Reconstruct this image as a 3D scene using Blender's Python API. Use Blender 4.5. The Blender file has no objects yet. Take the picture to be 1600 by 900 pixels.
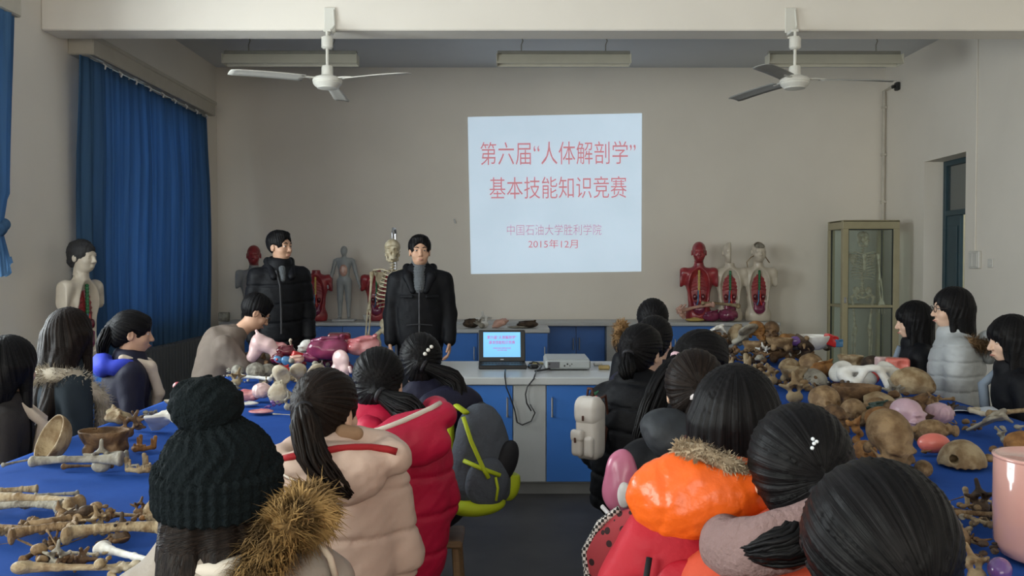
import bpy, math, random
import numpy as np
from mathutils import Vector, Matrix, Euler
random.seed(7); RNG = np.random.default_rng(7)
C = bpy.context.scene.collection
PI = math.pi
R = math.radians
# ------------------------------------------------------------------ camera, sky, lights, exposure
FPX, CAMZ = 1386.0, 1.5
PITCH, YAW = math.atan(35 / FPX), math.atan(3 / FPX)
cam_d = bpy.data.cameras.new('camera'); cam = bpy.data.objects.new('camera', cam_d); C.objects.link(cam)
cam_d.sensor_width = 36; cam_d.lens = 36 * FPX / 1600; cam_d.clip_start = 0.05
cam.location = (0, 0, CAMZ); cam.rotation_euler = Euler((PI / 2 - PITCH, 0, -YAW), 'XYZ')
bpy.context.scene.camera = cam
CAMR = cam.rotation_euler.to_matrix()
sc = bpy.context.scene
sc.view_settings.view_transform = 'Standard'; sc.view_settings.look = 'None'; sc.view_settings.gamma = 1
sc.view_settings.use_curve_mapping = False
sc.view_settings.exposure = 0.0
w = bpy.data.worlds.new('sky'); sc.world = w; w.use_nodes = True
w.node_tree.nodes['Background'].inputs[0].default_value = (0.75, 0.88, 1.0, 1)
w.node_tree.nodes['Background'].inputs[1].default_value = 1.0

def area(name, loc, direction, sx, sy, power, col):
    d = bpy.data.lights.new(name, 'AREA'); d.shape = 'RECTANGLE'; d.size = sx; d.size_y = sy
    d.energy = power; d.color = col
    o = bpy.data.objects.new(name, d); C.objects.link(o); o.location = loc
    o.rotation_euler = Vector(direction).to_track_quat('-Z', 'Z').to_euler()
    return o
area('daylight_near_window', (-4.1, -0.3, 2.1), (1, 0.05, -0.12), 3.6, 2.2, 520, (1.0, 0.93, 0.80))
area('daylight_middle_window', (-4.1, 4.6, 2.1), (1, 0, -0.15), 3.1, 2.2, 380, (1.0, 0.975, 0.93))
area('daylight_far_window', (-4.1, 9.1, 2.1), (1, 0, -0.15), 2.6, 2.2, 55, (0.86, 0.94, 1.0))
area('added_rear_fill', (0.7, -3.2, 2.1), (0.1, 1, 0.02), 4.6, 2.0, 130, (1.0, 0.9, 0.74))  # invented source: warm fill added behind the camera for beam and walls
area('added_corridor_fill', (6.3, 10.0, 3.2), (0, 0, -1), 0.6, 2.0, 14, (1.0, 0.97, 0.85))  # fill added to brighten the corridor wall, no known fitting there

def ray(px, py):
    return CAMR @ Vector(((px - 800) / FPX, (450 - py) / FPX, -1))
def at_y(px, py, y):
    r = ray(px, py); t = y / r.y
    return Vector((r.x * t, y, CAMZ + r.z * t))
def at_z(px, py, z):
    r = ray(px, py); t = (z - CAMZ) / r.z
    return Vector((r.x * t, r.y * t, z))

# ------------------------------------------------------------------ materials
MATS = {}
def mat(name, col, rough=0.6, spec=0.35, var=0.12, scale=6.0, col2=None, bump=0.0, bscale=40.0, metal=0.0, coat=0.0, emit=0.0, sheen=0.0, fac=(0.35, 0.65), stretch=None):
    if name in MATS: return MATS[name]
    m = bpy.data.materials.new(name); m.use_nodes = True; nt = m.node_tree; N = nt.nodes; L = nt.links
    b = N['Principled BSDF']; tc = N.new('ShaderNodeTexCoord')
    src = tc.outputs['Object']
    if stretch:
        mp = N.new('ShaderNodeMapping'); mp.inputs['Scale'].default_value = stretch
        L.new(src, mp.inputs['Vector']); src = mp.outputs[0]
    if col2 is None: col2 = tuple(min(1, c * (1 - var)) for c in col)
    nz = N.new('ShaderNodeTexNoise'); nz.inputs['Scale'].default_value = scale; nz.inputs['Detail'].default_value = 5
    L.new(src, nz.inputs['Vector'])
    cr = N.new('ShaderNodeValToRGB')
    cr.color_ramp.elements[0].position = fac[0]; cr.color_ramp.elements[1].position = fac[1]
    cr.color_ramp.elements[0].color = (*col2, 1); cr.color_ramp.elements[1].color = (*col, 1)
    L.new(nz.outputs['Fac'], cr.inputs[0]); L.new(cr.outputs[0], b.inputs['Base Color'])
    b.inputs['Roughness'].default_value = rough; b.inputs['Specular IOR Level'].default_value = spec
    b.inputs['Metallic'].default_value = metal; b.inputs['Coat Weight'].default_value = coat
    b.inputs['Sheen Weight'].default_value = sheen
    if emit:
        L.new(cr.outputs[0], b.inputs['Emission Color']); b.inputs['Emission Strength'].default_value = emit
    if bump:
        n2 = N.new('ShaderNodeTexNoise'); n2.inputs['Scale'].default_value = bscale; n2.inputs['Detail'].default_value = 4
        L.new(src, n2.inputs['Vector']); bp = N.new('ShaderNodeBump'); bp.inputs['Strength'].default_value = bump; bp.inputs['Distance'].default_value = 0.01
        L.new(n2.outputs['Fac'], bp.inputs['Height']); L.new(bp.outputs[0], b.inputs['Normal'])
    MATS[name] = m
    return m

def hair_mat(name, col, col2, rough=0.46):
    m = bpy.data.materials.new(name); m.use_nodes = True; N = m.node_tree.nodes; L = m.node_tree.links
    b = N['Principled BSDF']; at = N.new('ShaderNodeAttribute'); at.attribute_name = 'strand'
    nz = N.new('ShaderNodeTexNoise'); nz.inputs['Scale'].default_value = 1.0; nz.inputs['Detail'].default_value = 3
    L.new(at.outputs['Vector'], nz.inputs['Vector'])
    cr = N.new('ShaderNodeValToRGB'); cr.color_ramp.elements[0].position = 0.4; cr.color_ramp.elements[1].position = 0.68
    cr.color_ramp.elements[0].color = (*col, 1); cr.color_ramp.elements[1].color = (*col2, 1)
    L.new(nz.outputs['Fac'], cr.inputs[0]); L.new(cr.outputs[0], b.inputs['Base Color'])
    bp = N.new('ShaderNodeBump'); bp.inputs['Strength'].default_value = 0.55; bp.inputs['Distance'].default_value = 0.006
    L.new(nz.outputs['Fac'], bp.inputs['Height']); L.new(bp.outputs[0], b.inputs['Normal'])
    b.inputs['Roughness'].default_value = rough; b.inputs['Specular IOR Level'].default_value = 0.11
    MATS[name] = m; return m

def glass_mat(name, col, alpha):
    m = bpy.data.materials.new(name); m.use_nodes = True; N = m.node_tree.nodes; L = m.node_tree.links
    N.remove(N['Principled BSDF'])
    t = N.new('ShaderNodeBsdfTransparent'); t.inputs[0].default_value = (*col, 1)
    g = N.new('ShaderNodeBsdfGlossy'); g.inputs['Roughness'].default_value = 0.05
    d = N.new('ShaderNodeBsdfDiffuse'); d.inputs[0].default_value = (*col, 1)
    mx = N.new('ShaderNodeMixShader'); mx.inputs[0].default_value = alpha
    m2 = N.new('ShaderNodeMixShader'); m2.inputs[0].default_value = 0.5
    L.new(d.outputs[0], m2.inputs[1]); L.new(g.outputs[0], m2.inputs[2])
    L.new(t.outputs[0], mx.inputs[1]); L.new(m2.outputs[0], mx.inputs[2]); L.new(mx.outputs[0], N['Material Output'].inputs[0])
    MATS[name] = m; return m

def curtain_mat(name, col, trans):
    m = bpy.data.materials.new(name); m.use_nodes = True; N = m.node_tree.nodes; L = m.node_tree.links
    N.remove(N['Principled BSDF'])
    tc = N.new('ShaderNodeTexCoord'); mp = N.new('ShaderNodeMapping'); mp.inputs['Scale'].default_value = (1, 9, 0.25)
    nz = N.new('ShaderNodeTexNoise'); nz.inputs['Scale'].default_value = 1.6; nz.inputs['Detail'].default_value = 4
    L.new(tc.outputs['Object'], mp.inputs[0]); L.new(mp.outputs[0], nz.inputs['Vector'])
    cr = N.new('ShaderNodeValToRGB'); cr.color_ramp.elements[0].position = 0.35; cr.color_ramp.elements[1].position = 0.65
    cr.color_ramp.elements[0].color = (*[c * 0.7 for c in col], 1); cr.color_ramp.elements[1].color = (*col, 1)
    L.new(nz.outputs['Fac'], cr.inputs[0])
    d = N.new('ShaderNodeBsdfDiffuse'); t = N.new('ShaderNodeBsdfTranslucent')
    L.new(cr.outputs[0], d.inputs[0]); L.new(cr.outputs[0], t.inputs[0])
    mx = N.new('ShaderNodeMixShader'); mx.inputs[0].default_value = trans
    L.new(d.outputs[0], mx.inputs[1]); L.new(t.outputs[0], mx.inputs[2]); L.new(mx.outputs[0], N['Material Output'].inputs[0])
    MATS[name] = m; return m

# ------------------------------------------------------------------ object helpers
def link(name, me, m=None, parent=None, loc=None, rot=None):
    o = bpy.data.objects.new(name, me); C.objects.link(o)
    if m is not None:
        for x in (m if isinstance(m, (list, tuple)) else [m]): me.materials.append(x)
    if parent is not None: o.parent = parent
    if loc is not None: o.location = loc
    if rot is not None: o.rotation_euler = rot
    return o
def tag(o, label=None, cat=None, group=None, kind=None):
    if label: o['label'] = label
    if cat: o['category'] = cat
    if group: o['group'] = group
    if kind: o['kind'] = kind
    return o
def empty(name, loc, label, cat, rz=0, group=None):
    o = bpy.data.objects.new(name, None); C.objects.link(o); o.location = loc; o.rotation_euler = (0, 0, rz)
    o.empty_display_size = 0.1
    return tag(o, label, cat, group)

class MB:
    """collects boxes, tubes and lathes into one mesh"""
    def __init__(s): s.v = []; s.f = []; s.mi = []; s.cur = 0
    def _add(s, v, f):
        b = len(s.v); s.v += [tuple(p) for p in v]; s.f += [tuple(i + b for i in q) for q in f]; s.mi += [s.cur] * len(f); return s
    def box(s, lo, hi, bev=0.0, M=None):
        lo = list(lo); hi = list(hi)
        for i in range(3):
            if lo[i] > hi[i]: lo[i], hi[i] = hi[i], lo[i]
        b = min(bev, 0.45 * min(hi[i] - lo[i] for i in range(3)))
        if b <= 0:
            v = [(x, y, z) for z in (lo[2], hi[2]) for y in (lo[1], hi[1]) for x in (lo[0], hi[0])]
            f = [(0, 2, 3, 1), (4, 5, 7, 6), (0, 1, 5, 4), (1, 3, 7, 5), (3, 2, 6, 7), (2, 0, 4, 6)]
        else:
            v = []; idx = {}
            for ix in (0, 1):
                for iy in (0, 1):
                    for iz in (0, 1):
                        c = [(lo, hi)[i][k] for k, i in enumerate((ix, iy, iz))]
                        g = [b if i == 0 else -b for i in (ix, iy, iz)]
                        for a in range(3):
                            p = [c[k] + (0 if k == a else g[k]) for k in range(3)]
                            idx[ix, iy, iz, a] = len(v); v.append(p)
            f = []
            for a in range(3):
                o1, o2 = (a + 1) % 3, (a + 2) % 3
                for sd in (0, 1):
                    q = []
                    for p1, p2 in ((0, 0), (1, 0), (1, 1), (0, 1)):
                        k = [0, 0, 0]; k[a] = sd; k[o1] = p1; k[o2] = p2; q.append(idx[(*k, a)])
                    f.append(tuple(q if sd else q[::-1]))
                for p1 in (0, 1):
                    for p2 in (0, 1):
                        k0 = [0, 0, 0]; k0[o1] = p1; k0[o2] = p2; k1 = list(k0); k1[a] = 1
                        q = [idx[(*k0, o1)], idx[(*k1, o1)], idx[(*k1, o2)], idx[(*k0, o2)]]
                        f.append(tuple(q if p1 == p2 else q[::-1]))
            for ix in (0, 1):
                for iy in (0, 1):
                    for iz in (0, 1):
                        q = [idx[ix, iy, iz, a] for a in range(3)]
                        f.append(tuple(q if (ix + iy + iz) % 2 else q[::-1]))
            mid = (Vector(lo) + Vector(hi)) / 2
            for i, q in enumerate(f):
                p = [Vector(v[j]) for j in q]
                if (p[1] - p[0]).cross(p[2] - p[0]).dot(sum(p, Vector()) / len(p) - mid) < 0: f[i] = q[::-1]
        if M is not None: v = [M @ Vector(p) for p in v]
        return s._add(v, f)
    def tube(s, pts, rad, n=8, cap=True, flat=None):
        pts = [Vector(p) for p in pts]; m = len(pts); rs = rad if isinstance(rad, (list, tuple)) else [rad] * m
        v = []; f = []; up = None
        for i, p in enumerate(pts):
            t = (pts[min(i + 1, m - 1)] - pts[max(i - 1, 0)]).normalized()
            if up is None: up = Vector((0, 0, 1)) if abs(t.z) < 0.9 else Vector((0, 1, 0))
            a = t.cross(up).normalized(); up = a.cross(t).normalized()
            for k in range(n):
                th = 2 * PI * k / n; v.append(p + (a * math.cos(th) + up * math.sin(th) * (flat or 1)) * rs[i])
        for i in range(m - 1):
            for k in range(n):
                k2 = (k + 1) % n; f.append((i * n + k, (i + 1) * n + k, (i + 1) * n + k2, i * n + k2))
        if cap: f.append(tuple(range(n))); f.append(tuple((m - 1) * n + k for k in reversed(range(n))))
        return s._add(v, f)
    def lathe(s, prof, n=24, c=(0, 0, 0), M=None):
        v = []; f = []
        for r, z in prof:
            for k in range(n):
                th = 2 * PI * k / n; v.append(Vector((c[0] + r * math.cos(th), c[1] + r * math.sin(th), c[2] + z)))
        for i in range(len(prof) - 1):
            for k in range(n):
                k2 = (k + 1) % n; f.append((i * n + k, i * n + k2, (i + 1) * n + k2, (i + 1) * n + k))
        if prof[0][0] > 1e-6: f.append(tuple(reversed(range(n))))
        if prof[-1][0] > 1e-6: f.append(tuple((len(prof) - 1) * n + k for k in range(n)))
        if M is not None: v = [M @ p for p in v]
        return s._add(v, f)
    def sheet(s, grid):
        nu, nv = len(grid), len(grid[0]); v = [p for row in grid for p in row]
        return s._add(v, [(i * nv + j, (i + 1) * nv + j, (i + 1) * nv + j + 1, i * nv + j + 1) for i in range(nu - 1) for j in range(nv - 1)])
    def build(s, name, m, parent=None, loc=None, rot=None, smooth=False):
        me = bpy.data.meshes.new(name); me.from_pydata([tuple(p) for p in s.v], [], s.f)
        if isinstance(m, (list, tuple)): me.polygons.foreach_set('material_index', s.mi)
        if smooth: me.polygons.foreach_set('use_smooth', [True] * len(s.f))
        me.update(); o = link(name, me, m, parent, loc, rot)
        if smooth == 'auto':
            mod = o.modifiers.new('edges', 'EDGE_SPLIT'); mod.split_angle = R(40)
        return o
def bx(lo, hi, bev=0.0): return MB().box(lo, hi, bev)

def text(name, s, size_w, size_h, M, m, parent, bold=0.0):
    """writing as a flat mesh fitted to size_w x size_h about the frame M (x right, y up)"""
    c = bpy.data.curves.new(name, 'FONT'); c.body = s; c.offset = bold; c.resolution_u = 3
    o = bpy.data.objects.new(name, c); C.objects.link(o)
    dg = bpy.context.evaluated_depsgraph_get(); me = bpy.data.meshes.new_from_object(o.evaluated_get(dg))
    bpy.data.objects.remove(o)
    co = np.array([v.co[:] for v in me.vertices]); lo, hi = co.min(0), co.max(0)
    co[:, 0] = (co[:, 0] - (lo[0] + hi[0]) / 2) * size_w / (hi[0] - lo[0]); co[:, 1] = (co[:, 1] - (lo[1] + hi[1]) / 2) * size_h / (hi[1] - lo[1])
    me.vertices.foreach_set('co', co.ravel()); me.transform(M); me.materials.clear()
    return link(name, me, m, parent)

# ------------------------------------------------------------------ distance-field modelling (surface nets)
class SDF:
    def __init__(s, lo, hi, h, fine=()):
        s.h = h; s.ax = []
        for a in range(3):
            x = lo[a]; pts = [x]
            while x < hi[a]:
                st = h
                for fl, fh, fs in fine:
                    if fl[a] <= x <= fh[a]: st = min(st, fs)
                x += st; pts.append(x)
            s.ax.append(np.array(pts, dtype=np.float32))
        s.d = np.full([len(a) for a in s.ax], 0.5, dtype=np.float32)
    def blk(s, lo, hi, m):
        sl = []
        for a in range(3):
            i = max(0, int(np.searchsorted(s.ax[a], lo[a] - m)) - 1); j = int(np.searchsorted(s.ax[a], hi[a] + m)) + 1
            sl.append(slice(i, j))
        g = [s.ax[a][sl[a]].reshape([-1 if b == a else 1 for b in range(3)]) for a in range(3)]
        return tuple(sl), g
    def comb(s, sl, b, k, op):
        a = s.d[sl]
        if a.size == 0: return s
        if op == 'add':
            if k <= 0: s.d[sl] = np.minimum(a, b)
            else:
                h = np.maximum(k - np.abs(a - b), 0) / k; s.d[sl] = np.minimum(a, b) - h * h * k * 0.25
        elif op == 'sub':
            b = -b
            if k <= 0: s.d[sl] = np.maximum(a, b)
            else:
                h = np.maximum(k - np.abs(a - b), 0) / k; s.d[sl] = np.maximum(a, b) + h * h * k * 0.25
        return s
    def ell(s, c, r, rot=None, k=0.01, op='add'):
        r = np.array(r, dtype=np.float32); c = np.array(c, dtype=np.float32)
        e = np.array([r.max()] * 3) if rot is not None else r
        sl, (x, y, z) = s.blk(c - e, c + e, k + 4 * s.h)
        x, y, z = x - c[0], y - c[1], z - c[2]
        if rot is not None:
            m = np.array(rot, dtype=np.float32)
            x, y, z = m[0, 0] * x + m[1, 0] * y + m[2, 0] * z, m[0, 1] * x + m[1, 1] * y + m[2, 1] * z, m[0, 2] * x + m[1, 2] * y + m[2, 2] * z
        k0 = np.sqrt((x / r[0]) ** 2 + (y / r[1]) ** 2 + (z / r[2]) ** 2) + 1e-6
        k1 = np.sqrt((x / r[0] ** 2) ** 2 + (y / r[1] ** 2) ** 2 + (z / r[2] ** 2) ** 2) + 1e-6
        return s.comb(sl, k0 * (k0 - 1) / k1, k, op)
    def cap(s, a, b, ra, rb=None, k=0.01, op='add'):
        rb = ra if rb is None else rb
        a = np.array(a, dtype=np.float32); b = np.array(b, dtype=np.float32); m = max(ra, rb)
        sl, (x, y, z) = s.blk(np.minimum(a, b) - m, np.maximum(a, b) + m, k + 4 * s.h)
        ab = b - a; L2 = float(ab @ ab) + 1e-12
        x, y, z = x - a[0], y - a[1], z - a[2]
        t = np.clip((x * ab[0] + y * ab[1] + z * ab[2]) / L2, 0, 1)
        d = np.sqrt((x - t * ab[0]) ** 2 + (y - t * ab[1]) ** 2 + (z - t * ab[2]) ** 2) - (ra + (rb - ra) * t)
        return s.comb(sl, d, k, op)
    def chain(s, pts, rs, k=0.01, op='add'):
        if not isinstance(rs, (list, tuple)): rs = [rs] * len(pts)
        for i in range(len(pts) - 1): s.cap(pts[i], pts[i + 1], rs[i], rs[i + 1], k, op)
        return s
    def box(s, c, hs, rot=None, rnd=0.005, k=0.01, op='add'):
        c = np.array(c, dtype=np.float32); hs = np.array(hs, dtype=np.float32)
        e = np.array([np.linalg.norm(hs)] * 3) if rot is not None else hs
        sl, (x, y, z) = s.blk(c - e, c + e, k + 4 * s.h)
        x, y, z = x - c[0], y - c[1], z - c[2]
        if rot is not None:
            m = np.array(rot, dtype=np.float32)
            x, y, z = m[0, 0] * x + m[1, 0] * y + m[2, 0] * z, m[0, 1] * x + m[1, 1] * y + m[2, 1] * z, m[0, 2] * x + m[1, 2] * y + m[2, 2] * z
        qx, qy, qz = np.abs(x) - hs[0] + rnd, np.abs(y) - hs[1] + rnd, np.abs(z) - hs[2] + rnd
        d = np.sqrt(np.maximum(qx, 0) ** 2 + np.maximum(qy, 0) ** 2 + np.maximum(qz, 0) ** 2) + np.minimum(np.maximum(np.maximum(qx, qy), qz), 0) - rnd
        return s.comb(sl, d, k, op)
    def fn(s, f, k=0.01, op='add'):
        g = [s.ax[a].reshape([-1 if b == a else 1 for b in range(3)]) for a in range(3)]
        return s.comb((slice(None),) * 3, f(*g).astype(np.float32), k, op)
    def cut(s, p, n, k=0.0):
        """keep the side the normal n points away from"""
        n = np.array(n, dtype=float); n /= np.linalg.norm(n)
        return s.fn(lambda x, y, z: -((x - p[0]) * n[0] + (y - p[1]) * n[1] + (z - p[2]) * n[2]) + 0 * (x + y + z), k, 'sub')
    def warp(s, f):
        g = [s.ax[a].reshape([-1 if b == a else 1 for b in range(3)]) for a in range(3)]
        s.d = s.d + f(*g).astype(np.float32); return s
    def shell(s, t):
        s.d = np.abs(s.d + t / 2) - t / 2; return s
    def nets(s):
        d = s.d.copy()
        for a in range(3):
            q = [slice(None)] * 3; q[a] = 0; d[tuple(q)] = np.abs(d[tuple(q)]) + 1e-4; q[a] = -1; d[tuple(q)] = np.abs(d[tuple(q)]) + 1e-4
        ins = d < 0
        cnt = np.zeros([n - 1 for n in d.shape], dtype=np.int8)
        cs = [(i, j, k) for i in (0, 1) for j in (0, 1) for k in (0, 1)]
        view = lambda arr, c: arr[c[0]:arr.shape[0] - 1 + c[0], c[1]:arr.shape[1] - 1 + c[1], c[2]:arr.shape[2] - 1 + c[2]]
        for c in cs: cnt += view(ins, c)
        act = np.nonzero((cnt > 0) & (cnt < 8)); n = len(act[0])
        vals = {c: d[act[0] + c[0], act[1] + c[1], act[2] + c[2]] for c in cs}
        acc = np.zeros((n, 3)); num = np.zeros(n)
        for a in range(3):
            for c in cs:
                if c[a]: continue
                c2 = list(c); c2[a] = 1; c2 = tuple(c2); va, vb = vals[c], vals[c2]
                x = (va < 0) != (vb < 0); t = np.where(x, va / np.where(x, va - vb, 1), 0)
                for b in range(3): acc[:, b] += np.where(x, c[b] + (t if b == a else 0), 0)
                num += x
        acc /= num[:, None]
        V = np.stack([np.interp(act[a] + acc[:, a], np.arange(len(s.ax[a])), s.ax[a]) for a in range(3)], 1)
        idx = np.full(cnt.shape, -1, dtype=np.int64); idx[act] = np.arange(n)
        F = []
        for a in range(3):
            b, c = (a + 1) % 3, (a + 2) % 3
            s0 = [slice(1, -1)] * 3; s1 = [slice(1, -1)] * 3; s0[a] = slice(0, -1); s1[a] = slice(1, None)
            A, B = ins[tuple(s0)], ins[tuple(s1)]
            e = np.nonzero(A != B); fl = B[e]; e = list(e); e[b] = e[b] + 1; e[c] = e[c] + 1
            def cell(db, dc):
                q = list(e); q[b] = q[b] - 1 + db; q[c] = q[c] - 1 + dc; return idx[tuple(q)]
            Q = np.stack([cell(0, 0), cell(1, 0), cell(1, 1), cell(0, 1)], 1)
            Q[fl] = Q[fl][:, ::-1]; F.append(Q)
        return V, np.concatenate(F)
    def mesh(s, name, V=None, F=None):
        if V is None: V, F = s.nets()
        me = bpy.data.meshes.new(name); me.from_pydata(V.tolist(), [], F.tolist())
        me.polygons.foreach_set('use_smooth', np.ones(len(F), dtype=bool)); me.update()
        return me
    def build(s, name, m, parent=None, loc=None, rot=None): return link(name, s.mesh(name), m, parent, loc, rot)

_nd = RNG.normal(size=(3, 10, 3)); _nd /= np.linalg.norm(_nd, axis=2, keepdims=True); _np = RNG.uniform(0, 6.28, (3, 10))
def wob(x, y, z, freq, seed=0, octs=2):
    """smooth pseudo-noise of about unit size; freq in radians per metre"""
    o = 0
    for q in range(octs):
        f = freq * (1.9 ** q)
        for i in range(4):
            u = _nd[q, (i + seed) % 10]; o = o + np.sin(f * (u[0] * x + u[1] * y + u[2] * z) + _np[q, (i * 3 + seed) % 10] + seed * 1.7) * (0.6 ** q)
    return o / 4.0
# ------------------------------------------------------------------ the room
XL, XR, YB, YF, ZC = -3.75, 4.8, -3.0, 11.4, 4.03
wall_m = mat('wall_paint', (0.84, 0.785, 0.70), 0.85, 0.2, 0.05, 1.2, bump=0.05, bscale=60)
ceil_m = mat('ceiling_paint', (0.66, 0.68, 0.70), 0.9, 0.15, 0.06, 1.0)
floor_m = mat('dark_floor', (0.075, 0.07, 0.066), 0.55, 0.4, 0.35, 3.0)
frame_m = mat('window_frame', (0.72, 0.72, 0.72), 0.5)
WZ0, WZ1 = 0.95, 3.12
WIN = [(-2.2, 1.6), (3.0, 6.25), (7.95, 10.45)]
def struct(o): o['kind'] = 'structure'; return o
struct(bx((XL - 0.3, YB - 0.3, -0.12), (7.3, YF + 0.3, 0)).build('floor', floor_m))
struct(bx((XL - 0.3, YB - 0.3, ZC), (7.3, YF + 0.3, ZC + 0.15)).build('ceiling', ceil_m))
struct(bx((XL - 0.3, YF, 0), (7.3, YF + 0.25, ZC)).build('wall_back', wall_m))
def wall_with_holes(name, x0, x1, y0, y1, holes):
    b = MB(); y = y0
    for (a, c, z0, z1) in holes:
        b.box((x0, y, 0), (x1, a, ZC))
        if z0 > 0: b.box((x0, a, 0), (x1, c, z0))
        b.box((x0, a, z1), (x1, c, ZC)); y = c
    b.box((x0, y, 0), (x1, y1, ZC))
    return struct(b.build(name, wall_m))
wall_with_holes('wall_left', XL - 0.26, XL, YB, YF, [(a, c, WZ0, WZ1) for a, c in WIN])
DY0, DY1, DZ = 9.36, 10.3, 2.7
wall_with_holes('wall_right', XR, XR + 0.31, YB, YF, [(DY0, DY1, 0, DZ)])
b = MB()                                                           # unseen rear wall behind the camera, its opening added for the warm fill
b.box((XL - 0.3, YB - 0.25, 0), (-1.8, YB, ZC)); b.box((3.2, YB - 0.25, 0), (XR + 0.31, YB, ZC))
b.box((-1.8, YB - 0.25, 0), (3.2, YB, 0.95)); b.box((-1.8, YB - 0.25, 3.12), (3.2, YB, ZC)); struct(b.build('wall_rear', wall_m))
struct(bx((XL, 7.15, 3.383), (XR, 7.43, ZC), 0.01).build('beam', wall_m))
glass_m = glass_mat('window_glass', (0.92, 0.97, 1.0), 0.08)
def window(n, y0, y1):
    x0, x1 = XL - 0.2, XL - 0.12
    f = MB(); t = 0.06
    f.box((x0, y0, WZ0), (x1, y1, WZ0 + t), 0.006); f.box((x0, y0, WZ1 - t), (x1, y1, WZ1), 0.006)
    k = 4
    for i in range(k + 1):
        y = y0 + (y1 - y0 - t) * i / k; f.box((x0, y, WZ0 + t), (x1, y + t, WZ1 - t), 0.006)
    f.box((x0, y0 + t, 2.4), (x1, y1 - t, 2.45), 0.006)
    o = struct(f.build('window_%d' % n, frame_m))
    for i in range(k):
        y = y0 + t + (y1 - y0 - t) * i / k; bx((x0 + 0.03, y, WZ0 + t), (x0 + 0.036, y + (y1 - y0 - t) / k - t, WZ1 - t)).build('pane', glass_m, o)
    bx((XL - 0.12, y0, WZ0 - 0.03), (XL + 0.05, y1, WZ0), 0.005).build('sill', frame_m, o)
for i, (a, c) in enumerate(WIN): window(i + 1, a, c)

# pelmets and curtains
pel_m = mat('pelmet_cream', (0.52, 0.48, 0.40), 0.5, 0.3, 0.08)
cur_m = curtain_mat('curtain_blue', (0.125, 0.25, 0.43), 0.5)
def pelmet(y0, y1, label):
    o = tag(MB().box((XL, y0, 3.29), (-3.53, y1, 3.44), 0.01).box((XL, y0 - 0.012, 3.42), (-3.515, y1 + 0.012, 3.46), 0.008).build('curtain_pelmet', pel_m), label, 'pelmet', 'curtain pelmets on the window wall')
    MB().tube([(-3.62, y0 + 0.05, 3.27), (-3.62, y1 - 0.05, 3.27)], 0.012).build('curtain_rail', mat('rail_grey', (0.4, 0.4, 0.42), 0.35, metal=0.6), o)
    return o
pelmet(2.85, 6.47, 'long cream pelmet box over the window nearest the viewer, mostly cut off by the frame')
pelmet(7.57, 10.7, 'long cream wooden pelmet box above the closed blue curtain')
g = []
ny, nz = 240, 30
for i in range(ny + 1):
    row = []; y = 7.50 + (10.66 - 7.50) * i / ny
    for j in range(nz + 1):
        z = 3.27 - 3.0 * j / nz; f = 0.35 + 0.65 * min(1, j / 8)
        a = 0.030 * math.sin(y * 34 + 1.1 * math.sin(y * 2.9)) + 0.016 * math.sin(y * 71 + z * 0.5) + 0.03 * math.sin(y * 7.3 + 0.3 * z)
        row.append((-3.615 + f * a * 0.8 + 0.015 * math.sin(z * 2 + y), y + 0.012 * math.sin(z * 1.7 + y * 9) + (0.05 * (3.27 - z) / 3 * (1 - 2 * i / ny)), z))
    g.append(row)
o = MB().sheet(g).build('window_curtain', cur_m, smooth=True)
o.modifiers.new('thickness', 'SOLIDIFY').thickness = 0.004
tag(o, 'closed pleated blue curtain hanging full length over the far window', 'curtain')
for i in range(9): MB().tube([(-3.60, 7.9 + i * 0.33, 3.285), (-3.575, 7.9 + i * 0.33, 3.265), (-3.585, 7.9 + i * 0.33, 3.235)], 0.009).build('curtain_hook', mat('white_plastic', (0.7, 0.7, 0.69), 0.4), o)
# gathered curtain, knotted up
g = []
for j in range(41):
    t = j / 40; z = 3.27 - 1.80 * t; row = []
    wdt = 0.15 * (1 - 0.25 * t) if z > 2.0 else (0.11 - (2.0 - z) * 0.22 if z > 1.75 else 0.055 + 0.22 * (1.75 - z))
    cy = 6.24 - 0.04 * math.sin(t * 3); 
    for i in range(49):
        th = 2 * PI * i / 48; r = wdt * (1 + 0.13 * math.sin(9 * th + t * 3) + 0.05 * math.sin(17 * th))
        row.append((-3.60 + 0.65 * r * math.cos(th), cy + r * math.sin(th), z + (0.05 * math.sin(3 * th) if t > 0.97 else 0)))
    g.append(row)
o = MB().sheet(g).build('window_curtain', cur_m, smooth=True); tag(o, 'blue curtain gathered and knotted at its foot, cut off by the frame', 'curtain')
SDF((-3.75, 6.0, 1.6), (-3.45, 6.4, 1.9), 0.008).ell((-3.60, 6.21, 1.75), (0.075, 0.085, 0.055)).cap((-3.63, 6.14, 1.71), (-3.57, 6.27, 1.79), 0.045, k=0.02).build('knot', cur_m, o)

# door opening in the right wall, with the corridor beyond
teal_m = mat('door_paint_teal', (0.035, 0.075, 0.095), 0.45, 0.4, 0.15)
d = MB(); x0, x1 = XR + 0.22, XR + 0.29
d.box((x0, DY0, 0), (x1, DY0 + 0.05, DZ), 0.004); d.box((x0, DY1 - 0.06, 0), (x1, DY1, DZ), 0.004); d.box((x0, DY0 + 0.05, DZ - 0.06), (x1, DY1 - 0.06, DZ), 0.004)
d.box((x0, DY0 + 0.05, 2.07), (x1, DY1 - 0.06, 2.13), 0.004)
door = struct(d.build('door_1', teal_m))
bx((x0 + 0.03, DY0 + 0.05, 2.13), (x0 + 0.036, DY1 - 0.06, DZ - 0.06)).build('transom_pane', glass_mat('dark_glass', (0.10, 0.16, 0.18), 0.6), door)
lf = MB().box((x0 + 0.015, 9.93, 0.02), (x0 + 0.055, DY1 - 0.06, 2.07), 0.004)
lf.box((x0 + 0.005, 9.98, 0.2), (x0 + 0.015, DY1 - 0.11, 0.95), 0.004).box((x0 + 0.005, 9.98, 1.1), (x0 + 0.015, DY1 - 0.11, 1.95), 0.004)
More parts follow.
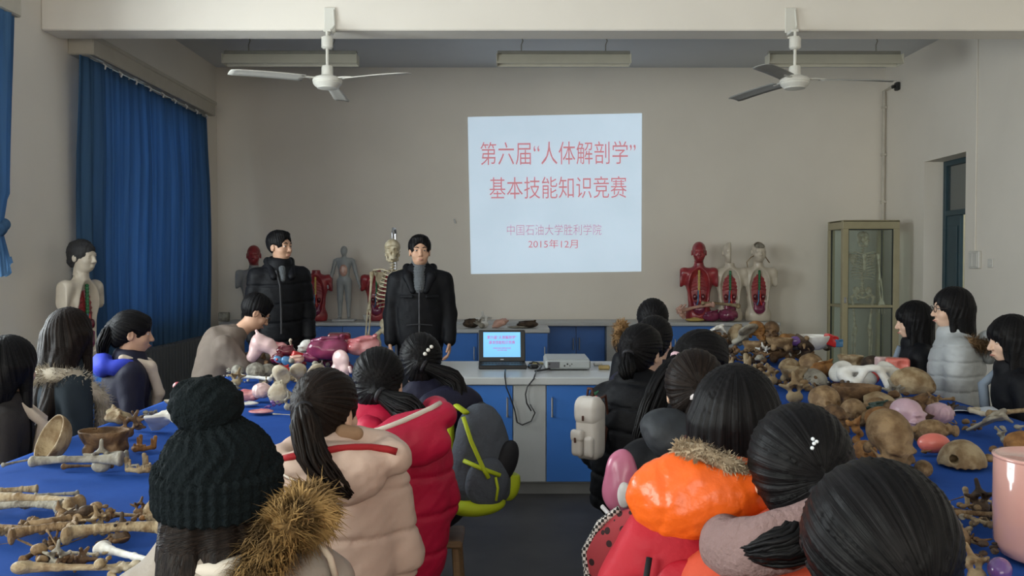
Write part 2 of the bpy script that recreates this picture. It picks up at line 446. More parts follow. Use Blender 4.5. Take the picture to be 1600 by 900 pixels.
leaf = lf.build('door_leaf', teal_m, door); MB().tube([(x0, 9.96, 0.98), (x0 - 0.03, 9.96, 0.98), (x0 - 0.03, 9.96, 1.1), (x0, 9.96, 1.1)], 0.008).build('door_handle', mat('steel', (0.5, 0.5, 0.52), 0.3, metal=0.9), leaf)
cor_y = mat('corridor_paint_yellow', (0.80, 0.82, 0.22), 0.8); cor_g = mat('corridor_paint_green', (0.28, 0.52, 0.06), 0.7)
struct(bx((7.1, 7.5, 1.48), (7.3, 12.5, ZC)).build('wall_corridor', cor_y)); struct(bx((7.1, 7.5, 0), (7.3, 12.5, 1.48)).build('trim_1', cor_g))

# conduit, sensor, switches, pipe line on the walls
pvc = mat('pvc_white', (0.62, 0.58, 0.5), 0.5)
o = tag(MB().tube([(XR - 0.035, YF - 0.05, 2.03), (XR - 0.035, YF - 0.05, 3.72), (XR - 0.02, YF - 0.30, 3.74)], 0.022).build('wall_conduit', pvc), 'thin pale conduit running down the wall corner above the glass cabinet', 'conduit')
for z in (2.3, 2.9, 3.5): bx((XR - 0.06, YF - 0.08, z), (XR - 0.003, YF - 0.02, z + 0.03), 0.004).build('clip', pvc, o)
p = at_y(1392, 137, 10.9); o = tag(MB().box((XR - 0.05, 10.95, 3.66), (XR, 11.03, 3.76), 0.01).build('junction_box', mat('dark_plastic', (0.03, 0.03, 0.03), 0.5)), 'small dark box on the wall at the top of the conduit', 'junction box')
MB().tube([(XR - 0.05, 10.99, 3.71), (XR - 0.09, 10.99, 3.70)], 0.02).build('nozzle', MATS['dark_plastic'], o)
o = tag(MB().box((XR - 0.035, 9.02, 1.47), (XR, 9.22, 1.65), 0.008).build('light_switch', mat('switch_white', (0.72, 0.70, 0.65), 0.4)), 'white double switch box on the wall beside the doorway', 'switch')
for y in (9.04, 9.13): bx((XR - 0.043, y, 1.49), (XR - 0.034, y + 0.07, 1.63), 0.004).build('rocker', MATS['switch_white'], o)
o = tag(MB().box((XR - 0.012, 8.80, 1.48), (XR, 8.89, 1.57), 0.004).build('wall_socket', MATS['switch_white']), 'small square white plate on the wall past the double switch', 'socket')
bx((XR - 0.016, 8.825, 1.51), (XR - 0.011, 8.865, 1.54), 0.002).build('cover', MATS['switch_white'], o)
tag(MB().tube([(XR - 0.008, 9.14, 1.65), (XR - 0.008, 9.14, ZC)], 0.007).build('wall_conduit', wall_m), 'cream painted pipe running up the wall from the double switch', 'conduit')
p = at_y(710, 343, YF); tag(MB().tube([p, p + Vector((0, -0.03, 0.0)), p + Vector((0.01, -0.04, -0.03)), p + Vector((0.015, -0.03, -0.05))], 0.010).build('wall_hook', MATS['white_plastic']), 'tiny white hook on the back wall near the projected slide', 'hook')

# projected slide: thin glowing sheet and letters stand in for the projector's light
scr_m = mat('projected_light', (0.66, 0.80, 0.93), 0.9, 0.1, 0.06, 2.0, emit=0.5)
q = [at_y(x, y, YF - 0.006) for x, y in ((736, 428), (1002, 424), (1003, 177), (731, 183))]
b = MB(); b._add(q + [v + Vector((0, 0.004, 0)) for v in q], [(0, 1, 2, 3), (7, 6, 5, 4), (0, 4, 5, 1), (1, 5, 6, 2), (2, 6, 7, 3), (3, 7, 4, 0)])
slide = tag(b.build('projected_slide', scr_m), 'bright pale blue slide with red Chinese writing projected on the back wall', 'projection')
glow_red = mat('slide_glow_red', (0.66, 0.28, 0.31), 0.9, 0.1, 0.05, emit=0.45); glow_pale = mat('slide_glow_pale', (0.60, 0.38, 0.46), 0.9, 0.1, 0.05, emit=0.45)
def on_wall(px, py, roll=0.0): return Matrix.Translation(at_y(px, py, YF - 0.011)) @ Matrix.Rotation(PI / 2, 4, 'X') @ Matrix.Rotation(roll, 4, 'Z')
U = 121.2
text('title_line', '第六届“人体解剖学”', 241 / U, 36 / U, on_wall(872, 239, 0.008), glow_red, slide)
text('title_line', '基本技能知识竞赛', 213 / U, 34 / U, on_wall(872, 293, 0.008), glow_red, slide)
text('college_line', '中国石油大学胜利学院', 147 / U, 17 / U, on_wall(866, 359, 0.004), glow_pale, slide)
text('date_line', '2015年12月', 77 / U, 14 / U, on_wall(864, 381), glow_red, slide, 0.004)

# hanging strip lights
lm = mat('lamp_cream', (0.60, 0.57, 0.46), 0.45, 0.4, 0.06); lm2 = mat('lamp_ballast', (0.26, 0.25, 0.21), 0.5); tube_m = mat('lamp_tube', (0.62, 0.62, 0.58), 0.25, 0.5)
def strip(cx, lab):
    o = empty('strip_light', (cx, 8.9, 3.50), lab, 'ceiling light', group='strip lights under the ceiling')
    b = MB(); L = 0.66
    v = []; f = []
    prof = [(-0.085, 0.0), (-0.03, 0.10), (0.03, 0.10), (0.085, 0.0), (0.075, 0.0), (0.022, 0.088), (-0.022, 0.088), (-0.075, 0.0)]
    for x in (-L, L): v += [(x, y, z) for y, z in prof]
    f = [(i, (i + 1) % 8, 8 + (i + 1) % 8, 8 + i) for i in range(8)]
    b._add(v, f); b.box((-L - 0.008, -0.08, 0.0), (-L, 0.08, 0.1), 0.003).box((L, -0.08, 0.0), (L + 0.008, 0.08, 0.1), 0.003)
    b.build('reflector', lm, o)
    bx((-L, -0.03, 0.1), (L, 0.03, 0.135), 0.006).build('ballast_box', lm2, o)
    MB().tube([(-L + 0.03, 0, 0.045), (L - 0.03, 0, 0.045)], 0.016).build('lamp_tube', tube_m, o)
    for x in (-0.42, 0.42): MB().tube([(x, 0, 0.135), (x, 0, 0.2), (x + 0.015, 0, 0.24), (x, 0, 0.28), (x, 0, 0.53)], 0.006, 6).build('hanger', lm2, o)
strip((457 - 797) / 155.7, 'cream strip light hanging behind the fan nearer the curtain, darkest of three')
strip((880 - 797) / 155.7, 'cream strip light hanging alone above the projected slide')
strip((1300 - 797) / 155.7, 'cream strip light hanging behind the fan nearer the doorway wall')

# ceiling fans hung from the beam
fan_m = mat('fan_enamel', (0.72, 0.70, 0.63), 0.35, 0.5, 0.05); fan_d = mat('fan_grey', (0.33, 0.33, 0.31), 0.45, 0.4, 0.08)
def fan(px, base, lab):
    x = (px - 797) / 197.3; o = empty('ceiling_fan', (x, 7.03, 2.94), lab, 'ceiling fan', group='three bladed ceiling fans on the beam')
    br = MB().box((-0.045, 0.105, 0.42), (0.045, 0.12, 0.62), 0.004).box((-0.03, 0.0, 0.40), (0.03, 0.12, 0.425), 0.004)
    br.tube([(0.03, 0.10, 0.6), (0.04, 0.09, 0.47), (0.0, 0.02, 0.37), (-0.05, 0.03, 0.36)], 0.008); br.build('bracket', fan_m, o)
    MB().lathe([(0.0, 0.36), (0.035, 0.36), (0.045, 0.345), (0.045, 0.275), (0.03, 0.262), (0.0, 0.262)], 20).build('canopy', fan_m, o, smooth='auto')
    MB().tube([(0, 0, 0.10), (0, 0, 0.40)], 0.012).build('rod', fan_m, o, smooth='auto')
    MB().lathe([(0.0, 0.13), (0.04, 0.13), (0.045, 0.12), (0.045, 0.07), (0.05, 0.055), (0.10, 0.04), (0.115, 0.02), (0.115, 0.005), (0.11, 0.0), (0.112, -0.008), (0.10, -0.025), (0.085, -0.035), (0.08, -0.045), (0.03, -0.055), (0.0, -0.056)], 28).build('motor', fan_m, o, smooth='auto')
    for k in range(3):
        a = R(base + 120 * k); M = Matrix.Rotation(a, 4, 'Z')
        g1 = []; n = 14
        for i in range(n + 1):
            r = 0.19 + 0.57 * i / n; wd = 0.058 + 0.012 * i / n
            if i == n: wd = 0.055
            tw = R(13 - 6 * i / n); dz = 0.018 - 0.02 * (i / n) ** 2
            ring = []
            for u in (-1, -0.5, 0, 0.5, 1):
                ring.append(M @ Vector((r, u * wd * math.cos(tw), dz + u * wd * math.sin(tw) + 0.006 * (1 - u * u))))
            g1.append(ring)
        bl = MB().sheet(g1).build('blade', fan_d if (px > 800) else fan_m, o, smooth=True); bl.modifiers.new('thickness', 'SOLIDIFY').thickness = 0.004
        MB().tube([M @ Vector((0.09, 0, 0.03)), M @ Vector((0.16, 0, 0.028)), M @ Vector((0.24, 0, 0.022))], [0.016, 0.02, 0.012], 8, flat=0.4).build('blade_arm', fan_m, bl)
fan(513, 92, 'cream ceiling fan nearer the blue curtain with pale blades'); fan(1240, -6, 'cream ceiling fan nearer the doorway wall with grey blades')

# radiator below the curtained window
rm = mat('radiator_grey', (0.10, 0.105, 0.11), 0.5, 0.4, 0.1)
o = empty('radiator', (-3.5, 9.1, 0), 'dark grey column radiator under the closed blue curtain', 'radiator')
for i in range(30):
    y = -1.25 + i * 0.083
    MB().box((-0.05, y, 0.12), (0.05, y + 0.055, 0.70), 0.02).build('fin', rm, o)
MB().tube([(0, -1.3, 0.17), (0, 1.3, 0.17)], 0.025).tube([(0, -1.3, 0.64), (0, 1.3, 0.64)], 0.025).box((-0.04, -1.2, 0), (0.04, -1.15, 0.15)).box((-0.04, 1.1, 0), (0.04, 1.15, 0.15)).build('pipe', rm, o)

# ------------------------------------------------------------------ counters
blue_m = mat('laminate_blue', (0.035, 0.16, 0.52), 0.4, 0.45, 0.1, 2.0); grey_m = mat('laminate_grey', (0.40, 0.41, 0.41), 0.5, 0.35, 0.06); top_m = mat('worktop_grey', (0.46, 0.47, 0.47), 0.35, 0.45, 0.06); steel = MATS['steel']
def cabinet(x0, x1, yf, yb, z1, lab, doors=1, handle='r', face=None, group=None, hz=(0.52, 0.64)):
    o = empty('base_cabinet', ((x0 + x1) / 2, yf, 0), lab, 'cabinet', group=group)
    w2 = (x1 - x0) / 2
    bx((-w2, 0.02, 0.08), (w2, yb - yf, z1), 0.003).build('carcass', grey_m, o)
    bx((-w2, 0.05, 0), (w2, yb - yf, 0.08)).build('plinth', mat('plinth_grey', (0.20, 0.20, 0.20), 0.6), o)
    if face: bx((-w2 + 0.002, 0, 0.09), (w2 - 0.002, 0.02, z1 - 0.004), 0.003).build('front_panel', grey_m, o); return o
    for k in range(doors):
        a = -w2 + 0.003 + k * 2 * w2 / doors; c = a + 2 * w2 / doors - 0.006
        dr = bx((a, 0, 0.09), (c, 0.02, z1 - 0.004), 0.003).build('door', blue_m, o)
        hx = c - 0.035 if (handle == 'r') != (k % 2 == 1) else a + 0.035
        if handle: MB().tube([(hx, 0.0, hz[0]), (hx, -0.03, hz[0]), (hx, -0.03, hz[1]), (hx, 0.0, hz[1])], 0.007).build('handle', steel, dr)
    return o
def slab(x0, x1, y0, y1, z0, z1, lab):
    return tag(bx((x0, y0, z0), (x1, y1, z1), 0.006).build('worktop', top_m), lab, 'worktop')
# lecturer's bench
cabinet(-0.6, 0.02, 5.75, 6.7, 0.725, 'blue door bench cabinet beside the navy girl with backpack, below the laptop', 1, 'r')
cabinet(0.02, 0.235, 5.75, 6.7, 0.725, 'narrow plain grey panel unit in the middle of the lecture bench', face=True)
cabinet(0.235, 0.80, 5.75, 6.7, 0.725, 'blue door bench cabinet below the projector', 1, 'l')
slab(-0.62, 0.82, 5.73, 6.72, 0.725, 0.775, 'pale grey worktop of the lecture bench holding laptop and projector')
# side unit and the counter along the back wall
cabinet(-1.05, -0.36, 9.8, 10.4, 0.755, 'blue door cabinet standing forward of the back counter beside the dark coated speaker', 1, 'r', hz=(0.46, 0.6))
cabinet(-0.36, 0.42, 9.8, 10.4, 0.755, 'blue door cabinet standing forward of the back counter, half behind the laptop', 1, 'r', hz=(0.46, 0.6))
slab(-1.07, 0.44, 9.78, 10.42, 0.755, 0.80, 'short pale worktop standing forward of the back counter')
X10 = lambda px: (px - 797) / 128.33
ed = [(345, 440, 'at its end by the blue curtain'), (440, 535, 'behind the standing man in profile'), (535, 630, 'under the standing white figure and skeleton'), (630, 725, 'behind the dark coated speaker'), (725, 856, 'hidden behind the forward cabinets')]
for a, c, l in ed: cabinet(X10(a), X10(c), 10.8, 11.36, 0.765, 'blue fronted cabinet of the back counter ' + l, 1, 'r', hz=(0.46, 0.6))
cabinet(X10(856), X10(948), 10.98, 11.36, 0.765, 'recessed dark blue cabinet pair of the back counter above the projector', 2, 'r', hz=(0.46, 0.6))
cabinet(X10(948), X10(975), 10.8, 11.36, 0.765, 'narrow grey panel of the back counter next to the recessed blue cabinet', face=True)
cabinet(X10(975), X10(1050), 10.8, 11.36, 0.765, 'blue fronted cabinet of the back counter hidden by the seated girls', 1, 'l', hz=(0.46, 0.6))
cabinet(X10(1050), X10(1118), 10.8, 11.36, 0.765, 'blue fronted cabinet of the back counter under the arm bone models', 1, 'l', hz=(0.46, 0.6))
cabinet(X10(1118), X10(1147), 10.8, 11.36, 0.765, 'narrow grey panel of the back counter below the torso models', face=True)
cabinet(X10(1147), X10(1218), 10.8, 11.36, 0.765, 'blue fronted end cabinet of the back counter below the headless pale torso', 1, None)
slab(X10(343), X10(1219), 10.76, 11.38, 0.765, 0.81, 'long grey worktop of the counter along the back wall')

# ------------------------------------------------------------------ tables and blue cloths
wood_m = mat('table_wood', (0.28, 0.17, 0.09), 0.5, 0.35, 0.25, 4, stretch=(1, 8, 8))
cloth_m = mat('cloth_blue', (0.022, 0.078, 0.33), 0.9, 0.08, 0.12, 5.0, bump=0.25, bscale=14)
TZ = 0.782
LT = (-1.83, -0.90, 1.25, 6.35); RT = (0.97, 2.36, 1.25, 7.0)
def table(bb, lab, lab2):
    x0, x1, y0, y1 = bb
    o = empty('long_table', ((x0 + x1) / 2, (y0 + y1) / 2, 0), lab, 'table')
    hx, hy = (x1 - x0) / 2, (y1 - y0) / 2
    bx((-hx, -hy, 0.735), (hx, hy, 0.775), 0.004).build('tabletop', wood_m, o)
    for sx in (-1, 1):
        for yy in (-hy + 0.12, -hy * 0.33, hy * 0.33, hy - 0.12):
            bx((sx * (hx - 0.10) - 0.025, yy - 0.025, 0), (sx * (hx - 0.10) + 0.025, yy + 0.025, 0.735), 0.004).build('leg', wood_m, o)
    ov = 0.14; e = 0.014; g = []
    def coords(h, n):
        top = [-h - e + (2 * h + 2 * e) * i / n for i in range(n + 1)]
        return [(-h - e, ov * (5 - i) / 5) for i in range(5)] + [(t, 0) for t in top] + [(h + e, ov * (i + 1) / 5) for i in range(5)]
    for u, du in coords(hx, 40):
        row = []
        for v, dv in coords(hy, 180):
            x, y = u, v; z = TZ - 0.003 + 0.0014 * float(wob(x, y, 0, 9, 1)) - max(du, dv)
            if du > 0: x += math.copysign(0.10 * du * (0.5 + 0.5 * math.sin(v * 17 + math.sin(v * 5))), u)
            if dv > 0: y += math.copysign(0.10 * dv * (0.5 + 0.5 * math.sin(u * 17)), v)
            row.append((x, y, z))
        g.append(row)
    c = MB().sheet(g).build('tablecloth', cloth_m, loc=o.location, smooth=True); tag(c, lab2, 'tablecloth'); return o
table(LT, 'long wooden table under a blue cloth on the curtain side of the aisle', 'bright blue cloth under loose limb bones on the curtain side table')
table(RT, 'long wooden table under a blue cloth on the doorway side of the aisle', 'dark blue cloth under the crowd of skulls on the doorway side table')
# ------------------------------------------------------------------ people
skin_m = mat('skin', (0.56, 0.33, 0.22), 0.5, 0.35, 0.10, 20); skin_l = mat('skin_pale', (0.68, 0.45, 0.33), 0.5, 0.35, 0.08, 20)
hair_m = hair_mat('hair_black', (0.003, 0.003, 0.0035), (0.010, 0.009, 0.010)); hair_b = hair_mat('hair_brown', (0.006, 0.004, 0.0035), (0.020, 0.013, 0.010))
eye_w = mat('eye_white', (0.6, 0.57, 0.54), 0.2, 0.5); eye_d = mat('eye_dark', (0.015, 0.01, 0.008), 0.15, 0.6); lip_m = mat('lip', (0.42, 0.17, 0.14), 0.5)
trous_m = mat('trousers_dark', (0.02, 0.022, 0.03), 0.8, 0.2); shoe_m = mat('shoe_dark', (0.02, 0.02, 0.02), 0.5)
def V3(*a): return Vector(a)
def strand_attr(o, V, T, axis, zlim=None):
    """direction that the hair runs in, kept per vertex: round the tie or the crown, straight down below zlim"""
    T = np.array(T); a = np.array(axis, float); a /= np.linalg.norm(a)
    u = np.cross(a, [0.3, 0.2, 0.9] if abs(a[2]) < 0.9 else [1, 0, 0]); u /= np.linalg.norm(u); v = np.cross(a, u)
    P = V - T; pu, pv, pa = P @ u, P @ v, P @ a; r = np.sqrt(pu ** 2 + pv ** 2) + 1e-5
    K = 15.0; S = np.stack([pu / r * K, pv / r * K, (r * 2 + pa) * 4], 1)
    if zlim is not None:
        w_ = np.clip((zlim - V[:, 2]) / 0.05, 0, 1)[:, None]
        S = S * (1 - w_) + np.stack([V[:, 0] * 165, V[:, 1] * 165, V[:, 2] * 5], 1) * w_
    at = o.data.attributes.new('strand', 'FLOAT_VECTOR', 'POINT'); at.data.foreach_set('vector', S.astype(np.float32).ravel())

def sub_hand(S, wr, d, n, lat, curl=0.5, sc=1.0):
    """palm, five fingers and thumb; d along the hand, n out of the palm, lat towards the thumb"""
    d, n, lat = d.normalized(), n.normalized(), lat.normalized()
    rot = [[lat[i], d[i], n[i]] for i in range(3)]
    S.ell(wr + d * 0.045 * sc, (0.038 * sc, 0.052 * sc, 0.015 * sc), rot, 0.012)
    for i, (off, ln) in enumerate(((0.028, 0.072), (0.010, 0.080), (-0.009, 0.075), (-0.027, 0.058))):
        p = wr + d * (0.085 - 0.004 * abs(i - 1)) * sc + lat * off * sc; a = 0.25 + curl * 0.3
        for k, f in enumerate((0.45, 0.32, 0.23)):
            q = p + (d * math.cos(a) + n * math.sin(a)) * ln * f * sc
            S.cap(p, q, 0.0088 * sc - 0.0006 * k, 0.0082 * sc - 0.0006 * k, 0.004); p = q; a += curl
    p = wr + d * 0.025 * sc + lat * 0.028 * sc
    q = p + (lat * 0.6 + d * 0.75 + n * 0.25).normalized() * 0.04 * sc; S.cap(p, q, 0.0125 * sc, 0.010 * sc, 0.008)
    S.cap(q, q + (lat * 0.2 + d * 0.9 + n * 0.35).normalized() * 0.03 * sc, 0.010 * sc, 0.008 * sc, 0.005)

def sub_head(S, O, Rh, man=False):
    P = lambda *v: O + Rh @ Vector(v); rot = [[Rh[i][j] for j in range(3)] for i in range(3)]
    E = lambda c, r, k=0.012, op='add': S.ell(P(*c), r, rot, k, op)
    E((0, -0.012, 0.025), (0.074, 0.093, 0.088)); E((0, 0.022, -0.035), (0.062, 0.068, 0.076), 0.03)
    E((0, 0.032, -0.077), (0.047 if man else 0.042, 0.047, 0.036), 0.025)
    for s in (-1, 1):
        E((s * 0.038, 0.058, -0.036), (0.026, 0.022, 0.024), 0.02)
    E((0, 0.074, 0.020), (0.05, 0.015, 0.012), 0.02)
    for s in (-1, 1):
        E((s * 0.031, 0.093, -0.001), (0.018, 0.011, 0.0105), 0.008, 'sub')
        E((s * 0.031, 0.081, 0.0065), (0.017, 0.008, 0.0045), 0.004)
        E((s * 0.031, 0.080, -0.0085), (0.016, 0.008, 0.004), 0.004)
    S.cap(P(0, 0.086, 0.004), P(0, 0.105, -0.036), 0.0075, 0.0115, 0.012)
    for s in (-1, 1): E((s * 0.011, 0.096, -0.040), (0.0085, 0.009, 0.007), 0.006)
    E((0, 0.086, -0.066), (0.021, 0.010, 0.0055), 0.006); E((0, 0.084, -0.0765), (0.018, 0.010, 0.0065), 0.006)
    S.cap(P(-0.02, 0.0955, -0.0715), P(0.02, 0.0955, -0.0715), 0.0022, None, 0.002, 'sub')
    for s in (-1, 1):
        E((s * 0.077, -0.010, -0.012), (0.009, 0.019, 0.031), 0.006); E((s * 0.086, -0.006, -0.010), (0.006, 0.010, 0.017), 0.005, 'sub')

class Person: pass
def person(lab, X, Y, yaw, ht, head=(0, 0, 0), lean=0.12, seated=True, arms='lap', hair='pony', hmat=None, jm=None, bulk=0.04, puff=None, hem=0.46, skin=None,
           cat='person', man=False, sw=0.138, collar=0.024, hairopt=None, face=False, z0=0.0, arms_pts=None, headoff=(0, 0), side=0.0, wrk=0.004, jname='jacket', fit=1.0, neck=0.15):
    q = Person(); hipz = 0.50 if seated else 0.93
    Rh = Euler((head[1], head[2], head[0]), 'XYZ').to_matrix()
    oz = ht - 0.125; nz = oz - neck
    pel = V3(0, 0, hipz); nb = V3(math.tan(side) * (nz - hipz), math.tan(lean) * (nz - hipz), nz)
    sp = lambda t, x=0, y=0, z=0: pel.lerp(nb, t) + V3(x, y, z)
    O = nb + V3(headoff[0], 0.025 + headoff[1], neck)
    q.O, q.Rh, q.sp, q.nb, q.P = O, Rh, sp, nb, (lambda *v: O + Rh @ Vector(v))
    hfine = ((O.x - 0.1, O.y - 0.12, O.z - 0.13), (O.x + 0.1, O.y + 0.125, O.z + 0.13), 0.0038 if face else 0.006)
    if arms_pts: AP = arms_pts
    elif arms == 'lap': AP = {s: (sp(0.84, s * (sw + 0.02)), sp(0.36, s * (sw + 0.065), 0.02), V3(s * 0.08, 0.22, hipz + 0.115)) for s in (-1, 1)}
    elif arms == 'down': AP = {s: (sp(0.84, s * (sw + 0.015)), sp(0.34, s * (sw + 0.06), -0.01), V3(s * (sw + 0.065), 0.07, hipz - 0.03)) for s in (-1, 1)}
    fines = [hfine]
    for s in (-1, 1):
        wv = AP[s][2]; fines.append(((wv.x - 0.09, wv.y - 0.09, wv.z - 0.16), (wv.x + 0.09, wv.y + 0.16, wv.z + 0.06), 0.006))
    xs = [p.x for s in AP for p in AP[s]]; ys = [p.y for s in AP for p in AP[s]]
    lo = (min(xs) - 0.2, min(-0.30, O.y - 0.2, min(ys) - 0.2), -0.03); hi = (max(xs) + 0.2, max(0.66 if seated else 0.4, max(ys) + 0.24, O.y + 0.2), ht + 0.04)
    S = SDF(lo, hi, 0.013, fines)
    S.ell(pel, (0.155, 0.11, 0.11), k=0.03); S.ell(sp(0.36), (0.128, 0.092, 0.14), k=0.05); S.ell(sp(0.70), (0.15, 0.105, 0.16), k=0.05)
    for s in (-1, 1): S.cap(sp(0.92, s * 0.02), sp(0.85, s * sw), 0.054, 0.048, k=0.04)
    S.cap(sp(0.92), O + V3(0, -0.015, -0.05), 0.056, 0.05, 0.03)
    legs = {}
    for s in (-1, 1):
        a, b, c = AP[s]; S.cap(a, b, 0.047, 0.038, 0.02); S.cap(b, c, 0.038, 0.027, 0.02)
        d = (c - b).normalized(); lat = V3(-s, 0, 0) if arms == 'lap' or arms_pts else V3(0, 1, 0)
        if arms == 'down' and not arms_pts: d = V3(0, 0.15, -1); n = V3(-s, 0, 0)
        else: d = (d + V3(-s * 0.1, 0.2, -0.05)).normalized(); n = V3(0, -0.15, -1)
        lat = (lat - d * lat.dot(d)); sub_hand(S, c, d, n, lat, 0.45)
        if seated: lg = [V3(s * 0.085, 0.02, hipz), V3(s * 0.11, 0.36, hipz - 0.01), V3(s * 0.11, 0.27, 0.09)]
        else: lg = [V3(s * 0.085, 0, hipz), V3(s * 0.10, 0.02, 0.50), V3(s * 0.11, -0.02, 0.09)]
        legs[s] = lg
        S.cap(lg[0], lg[1], 0.082, 0.056, 0.03); S.cap(lg[1], lg[2], 0.054, 0.034, 0.02); S.cap(lg[2] + V3(0, -0.02, -0.045), lg[2] + V3(0, 0.14, -0.055), 0.034, 0.028, 0.02)
    sub_head(S, O, Rh, man)
    body = S.build('person', skin or skin_l, None, (X, Y, z0), (0, 0, yaw)); tag(body, lab, cat); q.o = body
    # trousers, shoes
    T = SDF((lo[0], lo[1], 0.03), (hi[0], hi[1], hipz + 0.2), 0.016)
    T.ell(pel, (0.168, 0.125, 0.125), k=0.03)
    for s in (-1, 1):
        lg = legs[s]; T.cap(lg[0], lg[1], 0.096, 0.072, 0.03); T.cap(lg[1], lg[2], 0.07, 0.055, 0.02)
    T.cut((0, 0, 0.07), (0, 0, -1)); T.build('trousers', trous_m, body)
    for s in (-1, 1):
        a = legs[s][2]; B = SDF((a.x - 0.08, a.y - 0.12, 0.0 - 0.02), (a.x + 0.08, a.y + 0.26, 0.16), 0.011)
        B.cap(a + V3(0, -0.03, -0.04), a + V3(0, 0.15, -0.052), 0.044, 0.037, 0.02).cap(a, a + V3(0, 0, -0.04), 0.045, k=0.02).cut((0, 0, 0.003), (0, 0, -1)); B.build('shoe', shoe_m, body)
    # jacket with sleeves
    b = bulk * 0.62
    J = SDF((lo[0] - 0.05, lo[1] - 0.05, hem - 0.05), (hi[0] + 0.05, hi[1] + 0.05, nz + 0.16), 0.008)
    J.ell(pel + V3(0, 0, 0.0), (0.158 + b, 0.112 + b, 0.20), k=0.05); J.ell(sp(0.36), (0.135 * fit + b, 0.097 + b, 0.19), k=0.06); J.ell(sp(0.70), (0.152 + b, 0.107 + b, 0.17), k=0.05)
    for s in (-1, 1): J.cap(sp(0.91, s * 0.03), sp(0.84, s * (sw - 0.005)), 0.062 + b * 0.5, 0.056 + b * 0.5, k=0.05)
    J.cap(sp(0.84), sp(0.99), 0.095, 0.064 + b * 0.3, 0.05)
    if puff or bulk > 0.045: J.ell(sp(0.42), (0.153 * fit + b, 0.110 + b, 0.36), k=0.06)
    for s in (-1, 1):
        a, m_, c = AP[s]; J.cap(a, m_, 0.054 + b * 0.72, 0.046 + b * 0.62, 0.03); J.cap(m_, m_.lerp(c, 0.93), 0.046 + b * 0.62, 0.036 + b * 0.45, 0.025)
        q.__dict__['arm%d' % s] = AP[s]
    if puff:
        J.warp(lambda x, y, z: 0.0085 * np.exp(-(np.sin(PI * (z + 0.012 * np.sin(x * 7 + y * 4)) / puff) / 0.20) ** 2) - 0.003 + 0.003 * wob(x, y, z * 1.6, 48, 2, 3))
    else: J.warp(lambda x, y, z: wrk * wob(x, y, z * 0.5, 38, 3, 3))
    J.cut((0, 0, hem), (0, 0, -1), 0.01)
    if collar:
        rr = 0.058 + b * 0.35; cc = sp(1.0, 0, 0.012, 0.012)
        J.fn(lambda x, y, z: np.sqrt((np.sqrt((x - cc.x) ** 2 + (y - cc.y) ** 2) - rr) ** 2 + ((z - cc.z + 0.15 * (y - cc.y)) * 0.55) ** 2) - collar, 0.012)
    q.jacket = J.build(jname, jm, body)
    if face:
        for s in (-1, 1):
            e = SDF((-0.016,) * 3, (0.016,) * 3, 0.002).ell((0, 0, 0), (0.0118, 0.0105, 0.0105)).mesh('eye')
            e.materials.append(eye_w); e.materials.append(eye_d)
            cs = np.array([p.center[:] for p in e.polygons]); e.polygons.foreach_set('material_index', ((np.hypot(cs[:, 0], cs[:, 2]) < 0.0065) & (cs[:, 1] > 0)).astype(np.int32))
            eo = link('eye', e, None, body, q.P(s * 0.031, 0.0765, -0.001)); eo.rotation_euler = Rh.to_euler()
            MB().tube([q.P(s * 0.014, 0.091, 0.020), q.P(s * 0.03, 0.090, 0.026), q.P(s * 0.05, 0.078, 0.022)], [0.0035, 0.0042, 0.002], 6).build('eyebrow', hair_m, body, smooth=True)
        MB().tube([q.P(-0.021, 0.0895, -0.0725), q.P(-0.008, 0.0985, -0.071), q.P(0, 0.0985, -0.072), q.P(0.008, 0.0985, -0.071), q.P(0.021, 0.0895, -0.0725)], [0.001, 0.0045, 0.0048, 0.0045, 0.001], 6).build('lips', lip_m, body, smooth=True)
    add_hair(q, hair, hmat or hair_m, **(hairopt or {}))
    return q

